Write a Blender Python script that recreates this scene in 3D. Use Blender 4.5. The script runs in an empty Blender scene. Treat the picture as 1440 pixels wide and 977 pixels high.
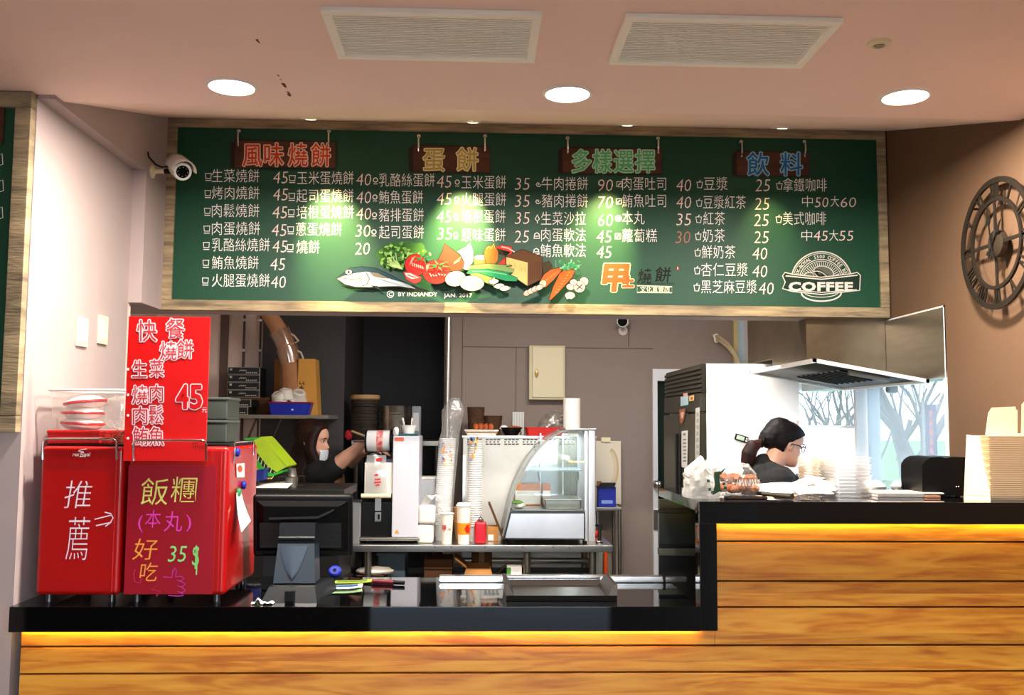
import bpy, bmesh, math, random
from mathutils import Vector, Matrix, noise as mnoise
V = Vector
PI = math.pi
C = bpy.context.scene.collection
SC = bpy.context.scene

# ------------------------------------------------------------------ camera
W, H, F = 1440, 977, 1335.8
EYE = V((0, 0, 1.42))
yaw, pitch, roll = math.radians(2.164), math.radians(4.622), math.radians(.387)
FW = V((math.sin(yaw)*math.cos(pitch), math.cos(yaw)*math.cos(pitch), math.sin(pitch)))
_r = V((math.cos(yaw), -math.sin(yaw), 0)); _u = _r.cross(FW)
RT = math.cos(roll)*_r + math.sin(roll)*_u
UP = -math.sin(roll)*_r + math.cos(roll)*_u
cam = bpy.data.cameras.new('camera'); cam.sensor_width = 36; cam.lens = 36*F/W
cam.clip_start = .05; cam.clip_end = 300
co = bpy.data.objects.new('camera', cam); C.objects.link(co)
mw = Matrix((RT, UP, -FW)).transposed().to_4x4(); mw.translation = EYE
co.matrix_world = mw
SC.camera = co

# ------------------------------------------------------------------ world, exposure
SC.view_settings.view_transform = 'Standard'
SC.view_settings.look = 'None'
SC.view_settings.gamma = 1
SC.view_settings.use_curve_mapping = False
SC.view_settings.exposure = 1.12
wd = bpy.data.worlds.new('daylight'); SC.world = wd; wd.use_nodes = True
bg = wd.node_tree.nodes['Background']
bg.inputs[0].default_value = (.86, .94, 1, 1)
bg.inputs[1].default_value = 5.2
DOWNLIGHT_W = 20.0      # ceiling downlights
SPOT_W = 76.0          # small spots that graze the menu board
KITCHEN_W = 24.0       # unseen fill light added in the kitchen
STRIP_E = 24.0         # warm led strips under the worktops

def ray(x, y):
    return FW + RT*((x-W/2)/F) + UP*((H/2-y)/F)
def PY(x, y, v):
    d = ray(x, y); return EYE + d*(v/d.y)
def PZ(x, y, v):
    d = ray(x, y); return EYE + d*((v-EYE.z)/d.z)
def PX(x, y, v):
    d = ray(x, y); return EYE + d*(v/d.x)

# ------------------------------------------------------------------ materials
def lin(c):
    c = c/255
    return c/12.92 if c <= .04045 else ((c+.055)/1.055)**2.4
def L3(rgb): return tuple(lin(c) for c in rgb)
MATS = {}
def mat(name, rgb, rough=.5, metal=0, var=0, scale=6, bump=0, bscale=40, stretch=None, rgb2=None, emit=None, es=0, spec=.5, trans=0, ior=1.45, coat=0, alpha=1, sub=0):
    if name in MATS: return MATS[name]
    m = bpy.data.materials.new(name); m.use_nodes = True
    nt = m.node_tree; p = nt.nodes['Principled BSDF']
    col = L3(rgb)
    p.inputs['Base Color'].default_value = (*col, 1)
    p.inputs['Roughness'].default_value = rough
    p.inputs['Metallic'].default_value = metal
    p.inputs['Specular IOR Level'].default_value = spec
    p.inputs['Transmission Weight'].default_value = trans
    p.inputs['IOR'].default_value = ior
    p.inputs['Coat Weight'].default_value = coat
    p.inputs['Alpha'].default_value = alpha
    if sub:
        p.inputs['Subsurface Weight'].default_value = sub
        p.inputs['Subsurface Radius'].default_value = (.01, .004, .002)
    if emit:
        p.inputs['Emission Color'].default_value = (*L3(emit), 1)
        p.inputs['Emission Strength'].default_value = es
    if var or rgb2 or bump:
        tc = nt.nodes.new('ShaderNodeTexCoord'); mp = nt.nodes.new('ShaderNodeMapping')
        nt.links.new(tc.outputs['Object'], mp.inputs[0])
        if stretch: mp.inputs['Scale'].default_value = stretch
        if var or rgb2:
            n = nt.nodes.new('ShaderNodeTexNoise'); n.inputs['Scale'].default_value = scale; n.inputs['Detail'].default_value = 6
            n.inputs['Roughness'].default_value = .62
            nt.links.new(mp.outputs[0], n.inputs[0])
            r = nt.nodes.new('ShaderNodeValToRGB')
            a = L3(rgb2) if rgb2 else tuple(c*(1-var) for c in col)
            b = col if rgb2 else tuple(min(1, c*(1+var)) for c in col)
            r.color_ramp.elements[0].color = (*a, 1); r.color_ramp.elements[1].color = (*b, 1)
            r.color_ramp.elements[0].position = .35; r.color_ramp.elements[1].position = .65
            nt.links.new(n.outputs[0], r.inputs[0]); nt.links.new(r.outputs[0], p.inputs['Base Color'])
        if bump:
            n2 = nt.nodes.new('ShaderNodeTexNoise'); n2.inputs['Scale'].default_value = bscale; n2.inputs['Detail'].default_value = 4
            nt.links.new(mp.outputs[0], n2.inputs[0])
            bp = nt.nodes.new('ShaderNodeBump'); bp.inputs['Strength'].default_value = bump; bp.inputs['Distance'].default_value = .01
            nt.links.new(n2.outputs[0], bp.inputs['Height']); nt.links.new(bp.outputs[0], p.inputs['Normal'])
    MATS[name] = m
    return m
def film(name, rgb, t=.75, rough=.12, bump=0, bscale=30, milk=.5, tint=None):
    """thin clear plastic or glass: mostly see-through, some gloss, a little milky scatter"""
    if name in MATS: return MATS[name]
    m = bpy.data.materials.new(name); m.use_nodes = True; nt = m.node_tree
    for n in list(nt.nodes): nt.nodes.remove(n)
    N = nt.nodes.new; out = N('ShaderNodeOutputMaterial')
    tr = N('ShaderNodeBsdfTransparent'); tr.inputs[0].default_value = (*(tint or [min(1, c*.25+.75) for c in L3(rgb)]), 1)
    gl = N('ShaderNodeBsdfGlossy'); gl.inputs['Roughness'].default_value = rough
    df = N('ShaderNodeBsdfDiffuse'); df.inputs[0].default_value = (*L3(rgb), 1)
    tl = N('ShaderNodeBsdfTranslucent'); tl.inputs[0].default_value = (*L3(rgb), 1)
    dm = N('ShaderNodeMixShader'); dm.inputs[0].default_value = .5
    nt.links.new(df.outputs[0], dm.inputs[1]); nt.links.new(tl.outputs[0], dm.inputs[2])
    sm = N('ShaderNodeMixShader'); sm.inputs[0].default_value = milk
    nt.links.new(gl.outputs[0], sm.inputs[1]); nt.links.new(dm.outputs[0], sm.inputs[2])
    fr = N('ShaderNodeLayerWeight'); fr.inputs['Blend'].default_value = .5
    pw = N('ShaderNodeMath'); pw.operation = 'POWER'; pw.inputs[1].default_value = 5; nt.links.new(fr.outputs['Facing'], pw.inputs[0])
    ad = N('ShaderNodeMath'); ad.operation = 'MULTIPLY_ADD'; ad.use_clamp = True; ad.inputs[1].default_value = .55; ad.inputs[2].default_value = 1-t
    nt.links.new(pw.outputs[0], ad.inputs[0])
    mx = N('ShaderNodeMixShader'); nt.links.new(ad.outputs[0], mx.inputs[0])
    nt.links.new(tr.outputs[0], mx.inputs[1]); nt.links.new(sm.outputs[0], mx.inputs[2])
    nt.links.new(mx.outputs[0], out.inputs[0])
    if bump:
        tc = N('ShaderNodeTexCoord'); n2 = N('ShaderNodeTexNoise'); n2.inputs['Scale'].default_value = bscale
        nt.links.new(tc.outputs['Object'], n2.inputs[0])
        bp = N('ShaderNodeBump'); bp.inputs['Strength'].default_value = bump; bp.inputs['Distance'].default_value = .02
        nt.links.new(n2.outputs[0], bp.inputs['Height'])
        for q in (gl, df, fr): nt.links.new(bp.outputs[0], q.inputs['Normal'])
    MATS[name] = m
    return m
def plank_wood(name, c1, c2, c3, zlines):
    m = bpy.data.materials.new(name); m.use_nodes = True; nt = m.node_tree; p = nt.nodes['Principled BSDF']
    N = nt.nodes.new; Lk = nt.links.new
    tc = N('ShaderNodeTexCoord'); sep = N('ShaderNodeSeparateXYZ'); Lk(tc.outputs['Object'], sep.inputs[0])
    # plank index from z gives every board its own grain offset
    acc = None
    for z in zlines:
        g = N('ShaderNodeMath'); g.operation = 'GREATER_THAN'; g.inputs[1].default_value = z; Lk(sep.outputs['Z'], g.inputs[0])
        if acc is None: acc = g
        else:
            a = N('ShaderNodeMath'); a.operation = 'ADD'; Lk(acc.outputs[0], a.inputs[0]); Lk(g.outputs[0], a.inputs[1]); acc = a
    ml = N('ShaderNodeMath'); ml.operation = 'MULTIPLY'; ml.inputs[1].default_value = 7.31; Lk(acc.outputs[0], ml.inputs[0])
    cmb = N('ShaderNodeCombineXYZ')
    sx = N('ShaderNodeMath'); sx.operation = 'MULTIPLY'; sx.inputs[1].default_value = 1.3; Lk(sep.outputs['X'], sx.inputs[0])
    sz = N('ShaderNodeMath'); sz.operation = 'MULTIPLY'; sz.inputs[1].default_value = 13; Lk(sep.outputs['Z'], sz.inputs[0])
    Lk(sx.outputs[0], cmb.inputs[0]); Lk(ml.outputs[0], cmb.inputs[1]); Lk(sz.outputs[0], cmb.inputs[2])
    n = N('ShaderNodeTexNoise'); n.inputs['Scale'].default_value = 1.1; n.inputs['Detail'].default_value = 3; n.inputs['Distortion'].default_value = 1.3
    Lk(cmb.outputs[0], n.inputs[0])
    w = N('ShaderNodeMath'); w.operation = 'MULTIPLY'; w.inputs[1].default_value = 22; Lk(n.outputs[0], w.inputs[0])
    s = N('ShaderNodeMath'); s.operation = 'SINE'; Lk(w.outputs[0], s.inputs[0])
    h = N('ShaderNodeMath'); h.operation = 'MULTIPLY_ADD'; h.inputs[1].default_value = .17; h.inputs[2].default_value = .5; Lk(s.outputs[0], h.inputs[0])
    n3 = N('ShaderNodeTexNoise'); n3.inputs['Scale'].default_value = 4.6; n3.inputs['Detail'].default_value = 8; Lk(cmb.outputs[0], n3.inputs[0])
    ad = N('ShaderNodeMath'); ad.operation = 'ADD'; Lk(h.outputs[0], ad.inputs[0]); Lk(n3.outputs[0], ad.inputs[1])
    ad2 = N('ShaderNodeMath'); ad2.operation = 'MULTIPLY'; ad2.inputs[1].default_value = .5; Lk(ad.outputs[0], ad2.inputs[0])
    r = N('ShaderNodeValToRGB'); e = r.color_ramp.elements
    e[0].position = .33; e[0].color = (*L3(c3), 1); e[1].position = .66; e[1].color = (*L3(c1), 1)
    k = e.new(.5); k.color = (*L3(c2), 1)
    wn = N('ShaderNodeTexWhiteNoise'); wn.noise_dimensions = '1D'; Lk(ml.outputs[0], wn.inputs['W'])
    mv = N('ShaderNodeMath'); mv.operation = 'MULTIPLY_ADD'; mv.inputs[1].default_value = .30; mv.inputs[2].default_value = .82; Lk(wn.outputs['Value'], mv.inputs[0])
    hs = N('ShaderNodeHueSaturation'); Lk(mv.outputs[0], hs.inputs['Value']); Lk(r.outputs[0], hs.inputs['Color'])
    Lk(ad2.outputs[0], r.inputs[0]); Lk(hs.outputs[0], p.inputs['Base Color'])
    p.inputs['Roughness'].default_value = .42
    MATS[name] = m
    return m

# ------------------------------------------------------------------ mesh builder
class MB:
    def __init__(s): s.v = []; s.f = []; s.m = []; s.bev = False
    def _add(s, vs, fs, mi=0):
        b = len(s.v); s.v += [V(p) for p in vs]
        for f in fs: s.f.append([b+i for i in f]); s.m.append(mi)
        return s
    def bm(s, bm, mi=0, mt=None):
        bm.verts.index_update()
        vs = [(mt @ x.co if mt else x.co.copy()) for x in bm.verts]
        s._add(vs, [[x.index for x in f.verts] for f in bm.faces], mi); bm.free(); return s
    def rbox(s, c, size, rot=None, bev=0, mi=0, seg=2):
        b = bmesh.new(); bmesh.ops.create_cube(b, size=1)
        for x in b.verts: x.co = V((x.co.x*size[0], x.co.y*size[1], x.co.z*size[2]))
        if bev: s.bev = True; bmesh.ops.bevel(b, geom=b.edges[:], offset=bev, segments=seg, affect='EDGES', profile=.5)
        mt = Matrix.Translation(V(c))
        if rot is not None: mt = mt @ (rot.to_4x4() if not isinstance(rot, tuple) else Matrix.Rotation(rot[2], 4, 'Z') @ Matrix.Rotation(rot[1], 4, 'Y') @ Matrix.Rotation(rot[0], 4, 'X'))
        return s.bm(b, mi, mt)
    def box(s, x0, x1, y0, y1, z0, z1, bev=0, mi=0, seg=2):
        return s.rbox(((x0+x1)/2, (y0+y1)/2, (z0+z1)/2), (abs(x1-x0), abs(y1-y0), abs(z1-z0)), None, bev, mi, seg)
    def tube(s, pts, rad, n=10, mi=0, caps=True, closed=False, flat=1.0):
        pts = [V(p) for p in pts]; k = len(pts)
        rs = rad if isinstance(rad, (list, tuple)) else [rad]*k
        vs = []; t0 = None; nrm = None
        for i, p in enumerate(pts):
            a = pts[i-1] if (i or closed) else p; b = pts[(i+1) % k] if (i < k-1 or closed) else p
            t = (b-a).normalized()
            if nrm is None:
                nrm = t.orthogonal().normalized() if abs(t.z) > .9 else t.cross(V((0, 0, 1))).normalized()
            nrm = (nrm - t*nrm.dot(t)).normalized(); bn = t.cross(nrm)
            for j in range(n):
                a_ = 2*PI*j/n; vs.append(p + nrm*(math.cos(a_)*rs[i]) + bn*(math.sin(a_)*rs[i]*flat))
        fs = []
        for i in range(k if closed else k-1):
            for j in range(n):
                i2 = (i+1) % k
                fs.append([i*n+j, i*n+(j+1) % n, i2*n+(j+1) % n, i2*n+j])
        if caps and not closed: fs += [list(range(n))[::-1], list(range((k-1)*n, k*n))]
        return s._add(vs, fs, mi)
    def cyl(s, p0, p1, r0, r1=None, n=24, mi=0, caps=True):
        return s.tube([p0, p1], [r0, r0 if r1 is None else r1], n, mi, caps)
    def lathe(s, prof, c=(0, 0, 0), n=28, mi=0, rot=None, sx=1, sy=1):
        vs = []; c = V(c); k = len(prof)
        for r, z in prof:
            for j in range(n):
                a = 2*PI*j/n; p = V((math.cos(a)*r*sx, math.sin(a)*r*sy, z))
                vs.append((rot @ p if rot is not None else p)+c)
        fs = []
        for i in range(k-1):
            for j in range(n): fs.append([i*n+j, i*n+(j+1) % n, (i+1)*n+(j+1) % n, (i+1)*n+j])
        if prof[0][0] > 1e-6: fs.append(list(range(n))[::-1])
        if prof[-1][0] > 1e-6: fs.append(list(range((k-1)*n, k*n)))
        return s._add(vs, fs, mi)
    def ell(s, c, r, mi=0, rot=None, n=16, amp=0, freq=6, seed=0, flatb=None):
        b = bmesh.new(); bmesh.ops.create_uvsphere(b, u_segments=n, v_segments=max(6, n//2), radius=1)
        for x in b.verts:
            d = x.co.copy()
            if amp: d *= 1+amp*mnoise.noise(d*freq+V((seed*3.1, seed*1.7, seed)))
            x.co = V((d.x*r[0], d.y*r[1], d.z*r[2]))
            if flatb is not None: x.co.z = max(x.co.z, flatb)
        mt = Matrix.Translation(V(c))
        if rot is not None: mt = mt @ rot.to_4x4()
        return s.bm(b, mi, mt)
    def prism(s, poly, fn, d0, d1, mi=0):
        n = len(poly); vs = [fn(x, y, d0) for x, y in poly]+[fn(x, y, d1) for x, y in poly]
        fs = [list(range(n)), list(range(n, 2*n))[::-1]]+[[i, i+n, (i+1) % n+n, (i+1) % n] for i in range(n)]
        return s._add(vs, fs, mi)
    def poly(s, pts, mi=0): return s._add(pts, [list(range(len(pts)))], mi)
    def grid(s, fn, nu, nv, mi=0):
        vs = [fn(i/nu, j/nv) for j in range(nv+1) for i in range(nu+1)]
        fs = [[j*(nu+1)+i, j*(nu+1)+i+1, (j+1)*(nu+1)+i+1, (j+1)*(nu+1)+i] for j in range(nv) for i in range(nu)]
        return s._add(vs, fs, mi)
    def ribbon(s, pts, w, fn, lift=0, mi=0, closed=False):
        k = len(pts); q = [V(p) for p in pts]; vs = []
        for i in range(k):
            a = q[i-1] if (i or closed) else q[i]; b = q[(i+1) % k] if (i < k-1 or closed) else q[i]
            t = (b-a).normalized() if (b-a).length > 1e-9 else V((1, 0)); nn = V((-t.y, t.x))*w/2
            vs += [fn(q[i].x+nn.x, q[i].y+nn.y, lift), fn(q[i].x-nn.x, q[i].y-nn.y, lift)]
        fs = [[2*i, 2*i+1, (2*i+3) % (2*k), (2*i+2) % (2*k)] for i in range(k if closed else k-1)]
        return s._add(vs, fs, mi)
    def text(s, body, fn, x, y, h, lift=0, mi=0, off=0, w=None, shear=0, rot=0, align='L', sp=1):
        """fn(px, py, lift) -> world; x,y = left middle; h = character height; all in the units of fn"""
        vs, fs, (x0, x1) = glyphs(body, off, shear, sp)
        k = h/.92; kx = k if w is None else w/max(1e-6, x1-x0)
        ox = -x0*kx if align == 'L' else -(x0+x1)/2*kx
        cr, sr = math.cos(rot), math.sin(rot); out = []
        mid = .36 if all(ord(ch) < 0x2000 for ch in body) else .38
        for a, b in vs:
            px = a*kx+ox; py = -(b-mid)*k
            out.append(fn(x+px*cr-py*sr, y+px*sr+py*cr, lift))
        return s._add(out, fs, mi)
    def fat(s, body, fn, x, y, h, r, lift=0, mi=0, off=0, w=None, align='L', shear=0, n=10):
        for i in range(n):
            a = 2*PI*i/n; s.text(body, fn, x+math.cos(a)*r, y+math.sin(a)*r, h, lift+i*.00002, mi, off, w, shear, align=align)
        return s
    def build(s, name, mats, parent=None, base=None, angle=38, smooth=True):
        if not isinstance(mats, (list, tuple)): mats = [mats]
        off = V(LOC[parent.name]) if parent else V(base or (0, 0, 0))
        me = bpy.data.meshes.new(name); me.from_pydata([tuple(p-off) for p in s.v], [], s.f)
        for m in mats: me.materials.append(m)
        if len(mats) > 1: me.polygons.foreach_set('material_index', s.m)
        b = bmesh.new(); b.from_mesh(me); bmesh.ops.recalc_face_normals(b, faces=b.faces[:]); b.to_mesh(me); b.free()
        if smooth:
            me.polygons.foreach_set('use_smooth', [True]*len(me.polygons))
            me.set_sharp_from_angle(angle=math.radians(angle))
        o = bpy.data.objects.new(name, me); C.objects.link(o)
        if s.bev:
            wn = o.modifiers.new('face_weighted_normals', 'WEIGHTED_NORMAL'); wn.keep_sharp = True
        if parent: o.parent = parent
        else: o.location = off
        LOC[o.name] = tuple(off)
        return o
LOC = {}
_fc = bpy.data.curves.new('lettering_source', 'FONT'); _fo = bpy.data.objects.new('lettering_source', _fc)
_gc = {}
def glyphs(body, off, shear, sp):
    key = (body, off, shear, sp)
    if key in _gc: return _gc[key]
    if _fo.name not in C.objects: C.objects.link(_fo)
    _fc.body = body; _fc.offset = off; _fc.shear = shear; _fc.resolution_u = 2; _fc.space_character = sp
    dg = bpy.context.evaluated_depsgraph_get()
    me = bpy.data.meshes.new_from_object(_fo.evaluated_get(dg))
    vs = [(p.co.x, p.co.y) for p in me.vertices]; fs = [list(p.vertices) for p in me.polygons]
    bpy.data.meshes.remove(me)
    r = (vs, fs, (min(a for a, b in vs), max(a for a, b in vs))); _gc[key] = r
    return r
def tag(o, label, cat, group=None):
    o['label'] = label; o['category'] = cat
    if group: o['group'] = group
    return o
def thing(name, label, cat, loc, group=None):
    o = bpy.data.objects.new(name, None); C.objects.link(o); o.location = loc; o.empty_display_size = .05
    LOC[o.name] = tuple(loc); return tag(o, label, cat, group)
def struct(name, mb, m, **k):
    o = mb.build(name, m, **k); o['kind'] = 'structure'; return o
def dup(root, loc=None, label=None, rotz=None):
    r = root.copy(); C.objects.link(r)
    if loc is not None: r.location = loc
    if rotz is not None: r.rotation_euler.z = rotz
    if label: r['label'] = label
    LOC[r.name] = tuple(r.location)
    for ch in root.children:
        c = ch.copy(); C.objects.link(c); c.parent = r
        for g in ch.children:
            d = g.copy(); C.objects.link(d); d.parent = c
    return r
def arc(c, r, a0, a1, n, fn=None):
    return [(c[0]+r*math.cos(a0+(a1-a0)*i/n), c[1]+r*math.sin(a0+(a1-a0)*i/n)) for i in range(n+1)]
def rrect(x0, y0, x1, y1, r, n=4):
    return arc((x1-r, y1-r), r, 0, PI/2, n)+arc((x0+r, y1-r), r, PI/2, PI, n)+arc((x0+r, y0+r), r, PI, 1.5*PI, n)+arc((x1-r, y0+r), r, 1.5*PI, 2*PI, n)
def lamp(name, kind, loc, energy, color, parent=None, rot=None, **k):
    l = bpy.data.lights.new(name, kind); l.energy = energy; l.color = color
    for a, b in k.items(): setattr(l, a, b)
    o = bpy.data.objects.new(name, l); C.objects.link(o)
    if parent: o.parent = parent; o.location = V(loc)-V(LOC[parent.name])
    else: o.location = loc
    if rot is not None: o.rotation_euler = rot
    return o

# ------------------------------------------------------------------ shared materials
white_paint = mat('white_paint', (176, 160, 157), .75, var=.04, scale=2, bump=.05, bscale=60)
ceil_paint = mat('ceiling_paint', (250, 220, 206), .7, var=.03, scale=1.6, bump=.06, bscale=8)
brown_paint = mat('brown_paint', (104, 78, 56), .7, var=.05, scale=1.5, bump=.05, bscale=50)
taupe_paint = mat('taupe_paint', (138, 123, 114), .6, var=.05, scale=1.2, bump=.04, bscale=30)
dark_paint = mat('dark_paint', (62, 60, 60), .6, var=.1, scale=1.5)
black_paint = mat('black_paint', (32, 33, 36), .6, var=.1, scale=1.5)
floor_tile = mat('floor_tile', (120, 112, 104), .35, var=.08, scale=3)
granite = mat('black_granite', (7, 7, 8), .035, spec=.7, rgb2=(3, 3, 4), scale=260)
steel = mat('brushed_steel', (190, 188, 184), .28, 1, var=.08, scale=5, stretch=(1, 1, 12), bump=.03, bscale=20)
steel_dull = mat('dull_steel', (150, 146, 138), .38, 1, var=.18, scale=4)
chrome = mat('chrome', (225, 225, 225), .1, 1)
dark_steel = mat('dark_steel', (74, 74, 72), .4, 1, var=.15, scale=4)
black_plastic = mat('black_plastic', (6, 6, 7), .45, var=.1, scale=20, spec=.25)
white_plastic = mat('white_plastic', (232, 228, 216), .45)
cream_plastic = mat('cream_plastic', (236, 222, 184), .5)
paper = mat('white_paper', (238, 234, 228), .8, var=.03, scale=12)
red_box = mat('red_enamel', (176, 9, 9), .3, coat=.3)
crimson = mat('crimson_board', (160, 10, 34), .35)
red_sign = mat('red_acrylic', (214, 14, 14), .35)
red_plastic = mat('red_plastic', (196, 20, 18), .4)
blue_plastic = mat('blue_plastic', (18, 36, 150), .4)
green_plastic = mat('green_plastic', (36, 150, 40), .45)
lime_plastic = mat('lime_plastic', (150, 178, 24), .5, var=.1, scale=8)
cardboard = mat('cardboard', (178, 122, 62), .8, var=.08, scale=7)
cardboard_dark = mat('brown_cardboard', (96, 62, 34), .85, var=.1, scale=7)
skin = mat('skin', (226, 172, 146), .5, var=.03, scale=20, sub=.15)
hair_dark = mat('dark_hair', (16, 10, 9), .6, spec=.25, var=.35, scale=30, stretch=(1, 1, .08))
hair_red = mat('auburn_hair', (40, 18, 11), .58, spec=.25, var=.7, scale=26, stretch=(1, 1, .08))
black_cloth = mat('black_cloth', (13, 13, 14), .9, bump=.2, bscale=14)
chalk = mat('white_chalk', (255, 250, 244), .85)
glass = film('clear_glass', (225, 240, 238), .9, .02, milk=.15)
poly = film('clear_plastic', (240, 240, 238), .88, .15, bump=.6, bscale=26, milk=.6)
tubplastic = film('tub_plastic', (238, 236, 232), .80, .12, milk=.6)
cupplastic = film('cup_plastic', (240, 238, 234), .35, .2, milk=.8)
# ================================================================== SETTING
Y0, YB, XW, XA, XB = 2.767, 3.815, 1.704, -1.307, -1.257
ZC = 2.385
FLOOR = -.15
b = MB(); b.box(-5, 1.704, -1.5, 7.3, FLOOR-.1, FLOOR); b.box(1.704, 3.6, -1.5, -.2, FLOOR-.1, FLOOR)
struct('floor', b, floor_tile)
b = MB(); b.box(-30, 30, -30, -1.5, FLOOR-.14, FLOOR-.05); b.box(3.6, 30, -1.5, -.2, FLOOR-.14, FLOOR-.05)
struct('ground_front', b, mat('asphalt', (34, 46, 60), .8, var=.2, scale=.8))
b = MB(); b.box(1.87, 40, -.2, 40, FLOOR-.5, FLOOR-.35)
struct('ground_outside', b, mat('pale_paving', (176, 180, 178), .8, var=.15, scale=.6))
b = MB(); b.box(-3.2, 3.6, -1.5, 2.86, ZC, ZC+.12)
# sloping soffit behind the ceiling edge
b._add([(-3.2, 2.86, ZC), (1.9, 2.86, ZC), (1.9, 3.85, 2.66), (-3.2, 3.85, 2.66), (-3.2, 2.86, ZC+.12), (1.9, 2.86, ZC+.12), (1.9, 3.85, 2.78), (-3.2, 3.85, 2.78)],
       [[0, 1, 2, 3], [7, 6, 5, 4], [0, 4, 5, 1], [2, 6, 7, 3], [0, 3, 7, 4], [1, 5, 6, 2]])
struct('ceiling', b, ceil_paint)
b = MB()   # wall to the left: face towards the room, recessed side wall, beam and pillar round the recess
b.box(-3.2, XA, 2.80, 3.59, FLOOR, 2.385)
b.box(-1.6, XB, 2.80, 3.59, 2.372, 2.80)
b.box(-1.6, XB, 3.59, 3.85, 1.866, 2.80)
b.box(-3.3, -3.2, -1.5, 3.59, FLOOR, 2.5)
struct('wall_left', b, white_paint, smooth=False)
b = MB()
pr = [(-.2, FLOOR), (3.372, FLOOR), (3.372, 1.863), (4.0, 1.863), (4.0, 2.8), (2.7, 2.8), (2.7, 2.38), (-.2, 2.38)]
b.prism(pr, lambda y, z, l: V((XW+l, y, z)), 0, .16)
struct('wall_right', b, brown_paint, smooth=False)
b = MB(); b.box(XB-.35, XW+.1, 3.85, 3.97, 1.866, 2.80)
struct('wall_bulkhead', b, white_paint)
b = MB()   # shop front behind the viewer, open to daylight
b.box(-3.3, -.75, -1.62, -1.5, FLOOR, 2.5); b.box(-.75, 3.6, -1.62, -1.5, 2.15, 2.5); b.box(1.0, 2.2, -1.62, -1.5, FLOOR, 2.15)
struct('wall_front', b, mat('front_paint', (60, 56, 54), .6))
# kitchen shell
b = MB()
b.box(-2.1, 1.9, 6.0, 6.12, FLOOR, 2.6) if False else None
xl, xr = PY(487, 500, 6.0).x, PY(625, 500, 6.0).x
xd0, xd1 = PY(917, 600, 6).x, 1.52
zd = PY(918, 519, 6).z
b.box(xr, xd0, 6.0, 6.12, FLOOR, 2.6)
b.box(xd0, xd1, 6.0, 6.12, zd, 2.6); b.box(xd1, 1.9, 6.0, 6.12, FLOOR, 2.6)
struct('wall_back', b, taupe_paint)
b = MB(); x0 = PY(372, 500, 6.0).x
b.box(x0, xl, 5.94, 6.12, FLOOR, 2.6)
b.box(xl-.02, xl, 6.0, 6.9, FLOOR, 2.6); b.box(xr, xr+.02, 6.12, 6.9, FLOOR, 2.6)
struct('wall_partition', b, dark_paint)
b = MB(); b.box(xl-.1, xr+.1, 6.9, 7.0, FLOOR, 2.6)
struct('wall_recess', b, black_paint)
b = MB(); b.box(-2.1, x0, 6.0, 6.12, FLOOR, 2.6); b.box(-2.1, -2.0, 3.59, 6.0, FLOOR, 2.6)
b.box(-2.1, XA, 3.59, 3.62, FLOOR, 2.6)
struct('wall_kitchen_left', b, mat('kitchen_paint', (236, 214, 200), .7, var=.06, scale=2))
b = MB(); b.box(-2.1, 1.9, 3.97, 7.0, 2.5, 2.6)
struct('ceiling_kitchen', b, taupe_paint)
b = MB()
b.box(XW, XW+.12, 3.372, 6.12, FLOOR, 1.10); b.box(XW, XW+.12, 5.5, 6.12, 1.10, 2.6); b.box(XW, XW+.12, 3.97, 5.5, 1.62, 2.6)
struct('wall_kitchen_right', b, mat('kitchen_white', (224, 220, 214), .5))
# dark strip and pipes on the pale wall at the far left
for i, (a, c_, m, y) in enumerate([(309, 320, brown_paint, 5.985)]):
    b = MB(); p, q = PY(a, 500, y), PY(c_, 500, y); b.box(p.x, q.x, y, 6.0, .2, 2.5)
    struct('trim_1', b, mat('brown_strip', (104, 84, 76), .6))
# thin panel joints on the back wall
b = MB(); g = .004
for (xa, ya, xb, yb) in [(651, 430, 651, 640), (651, 488, 918, 490), (726, 488, 726, 590), (1002-118, 430, 1002-118, 488)]:
    p, q = PY(xa, ya, 5.997), PY(xb, yb, 5.997)
    if abs(p.x-q.x) < .05: b.box(p.x-g/2, p.x+g/2, 5.996, 6.001, q.z, p.z)
    else: b.box(p.x, q.x, 5.996, 6.001, q.z-g/2, q.z+g/2)
struct('trim_2', b, mat('joint', (92, 80, 76), .7))
# door frame and dark door in the back wall
b = MB(); jw = .03
b.box(xd0, xd0+jw, 5.97, 6.12, FLOOR, zd-.075); b.box(xd0, xd1, 5.97, 6.12, zd-.075, zd)
struct('trim_3', b, mat('door_frame_paint', (222, 224, 228), .4))
d = struct('door_1', MB().box(xd0+jw, xd1, 6.04, 6.1, FLOOR, zd-.075), mat('dark_green_door', (16, 34, 28), .25))
b = MB(); q = PY(921, 676, 5.96); b.ell((xd0+.02, 5.94, q.z-.02), (.03, .03, .03)); b.cyl((xd0+.02, 5.94, q.z-.02), (xd0+.02, 6.0, q.z-.02), .012)
b.box(xd0+.0, xd0+.035, 5.955, 5.97, q.z-.3, q.z-.18)
b.build('door_knob', chrome, d)
# pale window frame strip right of the conduit
b = MB(); p, q = PY(1036, 430, 5.985), PY(1056, 515, 5.985)
b.box(p.x, q.x, 5.97, 5.999, q.z-.2, 2.45)
struct('window_3', b, mat('pale_glazing', (176, 196, 210), .25))
b = MB(); p2 = PY(1030, 430, 5.985); b.box(p2.x, p.x, 5.96, 5.999, q.z-.2, 2.45)
struct('trim_4', b, mat('yellowed_frame', (196, 180, 130), .5))
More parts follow.
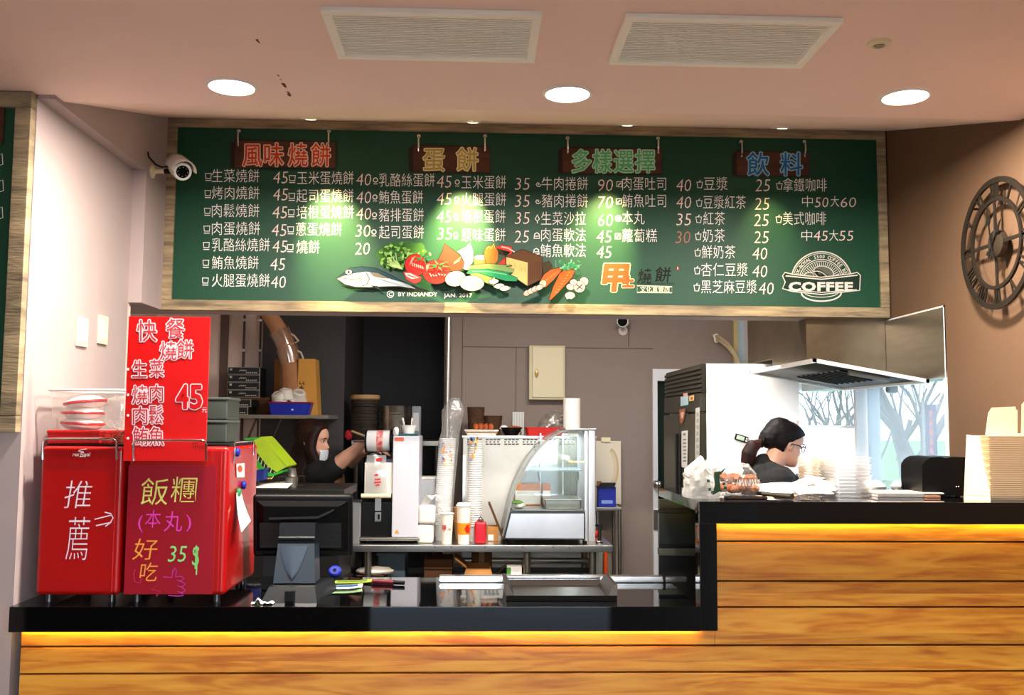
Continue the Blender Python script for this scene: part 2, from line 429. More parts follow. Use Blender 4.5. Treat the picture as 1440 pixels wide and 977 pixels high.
# right kitchen window: a clear far pane over a white lower sheet, and a hazy near pane
b = MB(); b.box(XW+.05, XW+.056, 3.40, 4.20, 1.10, 1.62)
struct('window_1', b, film('hazy_glass', (232, 240, 246), .84, .1, milk=.75, tint=(.44, .49, .52)))
b = MB(); b.box(XW+.05, XW+.056, 4.23, 5.5, 1.42, 1.62)
struct('window_2', b, film('window_glass', (226, 238, 246), .97, .05, milk=.4, tint=(.50, .55, .58)))
b = MB(); b.box(XW+.04, XW+.06, 4.23, 5.5, 1.10, 1.415)
struct('trim_5', b, film('white_window_sheet', (250, 250, 250), .2, .3, milk=.95))
b = MB()
b.box(XW, XW+.11, 3.372, 3.40, 1.10, 1.62); b.box(XW, XW+.11, 4.205, 4.23, 1.10, 1.62); b.box(XW, XW+.11, 4.23, 5.5, 1.412, 1.425); b.box(XW-.02, XW+.12, 3.372, 5.5, 1.085, 1.10)
struct('trim_6', b, mat('window_frame', (230, 232, 234), .35))
# brushed steel sheet on the wall over the near pane
b = MB(); b.box(XW-.003, XW+.12, 3.374, 4.9, 1.60, 1.863)
struct('trim_7', b, steel)
b = MB(); b.box(XW-.004, XW, 3.374, 3.380, 1.10, 1.863); b.box(XW-.004, XW, 3.374, 3.85, 1.857, 1.863)
struct('trim_8', b, mat('sheet_edge_glint', (240, 236, 228), .4))  # pale strips paint the light caught along the steel sheet's edges
# ------------------------------------------------------------------ ceiling marks: brown drip stains beside the left downlight
b = MB()
for (x, y, r) in [(362, 57, 3), (364, 59, 2), (391, 106, 2), (399, 119, 4), (401, 121, 3), (407, 133, 4), (405, 130, 2), (395, 112, 1.5)]:
    p = PZ(x, y, ZC-.0006); s = (p-EYE).length/F*r
    b.poly([p+V((math.cos(a)*s*.6*(1+.3*math.sin(3*a+x)), math.sin(a)*s*2*(1+.3*math.cos(2*a+y)), 0)) for a in [i*PI/5 for i in range(10)]])
struct('trim_9', b, mat('stain_brown', (112, 62, 48), .8))

# fill light added to brighten the kitchen, unseen above the bulkhead edge
t = thing('kitchen_fill', 'unseen fill light added on the kitchen ceiling behind the menu board', 'light', (.5, 4.2, 2.47))
b = MB(); b.box(-.15, 1.15, 4.16, 4.24, 2.47, 2.50, bev=.005); b.build('housing', white_plastic, t)
b = MB(); b.cyl((-.1, 4.2, 2.455), (1.1, 4.2, 2.455), .014, n=12); b.build('tube', mat('fill_glow', (255, 250, 240), .5, emit=(255, 248, 235), es=3), t)
lamp('fill_lamp', 'AREA', (.5, 4.2, 2.43), KITCHEN_W, (1, .95, .88), t, shape='RECTANGLE', size=1.2, size_y=.06)

# ------------------------------------------------------------------ outdoors beyond the right window
b = MB()
b.grid(lambda u, v: V((2.5+u*30, 15+v*30, .52+.25*v+.12*mnoise.noise(V((u*5, v*7, 0))))), 24, 30); b.box(2.5, 32, 14.9, 15.02, -.5, .56)
g_ = b.build('lawn', mat('lawn_green', (116, 150, 92), .9, var=.3, scale=1.5)); g_['kind'] = 'structure'
bark = mat('bark', (116, 106, 102), .9, var=.25, scale=10, bump=.4, bscale=20)
def bare_tree(x, y, h, r, seed, label, lean=0):
    rnd = random.Random(seed); b = MB()
    base = V((x, y, -.45))
    def branch(p, d, l, r, k):
        pts = [p]; rs = [r]; dd = d.copy()
        for i in range(4):
            dd = (dd+V((rnd.uniform(-.22, .22), rnd.uniform(-.22, .22), rnd.uniform(-.05, .15)))).normalized()
            pts.append(pts[-1]+dd*l/4); rs.append(r*(1-.14*(i+1)))
        b.tube(pts, rs, 7 if k < 2 else 5)
        if k < 5:
            for j in range(rnd.choice([2, 3, 3]) if k else 4):
                i = rnd.choice([2, 3, 4, 4]); a = rnd.uniform(0, 2*PI)
                nd = (dd*.75+V((math.cos(a)*.75, math.sin(a)*.75, .35))).normalized()
                branch(pts[i], nd, l*rnd.uniform(.6, .8), rs[i]*.62, k+1)
    branch(base, V((lean, 0, 1)).normalized(), h*.42, r, 0)
    o = b.build('bare_tree', bark, base=tuple(base)); tag(o, label, 'tree', 'trees outside the kitchen window'); return o
bare_tree(7.5, 16.4, 4.4, .26, 3, 'thick leaning bare tree right of the middle of the kitchen window', .22)
bare_tree(10.4, 23.0, 5.0, .13, 8, 'slim bare tree farther back behind the thick leaning trunk', .1)
bare_tree(7.3, 17.4, 4.4, .065, 5, 'thin bare tree at the left edge of the hazy window pane', -.1)
bare_tree(9.2, 23.5, 5.2, .14, 11, 'bare tree seen through the clear strip of window under the hood', 0)
bare_tree(7.6, 21, 5.0, .12, 14, 'bare tree far left outside beside the white window sheet', .1)
bare_tree(12.0, 24.5, 5.4, .16, 21, 'bare tree at the right edge of the window by the banner', -.1)
bare_tree(10.6, 26.5, 5.0, .13, 31, 'farthest bare tree between the slim tree and the window frame', .05)
bx, by_ = .478*15.6, 15.6
t = thing('banner', 'dark upright banner on a pole standing on the lawn outside', 'banner', (bx, by_, .5))
b = MB(); b.cyl((bx, by_, .5), (bx, by_, 1.85), .02, n=8); b.build('pole', steel_dull, t)
b = MB(); b.box(bx+.04, bx+.22, by_-.01, by_+.01, .75, 1.8); cl = b.build('flag', mat('banner_cloth', (60, 62, 96), .8), t)
b = MB()
for i in range(6): b.box(bx+.09, bx+.15, by_-.018, by_-.011, .82+i*.155, .92+i*.155)
b.build('lettering', mat('banner_red', (190, 90, 80), .8), t)

# ================================================================== CEILING FITTINGS
def vent(quad, label, blades=24):
    p = [PZ(x, y, ZC) for x, y in quad]      # far... corners: tl, tr, br, bl in the photo
    x0 = (p[0].x+p[3].x)/2; x1 = (p[1].x+p[2].x)/2; y0 = (p[0].y+p[1].y)/2; y1 = (p[2].y+p[3].y)/2
    t = thing('air_vent', label, 'vent', ((x0+x1)/2, (y0+y1)/2, ZC), 'return air grilles in the ceiling')
    m = mat('vent_cream', (255, 252, 238), .5)
    b = MB(); w = .022
    b.box(x0, x1, y0, y0+w, ZC-.012, ZC, bev=.002); b.box(x0, x1, y1-w, y1, ZC-.012, ZC, bev=.002)
    b.box(x0, x0+w, y0+w, y1-w, ZC-.012, ZC, bev=.002); b.box(x1-w, x1, y0+w, y1-w, ZC-.012, ZC, bev=.002)
    b.build('frame', m, t)
    b = MB(); n = blades
    for i in range(n):
        y = y0+w+(y1-y0-2*w)*(i+.5)/n
        b.rbox(((x0+x1)/2, y, ZC-.006), (x1-x0-2*w, (y1-y0-2*w)/n*.95, .0016), (math.radians(12), 0, 0))
    b.build('louvres', m, t)
    b = MB(); b.box(x0+w, x1-w, y0+w, y1-w, ZC-.0012, ZC-.0004); b.build('backing', mat('vent_shadow', (206, 194, 170), .8), t)
vent([(449, 8.7), (762, 14), (752, 82.5), (476.7, 78)], 'cream louvred air grille in the ceiling left of centre')
vent([(879, 19), (1190, 22.6), (1126, 90.5), (855, 86)], 'cream louvred air grille in the ceiling right of centre')
def downlight(px, py, label, r=.072):
    p = PZ(px, py, ZC)
    t = thing('downlight', label, 'light', tuple(p), 'recessed ceiling downlights')
    b = MB(); b.lathe([(r*.86, -.001), (r*.9, -.006), (r, -.004), (r*1.04, 0)], p, 40); b.build('trim_ring', mat('lamp_ring', (244, 232, 222), .4), t)
    b = MB(); b.lathe([(0, -.0025), (r*.6, -.0035), (r*.87, -.002)], p, 40); b.build('diffuser', mat('lamp_glow', (255, 244, 232), .5, emit=(255, 240, 226), es=9), t)
    lamp('downlight_lamp', 'AREA', p-V((0, 0, .012)), DOWNLIGHT_W, (1, .90, .80), t, shape='DISK', size=r*1.7)
downlight(326, 121, 'glowing round downlight left, above the orange-lettered plaque')
downlight(798, 131, 'glowing round downlight in the middle between the two air grilles')
downlight(1273, 135, 'glowing round downlight on the right near the brown wall')
p = PZ(1236, 60, ZC)
t = thing('ceiling_sensor', 'small cream round sensor on the ceiling right of the grilles', 'sensor', tuple(p))
b = MB(); b.lathe([(.03, 0), (.029, -.006), (.018, -.010), (.014, -.006)], p, 28); b.build('ring', cream_plastic, t)
b = MB(); b.lathe([(0, -.008), (.012, -.010), (.0145, -.006)], p, 20); b.build('cap', mat('sensor_cap', (150, 138, 116), .4), t)
# small spots on the sloping soffit, aimed down the board
sl = math.atan2(.275, .99)
for i, (px, lab) in enumerate([(437, 'small flat spot lamp on the soffit, leftmost above the menu board'), (665, 'small flat spot lamp above the second plaque of the menu board'),
                 (882, 'small flat spot lamp above the four-character green plaque'), (1100, 'small flat spot lamp above the blue-lettered plaque on the right')]):
    yy = 3.62; zz = ZC+(yy-2.86)*math.tan(sl); q = PY(px, 170, yy); p = V((q.x, yy, zz))
    t = thing('soffit_spot', lab, 'light', tuple(p), 'small spot lamps over the menu board')
    rm = Matrix.Rotation(sl, 3, 'X')
    b = MB(); b.lathe([(.020, -.007), (.040, -.0065), (.048, -.002), (.05, 0)], p, 28, rot=rm); b.build('trim_ring', mat('spot_ring', (238, 226, 206), .4), t)
    b = MB(); b.lathe([(0, -.0085), (.020, -.0072)], p, 20, rot=rm); b.build('lens', mat('spot_glow', (255, 240, 200), .5, emit=(255, 236, 190), es=3), t)
    aim = V((p.x+[.06, -.05, -.07, 0][i], 3.80, 2.20))-V((p.x, yy-.03, zz-.05))
    l = lamp('spot_lamp', 'SPOT', (p.x, yy-.03, zz-.05), SPOT_W*(1, 1.6, .8, .12)[i], (1, .74, .30), t, spot_size=math.radians(44), spot_blend=1.0, shadow_soft_size=.012)
    l.rotation_euler = aim.to_track_quat('-Z', 'Y').to_euler()
# ================================================================== MENU BOARD
weathered = mat('weathered_wood', (184, 162, 124), .75, rgb2=(104, 92, 74), scale=3.5, stretch=(1, 1, 6), bump=.2, bscale=30)
weathered_h = mat('weathered_wood_long', (186, 164, 126), .75, rgb2=(106, 94, 76), scale=3.5, stretch=(1, 1, 9), bump=.2, bscale=30)
board_green = mat('board_green', (5, 68, 44), .5, var=.05, scale=2, spec=.5)
YF = YB+.012
def BP(px, py, lift=0): return PY(px, py, YF-.0006-lift)
E0 = .0004
bx0, bx1, bz0, bz1 = -1.262, 1.698, 1.866, 2.650
menu = thing('menu_board', 'long green chalk menu board in a weathered wood frame above the counter', 'menu board', (.2, YB, bz0))
b = MB(); b.box(bx0+.03, bx1-.03, YF, 3.848, bz0+.03, bz1-.02); b.build('panel', board_green, menu)
b = MB(); fw = .042
b.box(bx0, bx1, YB, 3.85, bz1-.036, bz1, bev=.003); b.box(bx0, bx1, YB, 3.85, bz0, bz0+fw, bev=.003)
b.box(bx0, bx0+fw, YB, 3.85, bz0+fw, bz1-.036, bev=.003); b.box(bx1-.036, bx1, YB, 3.85, bz0+fw, bz1-.036, bev=.003)
b.build('frame', weathered_h, menu)

# --- item columns: (marker, text, x, y, price, price x, price colour)
pink = mat('pink_chalk', (252, 226, 216), .85); dusty = mat('dusty_pink_chalk', (178, 120, 100), .85)
def marker(b, kind, x, y):
    s = 4.2
    if kind == 's':
        b.ribbon([(x-s, y-s), (x+s, y-s), (x+s*.85, y+s*.7), (x-s*.85, y+s*.7)], 1.3, BP, E0, closed=True); b.ribbon([(x-s, y+s*1.35), (x+s, y+s*1.35)], 1.2, BP, E0)
    elif kind == 'o':
        b.ribbon(arc((x, y-1), 3, 0, 2*PI, 12)[:-1], 1.3, BP, E0, closed=True); b.ribbon([(x-s*.7, y+4.5), (x+s*.7, y+4.5)], 1.1, BP, E0)
    elif kind == '6':
        b.ribbon([(x+4*math.cos(a)*(1-a/9), y+4*math.sin(a)*(1-a/9)) for a in [i*.45 for i in range(19)]], 1.2, BP, E0)
    elif kind == 'l':
        b.ribbon([(x, y-6), (x+3, y), (x, y+3), (x-3, y)], 1.4, BP, E0, closed=True); b.ribbon([(x, y+3), (x, y+6)], 1.2, BP, E0)
    elif kind == 'a':
        b.ribbon([(x-4, y+4), (x-3, y-2), (x, y-4), (x+3, y-2), (x+4, y+4)], 1.4, BP, E0, closed=True); b.ribbon([(x-2.5, y+1), (x+2.5, y+1)], 1.2, BP, E0)
    elif kind == 'c':
        b.ribbon([(x-4, y-3), (x+4, y-3), (x+2.6, y+5), (x-2.6, y+5)], 1.2, BP, E0, closed=True); b.ribbon([(x-1, y-3), (x+1, y-6)], 1.1, BP, E0)
    elif kind == 'q':
        b.ribbon([(x-3.6, y-3.6), (x+3.6, y-3.6), (x+3.6, y+3.6), (x-3.6, y+3.6)], 1.3, BP, E0, closed=True); b.ribbon([(x-2, y+2), (x+2, y-2)], 1.3, BP, E0)
    elif kind == 'd':
        b.ribbon(arc((x, y), 4, 0, 2*PI, 14)[:-1], 1.3, BP, E0, closed=True); b.ribbon(arc((x, y), 1.3, 0, 2*PI, 8)[:-1], 1.4, BP, E0, closed=True)
columns = [
 ('s', 293, [('生菜燒餅', 298, 247, 366, '45', 384), ('烤肉燒餅', 298, 271, 366, '45', 384), ('肉鬆燒餅', 298, 296, 366, '45', 383), ('肉蛋燒餅', 298, 321, 367, '45', 382), ('乳酪絲燒餅', 298, 344, 381, '45', 383), ('鮪魚燒餅', 298, 369, 365, '45', 380), ('火腿蛋燒餅', 298, 394, 381, '40', 381)]),
 ('s', 411, [('玉米蛋燒餅', 418, 250, 499, '40', 501), ('起司蛋燒餅', 417, 275, 499, '40', 501), ('培根蛋燒餅', 417, 298, 499, '40', 501), ('蔥蛋燒餅', 416, 322, 482, '30', 500), ('燒餅', 417, 347, 450, '20', 499)]),
 ('o', 528, [('乳酪絲蛋餅', 533, 253, 613, '45', 614), ('鮪魚蛋餅', 533, 277, 596, '45', 614), ('豬排蛋餅', 533, 302, 597, '45', 614), ('起司蛋餅', 533, 326, 597, '35', 615)]),
 ('o', 643, [('玉米蛋餅', 649, 256, 713, '35', 724), ('火腿蛋餅', 649, 280, 713, '35', 724), ('培根蛋餅', 649, 304, 712, '35', 724), ('原味蛋餅', 649, 330, 712, '25', 723)]),
 (['6', '6', 'l', 'a', 'a'], 757, [('牛肉捲餅', 762, 258, 828, '90', 841), ('豬肉捲餅', 762, 282, 828, '70', 841), ('生菜沙拉', 761, 307, 825, '60', 841), ('肉蛋軟法', 761, 330, 825, '45', 839), ('鮪魚軟法', 760, 352, 825, '45', 839)]),
 (['q', 'q', 'd', 'q'], 871, [('肉蛋吐司', 875, 258, 938, '40', 951), ('鮪魚吐司', 875, 282, 938, '40', 951), ('本丸', 875, 306, 907, '35', 951), ('蘿蔔糕', 875, 331, 925, '30', 950)]),
 ('c', 984, [('豆漿', 990, 258, 1024, '25', 1062), ('豆漿紅茶', 989, 284, 1050, '25', 1061), ('紅茶', 989, 307, 1020, '25', 1060), ('奶茶', 988, 331, 1020, '25', 1060), ('鮮奶茶', 987, 354, 1035, '40', 1058), ('杏仁豆漿', 986, 379, 1053, '40', 1058), ('黑芝麻豆漿', 986, 403, 1066, '40', 1067)]),
 ('c', 1096, [('拿鐵咖啡', 1101, 260, 1164, None, 0), ('美式咖啡', 1101, 307, 1163, None, 0)]),
]
for mk, mx, rows in columns:
    for i, (s, x, y, xe, pr, xp) in enumerate(rows):
        b = MB(); marker(b, mk if isinstance(mk, str) else mk[i], mx-(i*.7), y+1)
        b.text(s, BP, x, y, 19, E0, off=-.008, w=(xe-x)*.98)
        it = b.build('menu_item', chalk, menu, smooth=False)
        if pr: b = MB(); b.text(pr, BP, xp, y+2, 23, E0, off=-.012, w=21, shear=.12); b.build('price', dusty if (pr == '30' and mx > 800) else pink, it, smooth=False)
        if mx == 1096:
            b = MB()
            for (s2, x2, y2, w, mi) in ([('中', 1128, 283, 15, 0), ('50', 1146, 284, 19, 1), ('大', 1168, 283, 12, 0), ('60', 1182, 284, 22, 1)], [('中', 1127, 331, 15, 0), ('45', 1144, 331, 20, 1), ('大', 1166, 331, 13, 0), ('55', 1180, 331, 20, 1)])[i]:
                b.text(s2, BP, x2, y2, 19 if mi else 16, E0, mi=mi, off=-.01, w=w, shear=.1 if mi else 0)
            b.build('price', [chalk, pink], it, smooth=False)

# --- title plaques
plaque_wood = mat('plaque_brown', (92, 48, 26), .6, rgb2=(62, 32, 18), scale=4, stretch=(1, 1, 7))
plaque_edge = mat('plaque_edge', (40, 22, 14), .7)
def plaque(x0, y0, x1, y1, body, bx, bw, colour, rim, hooks, label):
    b = MB(); fn = BP
    b.prism([(x0, y0), (x1, y0+2), (x1, y1+1), (x0, y1)], fn, .0002, .006)
    pl = b.build('title_plaque', plaque_wood, menu); pl['label'] = label
    b = MB(); b.prism([(x0-6, y0+5), (x0, y0), (x0, y1), (x0-6, y1-1)], fn, .0002, .004); b.build('plaque_side', plaque_edge, pl)
    b = MB(); b.ribbon([(x0, y0), (x1, y0+2), (x1, y1+1), (x0, y1)], 1.2, fn, .0064, closed=True); b.build('plaque_outline', plaque_edge, pl)
    cy = (y0+y1)/2+1
    b = MB()
    for ch, cx in zip(body, bx): b.fat(ch, fn, cx, cy, 32, 1.5, .0068, off=.008, w=bw, align='M')
    b.build('title_outline', mat('title_rim_'+body[0], rim, .8), pl, smooth=False)
    b = MB()
    for ch, cx in zip(body, bx): b.text(ch, fn, cx, cy, 32, .0076, off=.008, w=bw, align='M')
    b.build('title_lettering', mat('title_'+body[0], colour, .8), pl, smooth=False)
    for hx in hooks:
        b = MB(); p = BP(hx, y0-11); q = BP(hx, y0+9)
        b.tube([p+V((0, -.004, 0)), p+V((0, -.012, -.01)), q+V((0, -.016, .01)), q+V((0, -.009, 0))], .0045, 8)
        b.lathe([(.002, -.006), (.008, -.004), (.008, 0)], p+V((0, 0, .004)), 12, rot=Matrix.Rotation(-PI/2, 3, 'X'))
        b.build('hook', chrome, menu)
plaque(330, 197, 472, 236, '風味燒餅', (355, 385, 419, 451), 27, (214, 66, 28), (246, 206, 178), (336, 463), 'brown plaque with orange lettering')
plaque(581, 204, 689, 242, '蛋餅', (610, 657), 30, (196, 172, 92), (240, 228, 170), (589, 682), 'brown plaque with yellow lettering')
plaque(791, 207, 931, 244, '多樣選擇', (818, 847, 877, 907), 27, (96, 190, 132), (188, 232, 196), (798, 925), 'brown plaque with green lettering')
plaque(1036, 212, 1138, 247, '飲料', (1066, 1113), 31, (36, 104, 168), (150, 202, 226), (1042, 1131), 'brown plaque with blue lettering')

# --- painted food, layer by layer
PC = {}
def ink(rgb):
    PC.setdefault(rgb, len(PC)); return PC[rgb]
ill = MB(); lay = [E0]
def up(): lay[0] += .00025
def shape(pts, rgb, line=1.0, lc=(20, 16, 12)):
    if line:
        ill.ribbon(pts, line*2, BP, lay[0], ink(lc), closed=True)
    up(); ill.poly([BP(x, y, lay[0]) for x, y in pts], ink(rgb)); up()
def stroke(pts, w, rgb): ill.ribbon(pts, w, BP, lay[0], ink(rgb)); up()
def blob(cx, cy, rx, ry, rgb, line=1, rot=0, n=22, wob=0, seed=1, lc=(20, 16, 12)):
    rd = random.Random(seed); pts = []
    for i in range(n):
        a = 2*PI*i/n; k = 1+rd.uniform(-wob, wob); x, y = math.cos(a)*rx*k, math.sin(a)*ry*k
        pts.append((cx+x*math.cos(rot)-y*math.sin(rot), cy+x*math.sin(rot)+y*math.cos(rot)))
    shape(pts, rgb, line, lc)
A_ = lambda l: [(460+x/5.538, 330+y/5.538) for x, y in l]
C_ = lambda l: [(690+x/5.333, 330+y/5.333) for x, y in l]
K = (14, 18, 14)
shape(A_([(100, 400), (350, 400), (700, 405), (820, 445), (420, 420), (330, 425), (160, 410)]), K, 0)
# lettuce
rd = random.Random(4)
blob(*A_([(520, 160)])[0], 22, 20, (46, 96, 34), 0, 0, 30, .13, 2); blob(*A_([(640, 120)])[0], 26, 12, (52, 104, 38), 0, 0, 26, .15, 3)
for i in range(60):
    a = rd.uniform(0, 2*PI); r = rd.uniform(.3, 1); x = 535+math.cos(a)*130*r+rd.uniform(0, 180)*(1 if rd.random() < .4 else 0); y = 165+math.sin(a)*105*r
    if x > 620: y = min(y, 150); y = max(y, 75)
    px, py = A_([(x, y)])[0]; blob(px, py, rd.uniform(2, 4), rd.uniform(1.2, 2.6), rd.choice([(96, 150, 54), (126, 178, 76), (66, 122, 42), (150, 196, 100)]), 0, rd.uniform(0, 3), 9, .3, i)
for i in range(9): stroke(A_([(590, 270), (540-i*10, 200+i*4), (480+rd.uniform(-20, 60), 140+i*14)]), .9, (176, 206, 128))
# fish
shape(A_([(75, 340), (130, 300), (180, 262), (270, 250), (380, 262), (470, 305), (620, 380), (690, 420), (560, 400), (430, 402), (330, 408), (220, 405), (140, 385)]), (184, 196, 198), 1)
shape(A_([(75, 340), (130, 300), (180, 262), (270, 250), (380, 262), (470, 305), (640, 388), (500, 345), (400, 300), (300, 285), (200, 300), (120, 322)]), (22, 62, 76), .3)
shape(A_([(330, 290), (400, 300), (480, 340), (430, 335), (360, 320)]), (122, 112, 96), .3)
shape(A_([(640, 380), (700, 405), (830, 450), (770, 440), (690, 418)]), (28, 36, 34), 0)
shape(A_([(340, 395), (390, 400), (430, 440), (380, 415)]), (40, 50, 48), .3)
blob(*A_([(168, 290)])[0], 4.4, 3, (236, 236, 226), .6); blob(*A_([(168, 290)])[0], 1.9, 1.8, K, 0)
stroke(A_([(95, 335), (180, 345), (260, 342)]), .8, K); stroke(A_([(300, 290), (330, 340), (310, 385), (270, 400)]), .9, K); stroke(A_([(240, 310), (270, 345), (250, 380)]), .7, K)
for i in range(10): stroke(A_([(360+i*24, 330+i*7), (390+i*24, 340+i*7)]), .5, (140, 152, 156))
# onion
shape(A_([(915, 70), (960, 105), (1020, 150), (1065, 210), (1070, 255), (1020, 285), (950, 282), (890, 240), (866, 195), (900, 130)]), (86, 46, 22), 1)
shape(A_([(1115, 60), (1138, 130), (1135, 210), (1085, 275), (1062, 262), (1072, 215), (1040, 150), (1015, 130), (1080, 95)]), (222, 222, 228), .8)
shape(A_([(1040, 170), (1030, 205), (990, 230), (985, 215), (1015, 195)]), (206, 142, 108), 0)
# cut potato, orange onion, red pepper
shape(A_([(1145, 190), (1200, 170), (1245, 185), (1240, 240), (1150, 240)]), (158, 110, 54), .5); blob(*A_([(1195, 178)])[0], 9, 4, (140, 190, 140), .5)
blob(*A_([(1278, 160)])[0], 10, 14, (176, 98, 30), .7, 0, 18, .04); stroke(A_([(1240, 110), (1260, 90), (1275, 110), (1300, 70), (1305, 105)]), 1, (226, 186, 70))
shape(A_([(1310, 100), (1360, 80), (1440, 95), (1440, 230), (1330, 230)])+C_([(150, 130)]), (206, 52, 34), .6)
stroke(C_([(80, 90), (130, 100), (180, 130)]), 1.6, (238, 190, 180)); stroke(C_([(50, 100), (90, 140), (110, 190)]), .8, (120, 20, 14))
# tofu block
shape(C_([(115, 165), (240, 112), (385, 165), (385, 330), (275, 385), (115, 280)]), (92, 56, 26), 1)
shape(C_([(118, 168), (278, 208), (275, 382), (118, 275)]), (214, 180, 108), .5)
for i in range(10): stroke(C_([(140+i*13, 200+i*4+(i % 3)*15), (142+i*13, 225+i*4+(i % 2)*20)]), .5, (150, 116, 60))
for i in range(5): stroke(C_([(295+i*18, 215-i*5), (294+i*18, 350-i*10)]), .5, (60, 34, 16))
shape(C_([(385, 210), (440, 195), (470, 240), (395, 300)]), (62, 50, 24), 0)
# cucumbers
shape(A_([(1090, 275), (1120, 240), (1250, 225), (1440, 240)])+C_([(110, 235), (175, 262), (165, 285), (60, 270), (0, 262)]), (118, 150, 84), .7)
shape(A_([(1085, 300), (1110, 270), (1250, 268), (1440, 300)])+C_([(120, 290), (200, 325), (195, 348), (110, 345), (0, 312)]), (32, 140, 84), .7)
stroke(A_([(1130, 285), (1250, 285), (1400, 310)]), 1.2, (110, 196, 140))
shape(A_([(1110, 305), (1180, 300), (1290, 335), (1318, 370), (1300, 400), (1240, 375), (1150, 330)]), (140, 166, 78), .7); blob(*A_([(1298, 365)])[0], 3.4, 5.6, (206, 220, 168), .6)
for (x, y) in [(1340, 400), (1385, 418)]: blob(*A_([(x, y)])[0], 8, 3.6, (196, 212, 176), .7, -.1)
for (x, y) in [(22, 350), (65, 385), (105, 402)]: blob(*C_([(x, y)])[0], 7, 3.4, (206, 220, 188), .7, -.1)
# tomatoes
blob(*A_([(690, 235)])[0], 15, 15, (196, 26, 20), 1); blob(*A_([(850, 290)])[0], 19, 16.5, (200, 28, 20), 1)
for q in ([(660, 180), (690, 165), (640, 240)], [(770, 240), (800, 225), (775, 290)]): shape(A_(q), (236, 160, 140), 0)
for k in range(6): stroke(A_([(660+k*16, 215+k*6), (668+k*16, 245+k*4)]), 1.3, (238, 170, 160)); stroke(A_([(800+k*22, 300+(k % 3)*8), (812+k*22, 325-k*3)]), 1.3, (240, 176, 164))
for (cx, cy, s) in [(745, 185, 1), (865, 240, 1.25)]:
    for a in (.2, 1.2, 2.6, 3.3, 4.4, 5.6):
        shape(A_([(cx+math.cos(a+.5)*14*s, cy+math.sin(a+.5)*10*s), (cx+math.cos(a)*85*s, cy+math.sin(a)*45*s), (cx+math.cos(a-.5)*14*s, cy+math.sin(a-.5)*10*s)]), (40, 128, 66), .4)
shape(A_([(595, 290), (650, 290), (735, 330), (725, 365), (680, 382), (620, 350)]), (206, 60, 52), .8); shape(A_([(605, 298), (650, 300), (715, 335), (660, 345), (620, 325)]), (244, 200, 190), 0); stroke(A_([(625, 310), (660, 325), (695, 332)]), 1.5, (196, 60, 50))
# eggs
blob(*A_([(1000, 342)])[0], 14.5, 10.5, (204, 184, 164), .8, -.15); blob(*A_([(1128, 378)])[0], 17, 10.6, (208, 190, 168), .8); blob(*A_([(1020, 325)])[0], 5, 3, (234, 222, 208), 0); blob(*A_([(1155, 360)])[0], 6, 3.6, (238, 226, 212), 0)
# carrots
shape(C_([(365, 360), (400, 300), (450, 262), (520, 248), (530, 270), (470, 340), (410, 395), (380, 390)]), (206, 92, 28), .9)
blob(*C_([(392, 368)])[0], 4.6, 5.4, (238, 196, 160), .6, .5)
shape(C_([(440, 485), (470, 390), (520, 290), (570, 252), (630, 270), (610, 320), (520, 420), (450, 488)]), (214, 92, 24), .9)
for i in range(8): stroke(C_([(480+i*15, 430-i*21), (505+i*13, 432-i*21)]), .8, (246, 164, 96)); stroke(C_([(415+i*12, 330-i*8), (425+i*12, 345-i*9)]), .7, (246, 168, 104))
for i in range(26): px, py = C_([(520+rd.uniform(0, 165), 190+rd.uniform(0, 70))])[0]; blob(px, py, rd.uniform(1.6, 3), rd.uniform(1, 2), rd.choice([(46, 140, 84), (76, 170, 108), (120, 196, 140)]), 0, rd.uniform(0, 3), 8, .3, i)
for q in ([(545, 250), (570, 220)], [(585, 255), (640, 230), (680, 225)], [(490, 245), (488, 190)]): stroke(C_(q), .9, (70, 160, 96))
for i, (x, y) in enumerate([(275, 435), (305, 420), (335, 405), (365, 395)]): blob(*C_([(x, y)])[0], 5.6, 3.6, (226, 168, 142), .7, -.5); blob(*C_([(x-4, y-2)])[0], 3, 2, (240, 208, 186), 0, -.5)
# mushrooms
for (x, y, rx, ry) in [(700, 350, 6, 6), (600, 390, 6, 4.4), (665, 390, 8, 8), (622, 355, 5, 4), (595, 455, 7, 4.8)]: blob(*C_([(x, y)])[0], rx, ry, (226, 204, 172), .8)
stroke(C_([(640, 370), (690, 410)]), 1.2, K); stroke(C_([(690, 370), (645, 412)]), 1.2, K); stroke(C_([(570, 480), (595, 462), (610, 480)]), 2, (232, 214, 188))
o = ill.build('food_painting', [mat('paint_%d' % i, c, .8) for c, i in PC.items()], menu, smooth=False); o['label'] = 'painted fish, tomatoes, eggs, carrots and other food'
b = MB(); b.ribbon(arc((549, 413.5), 4.6, 0, 2*PI, 16)[:-1], 1, BP, E0, closed=True); b.text('C', BP, 549, 413.5, 7, E0, align='M')
b.text('BY INDIANDY', BP, 560, 413.5, 7.2, E0, w=55, off=.004); b.text('JAN. 2017', BP, 624, 415, 7.2, E0, w=40, off=.004)
b.build('signature', chalk, menu, smooth=False)

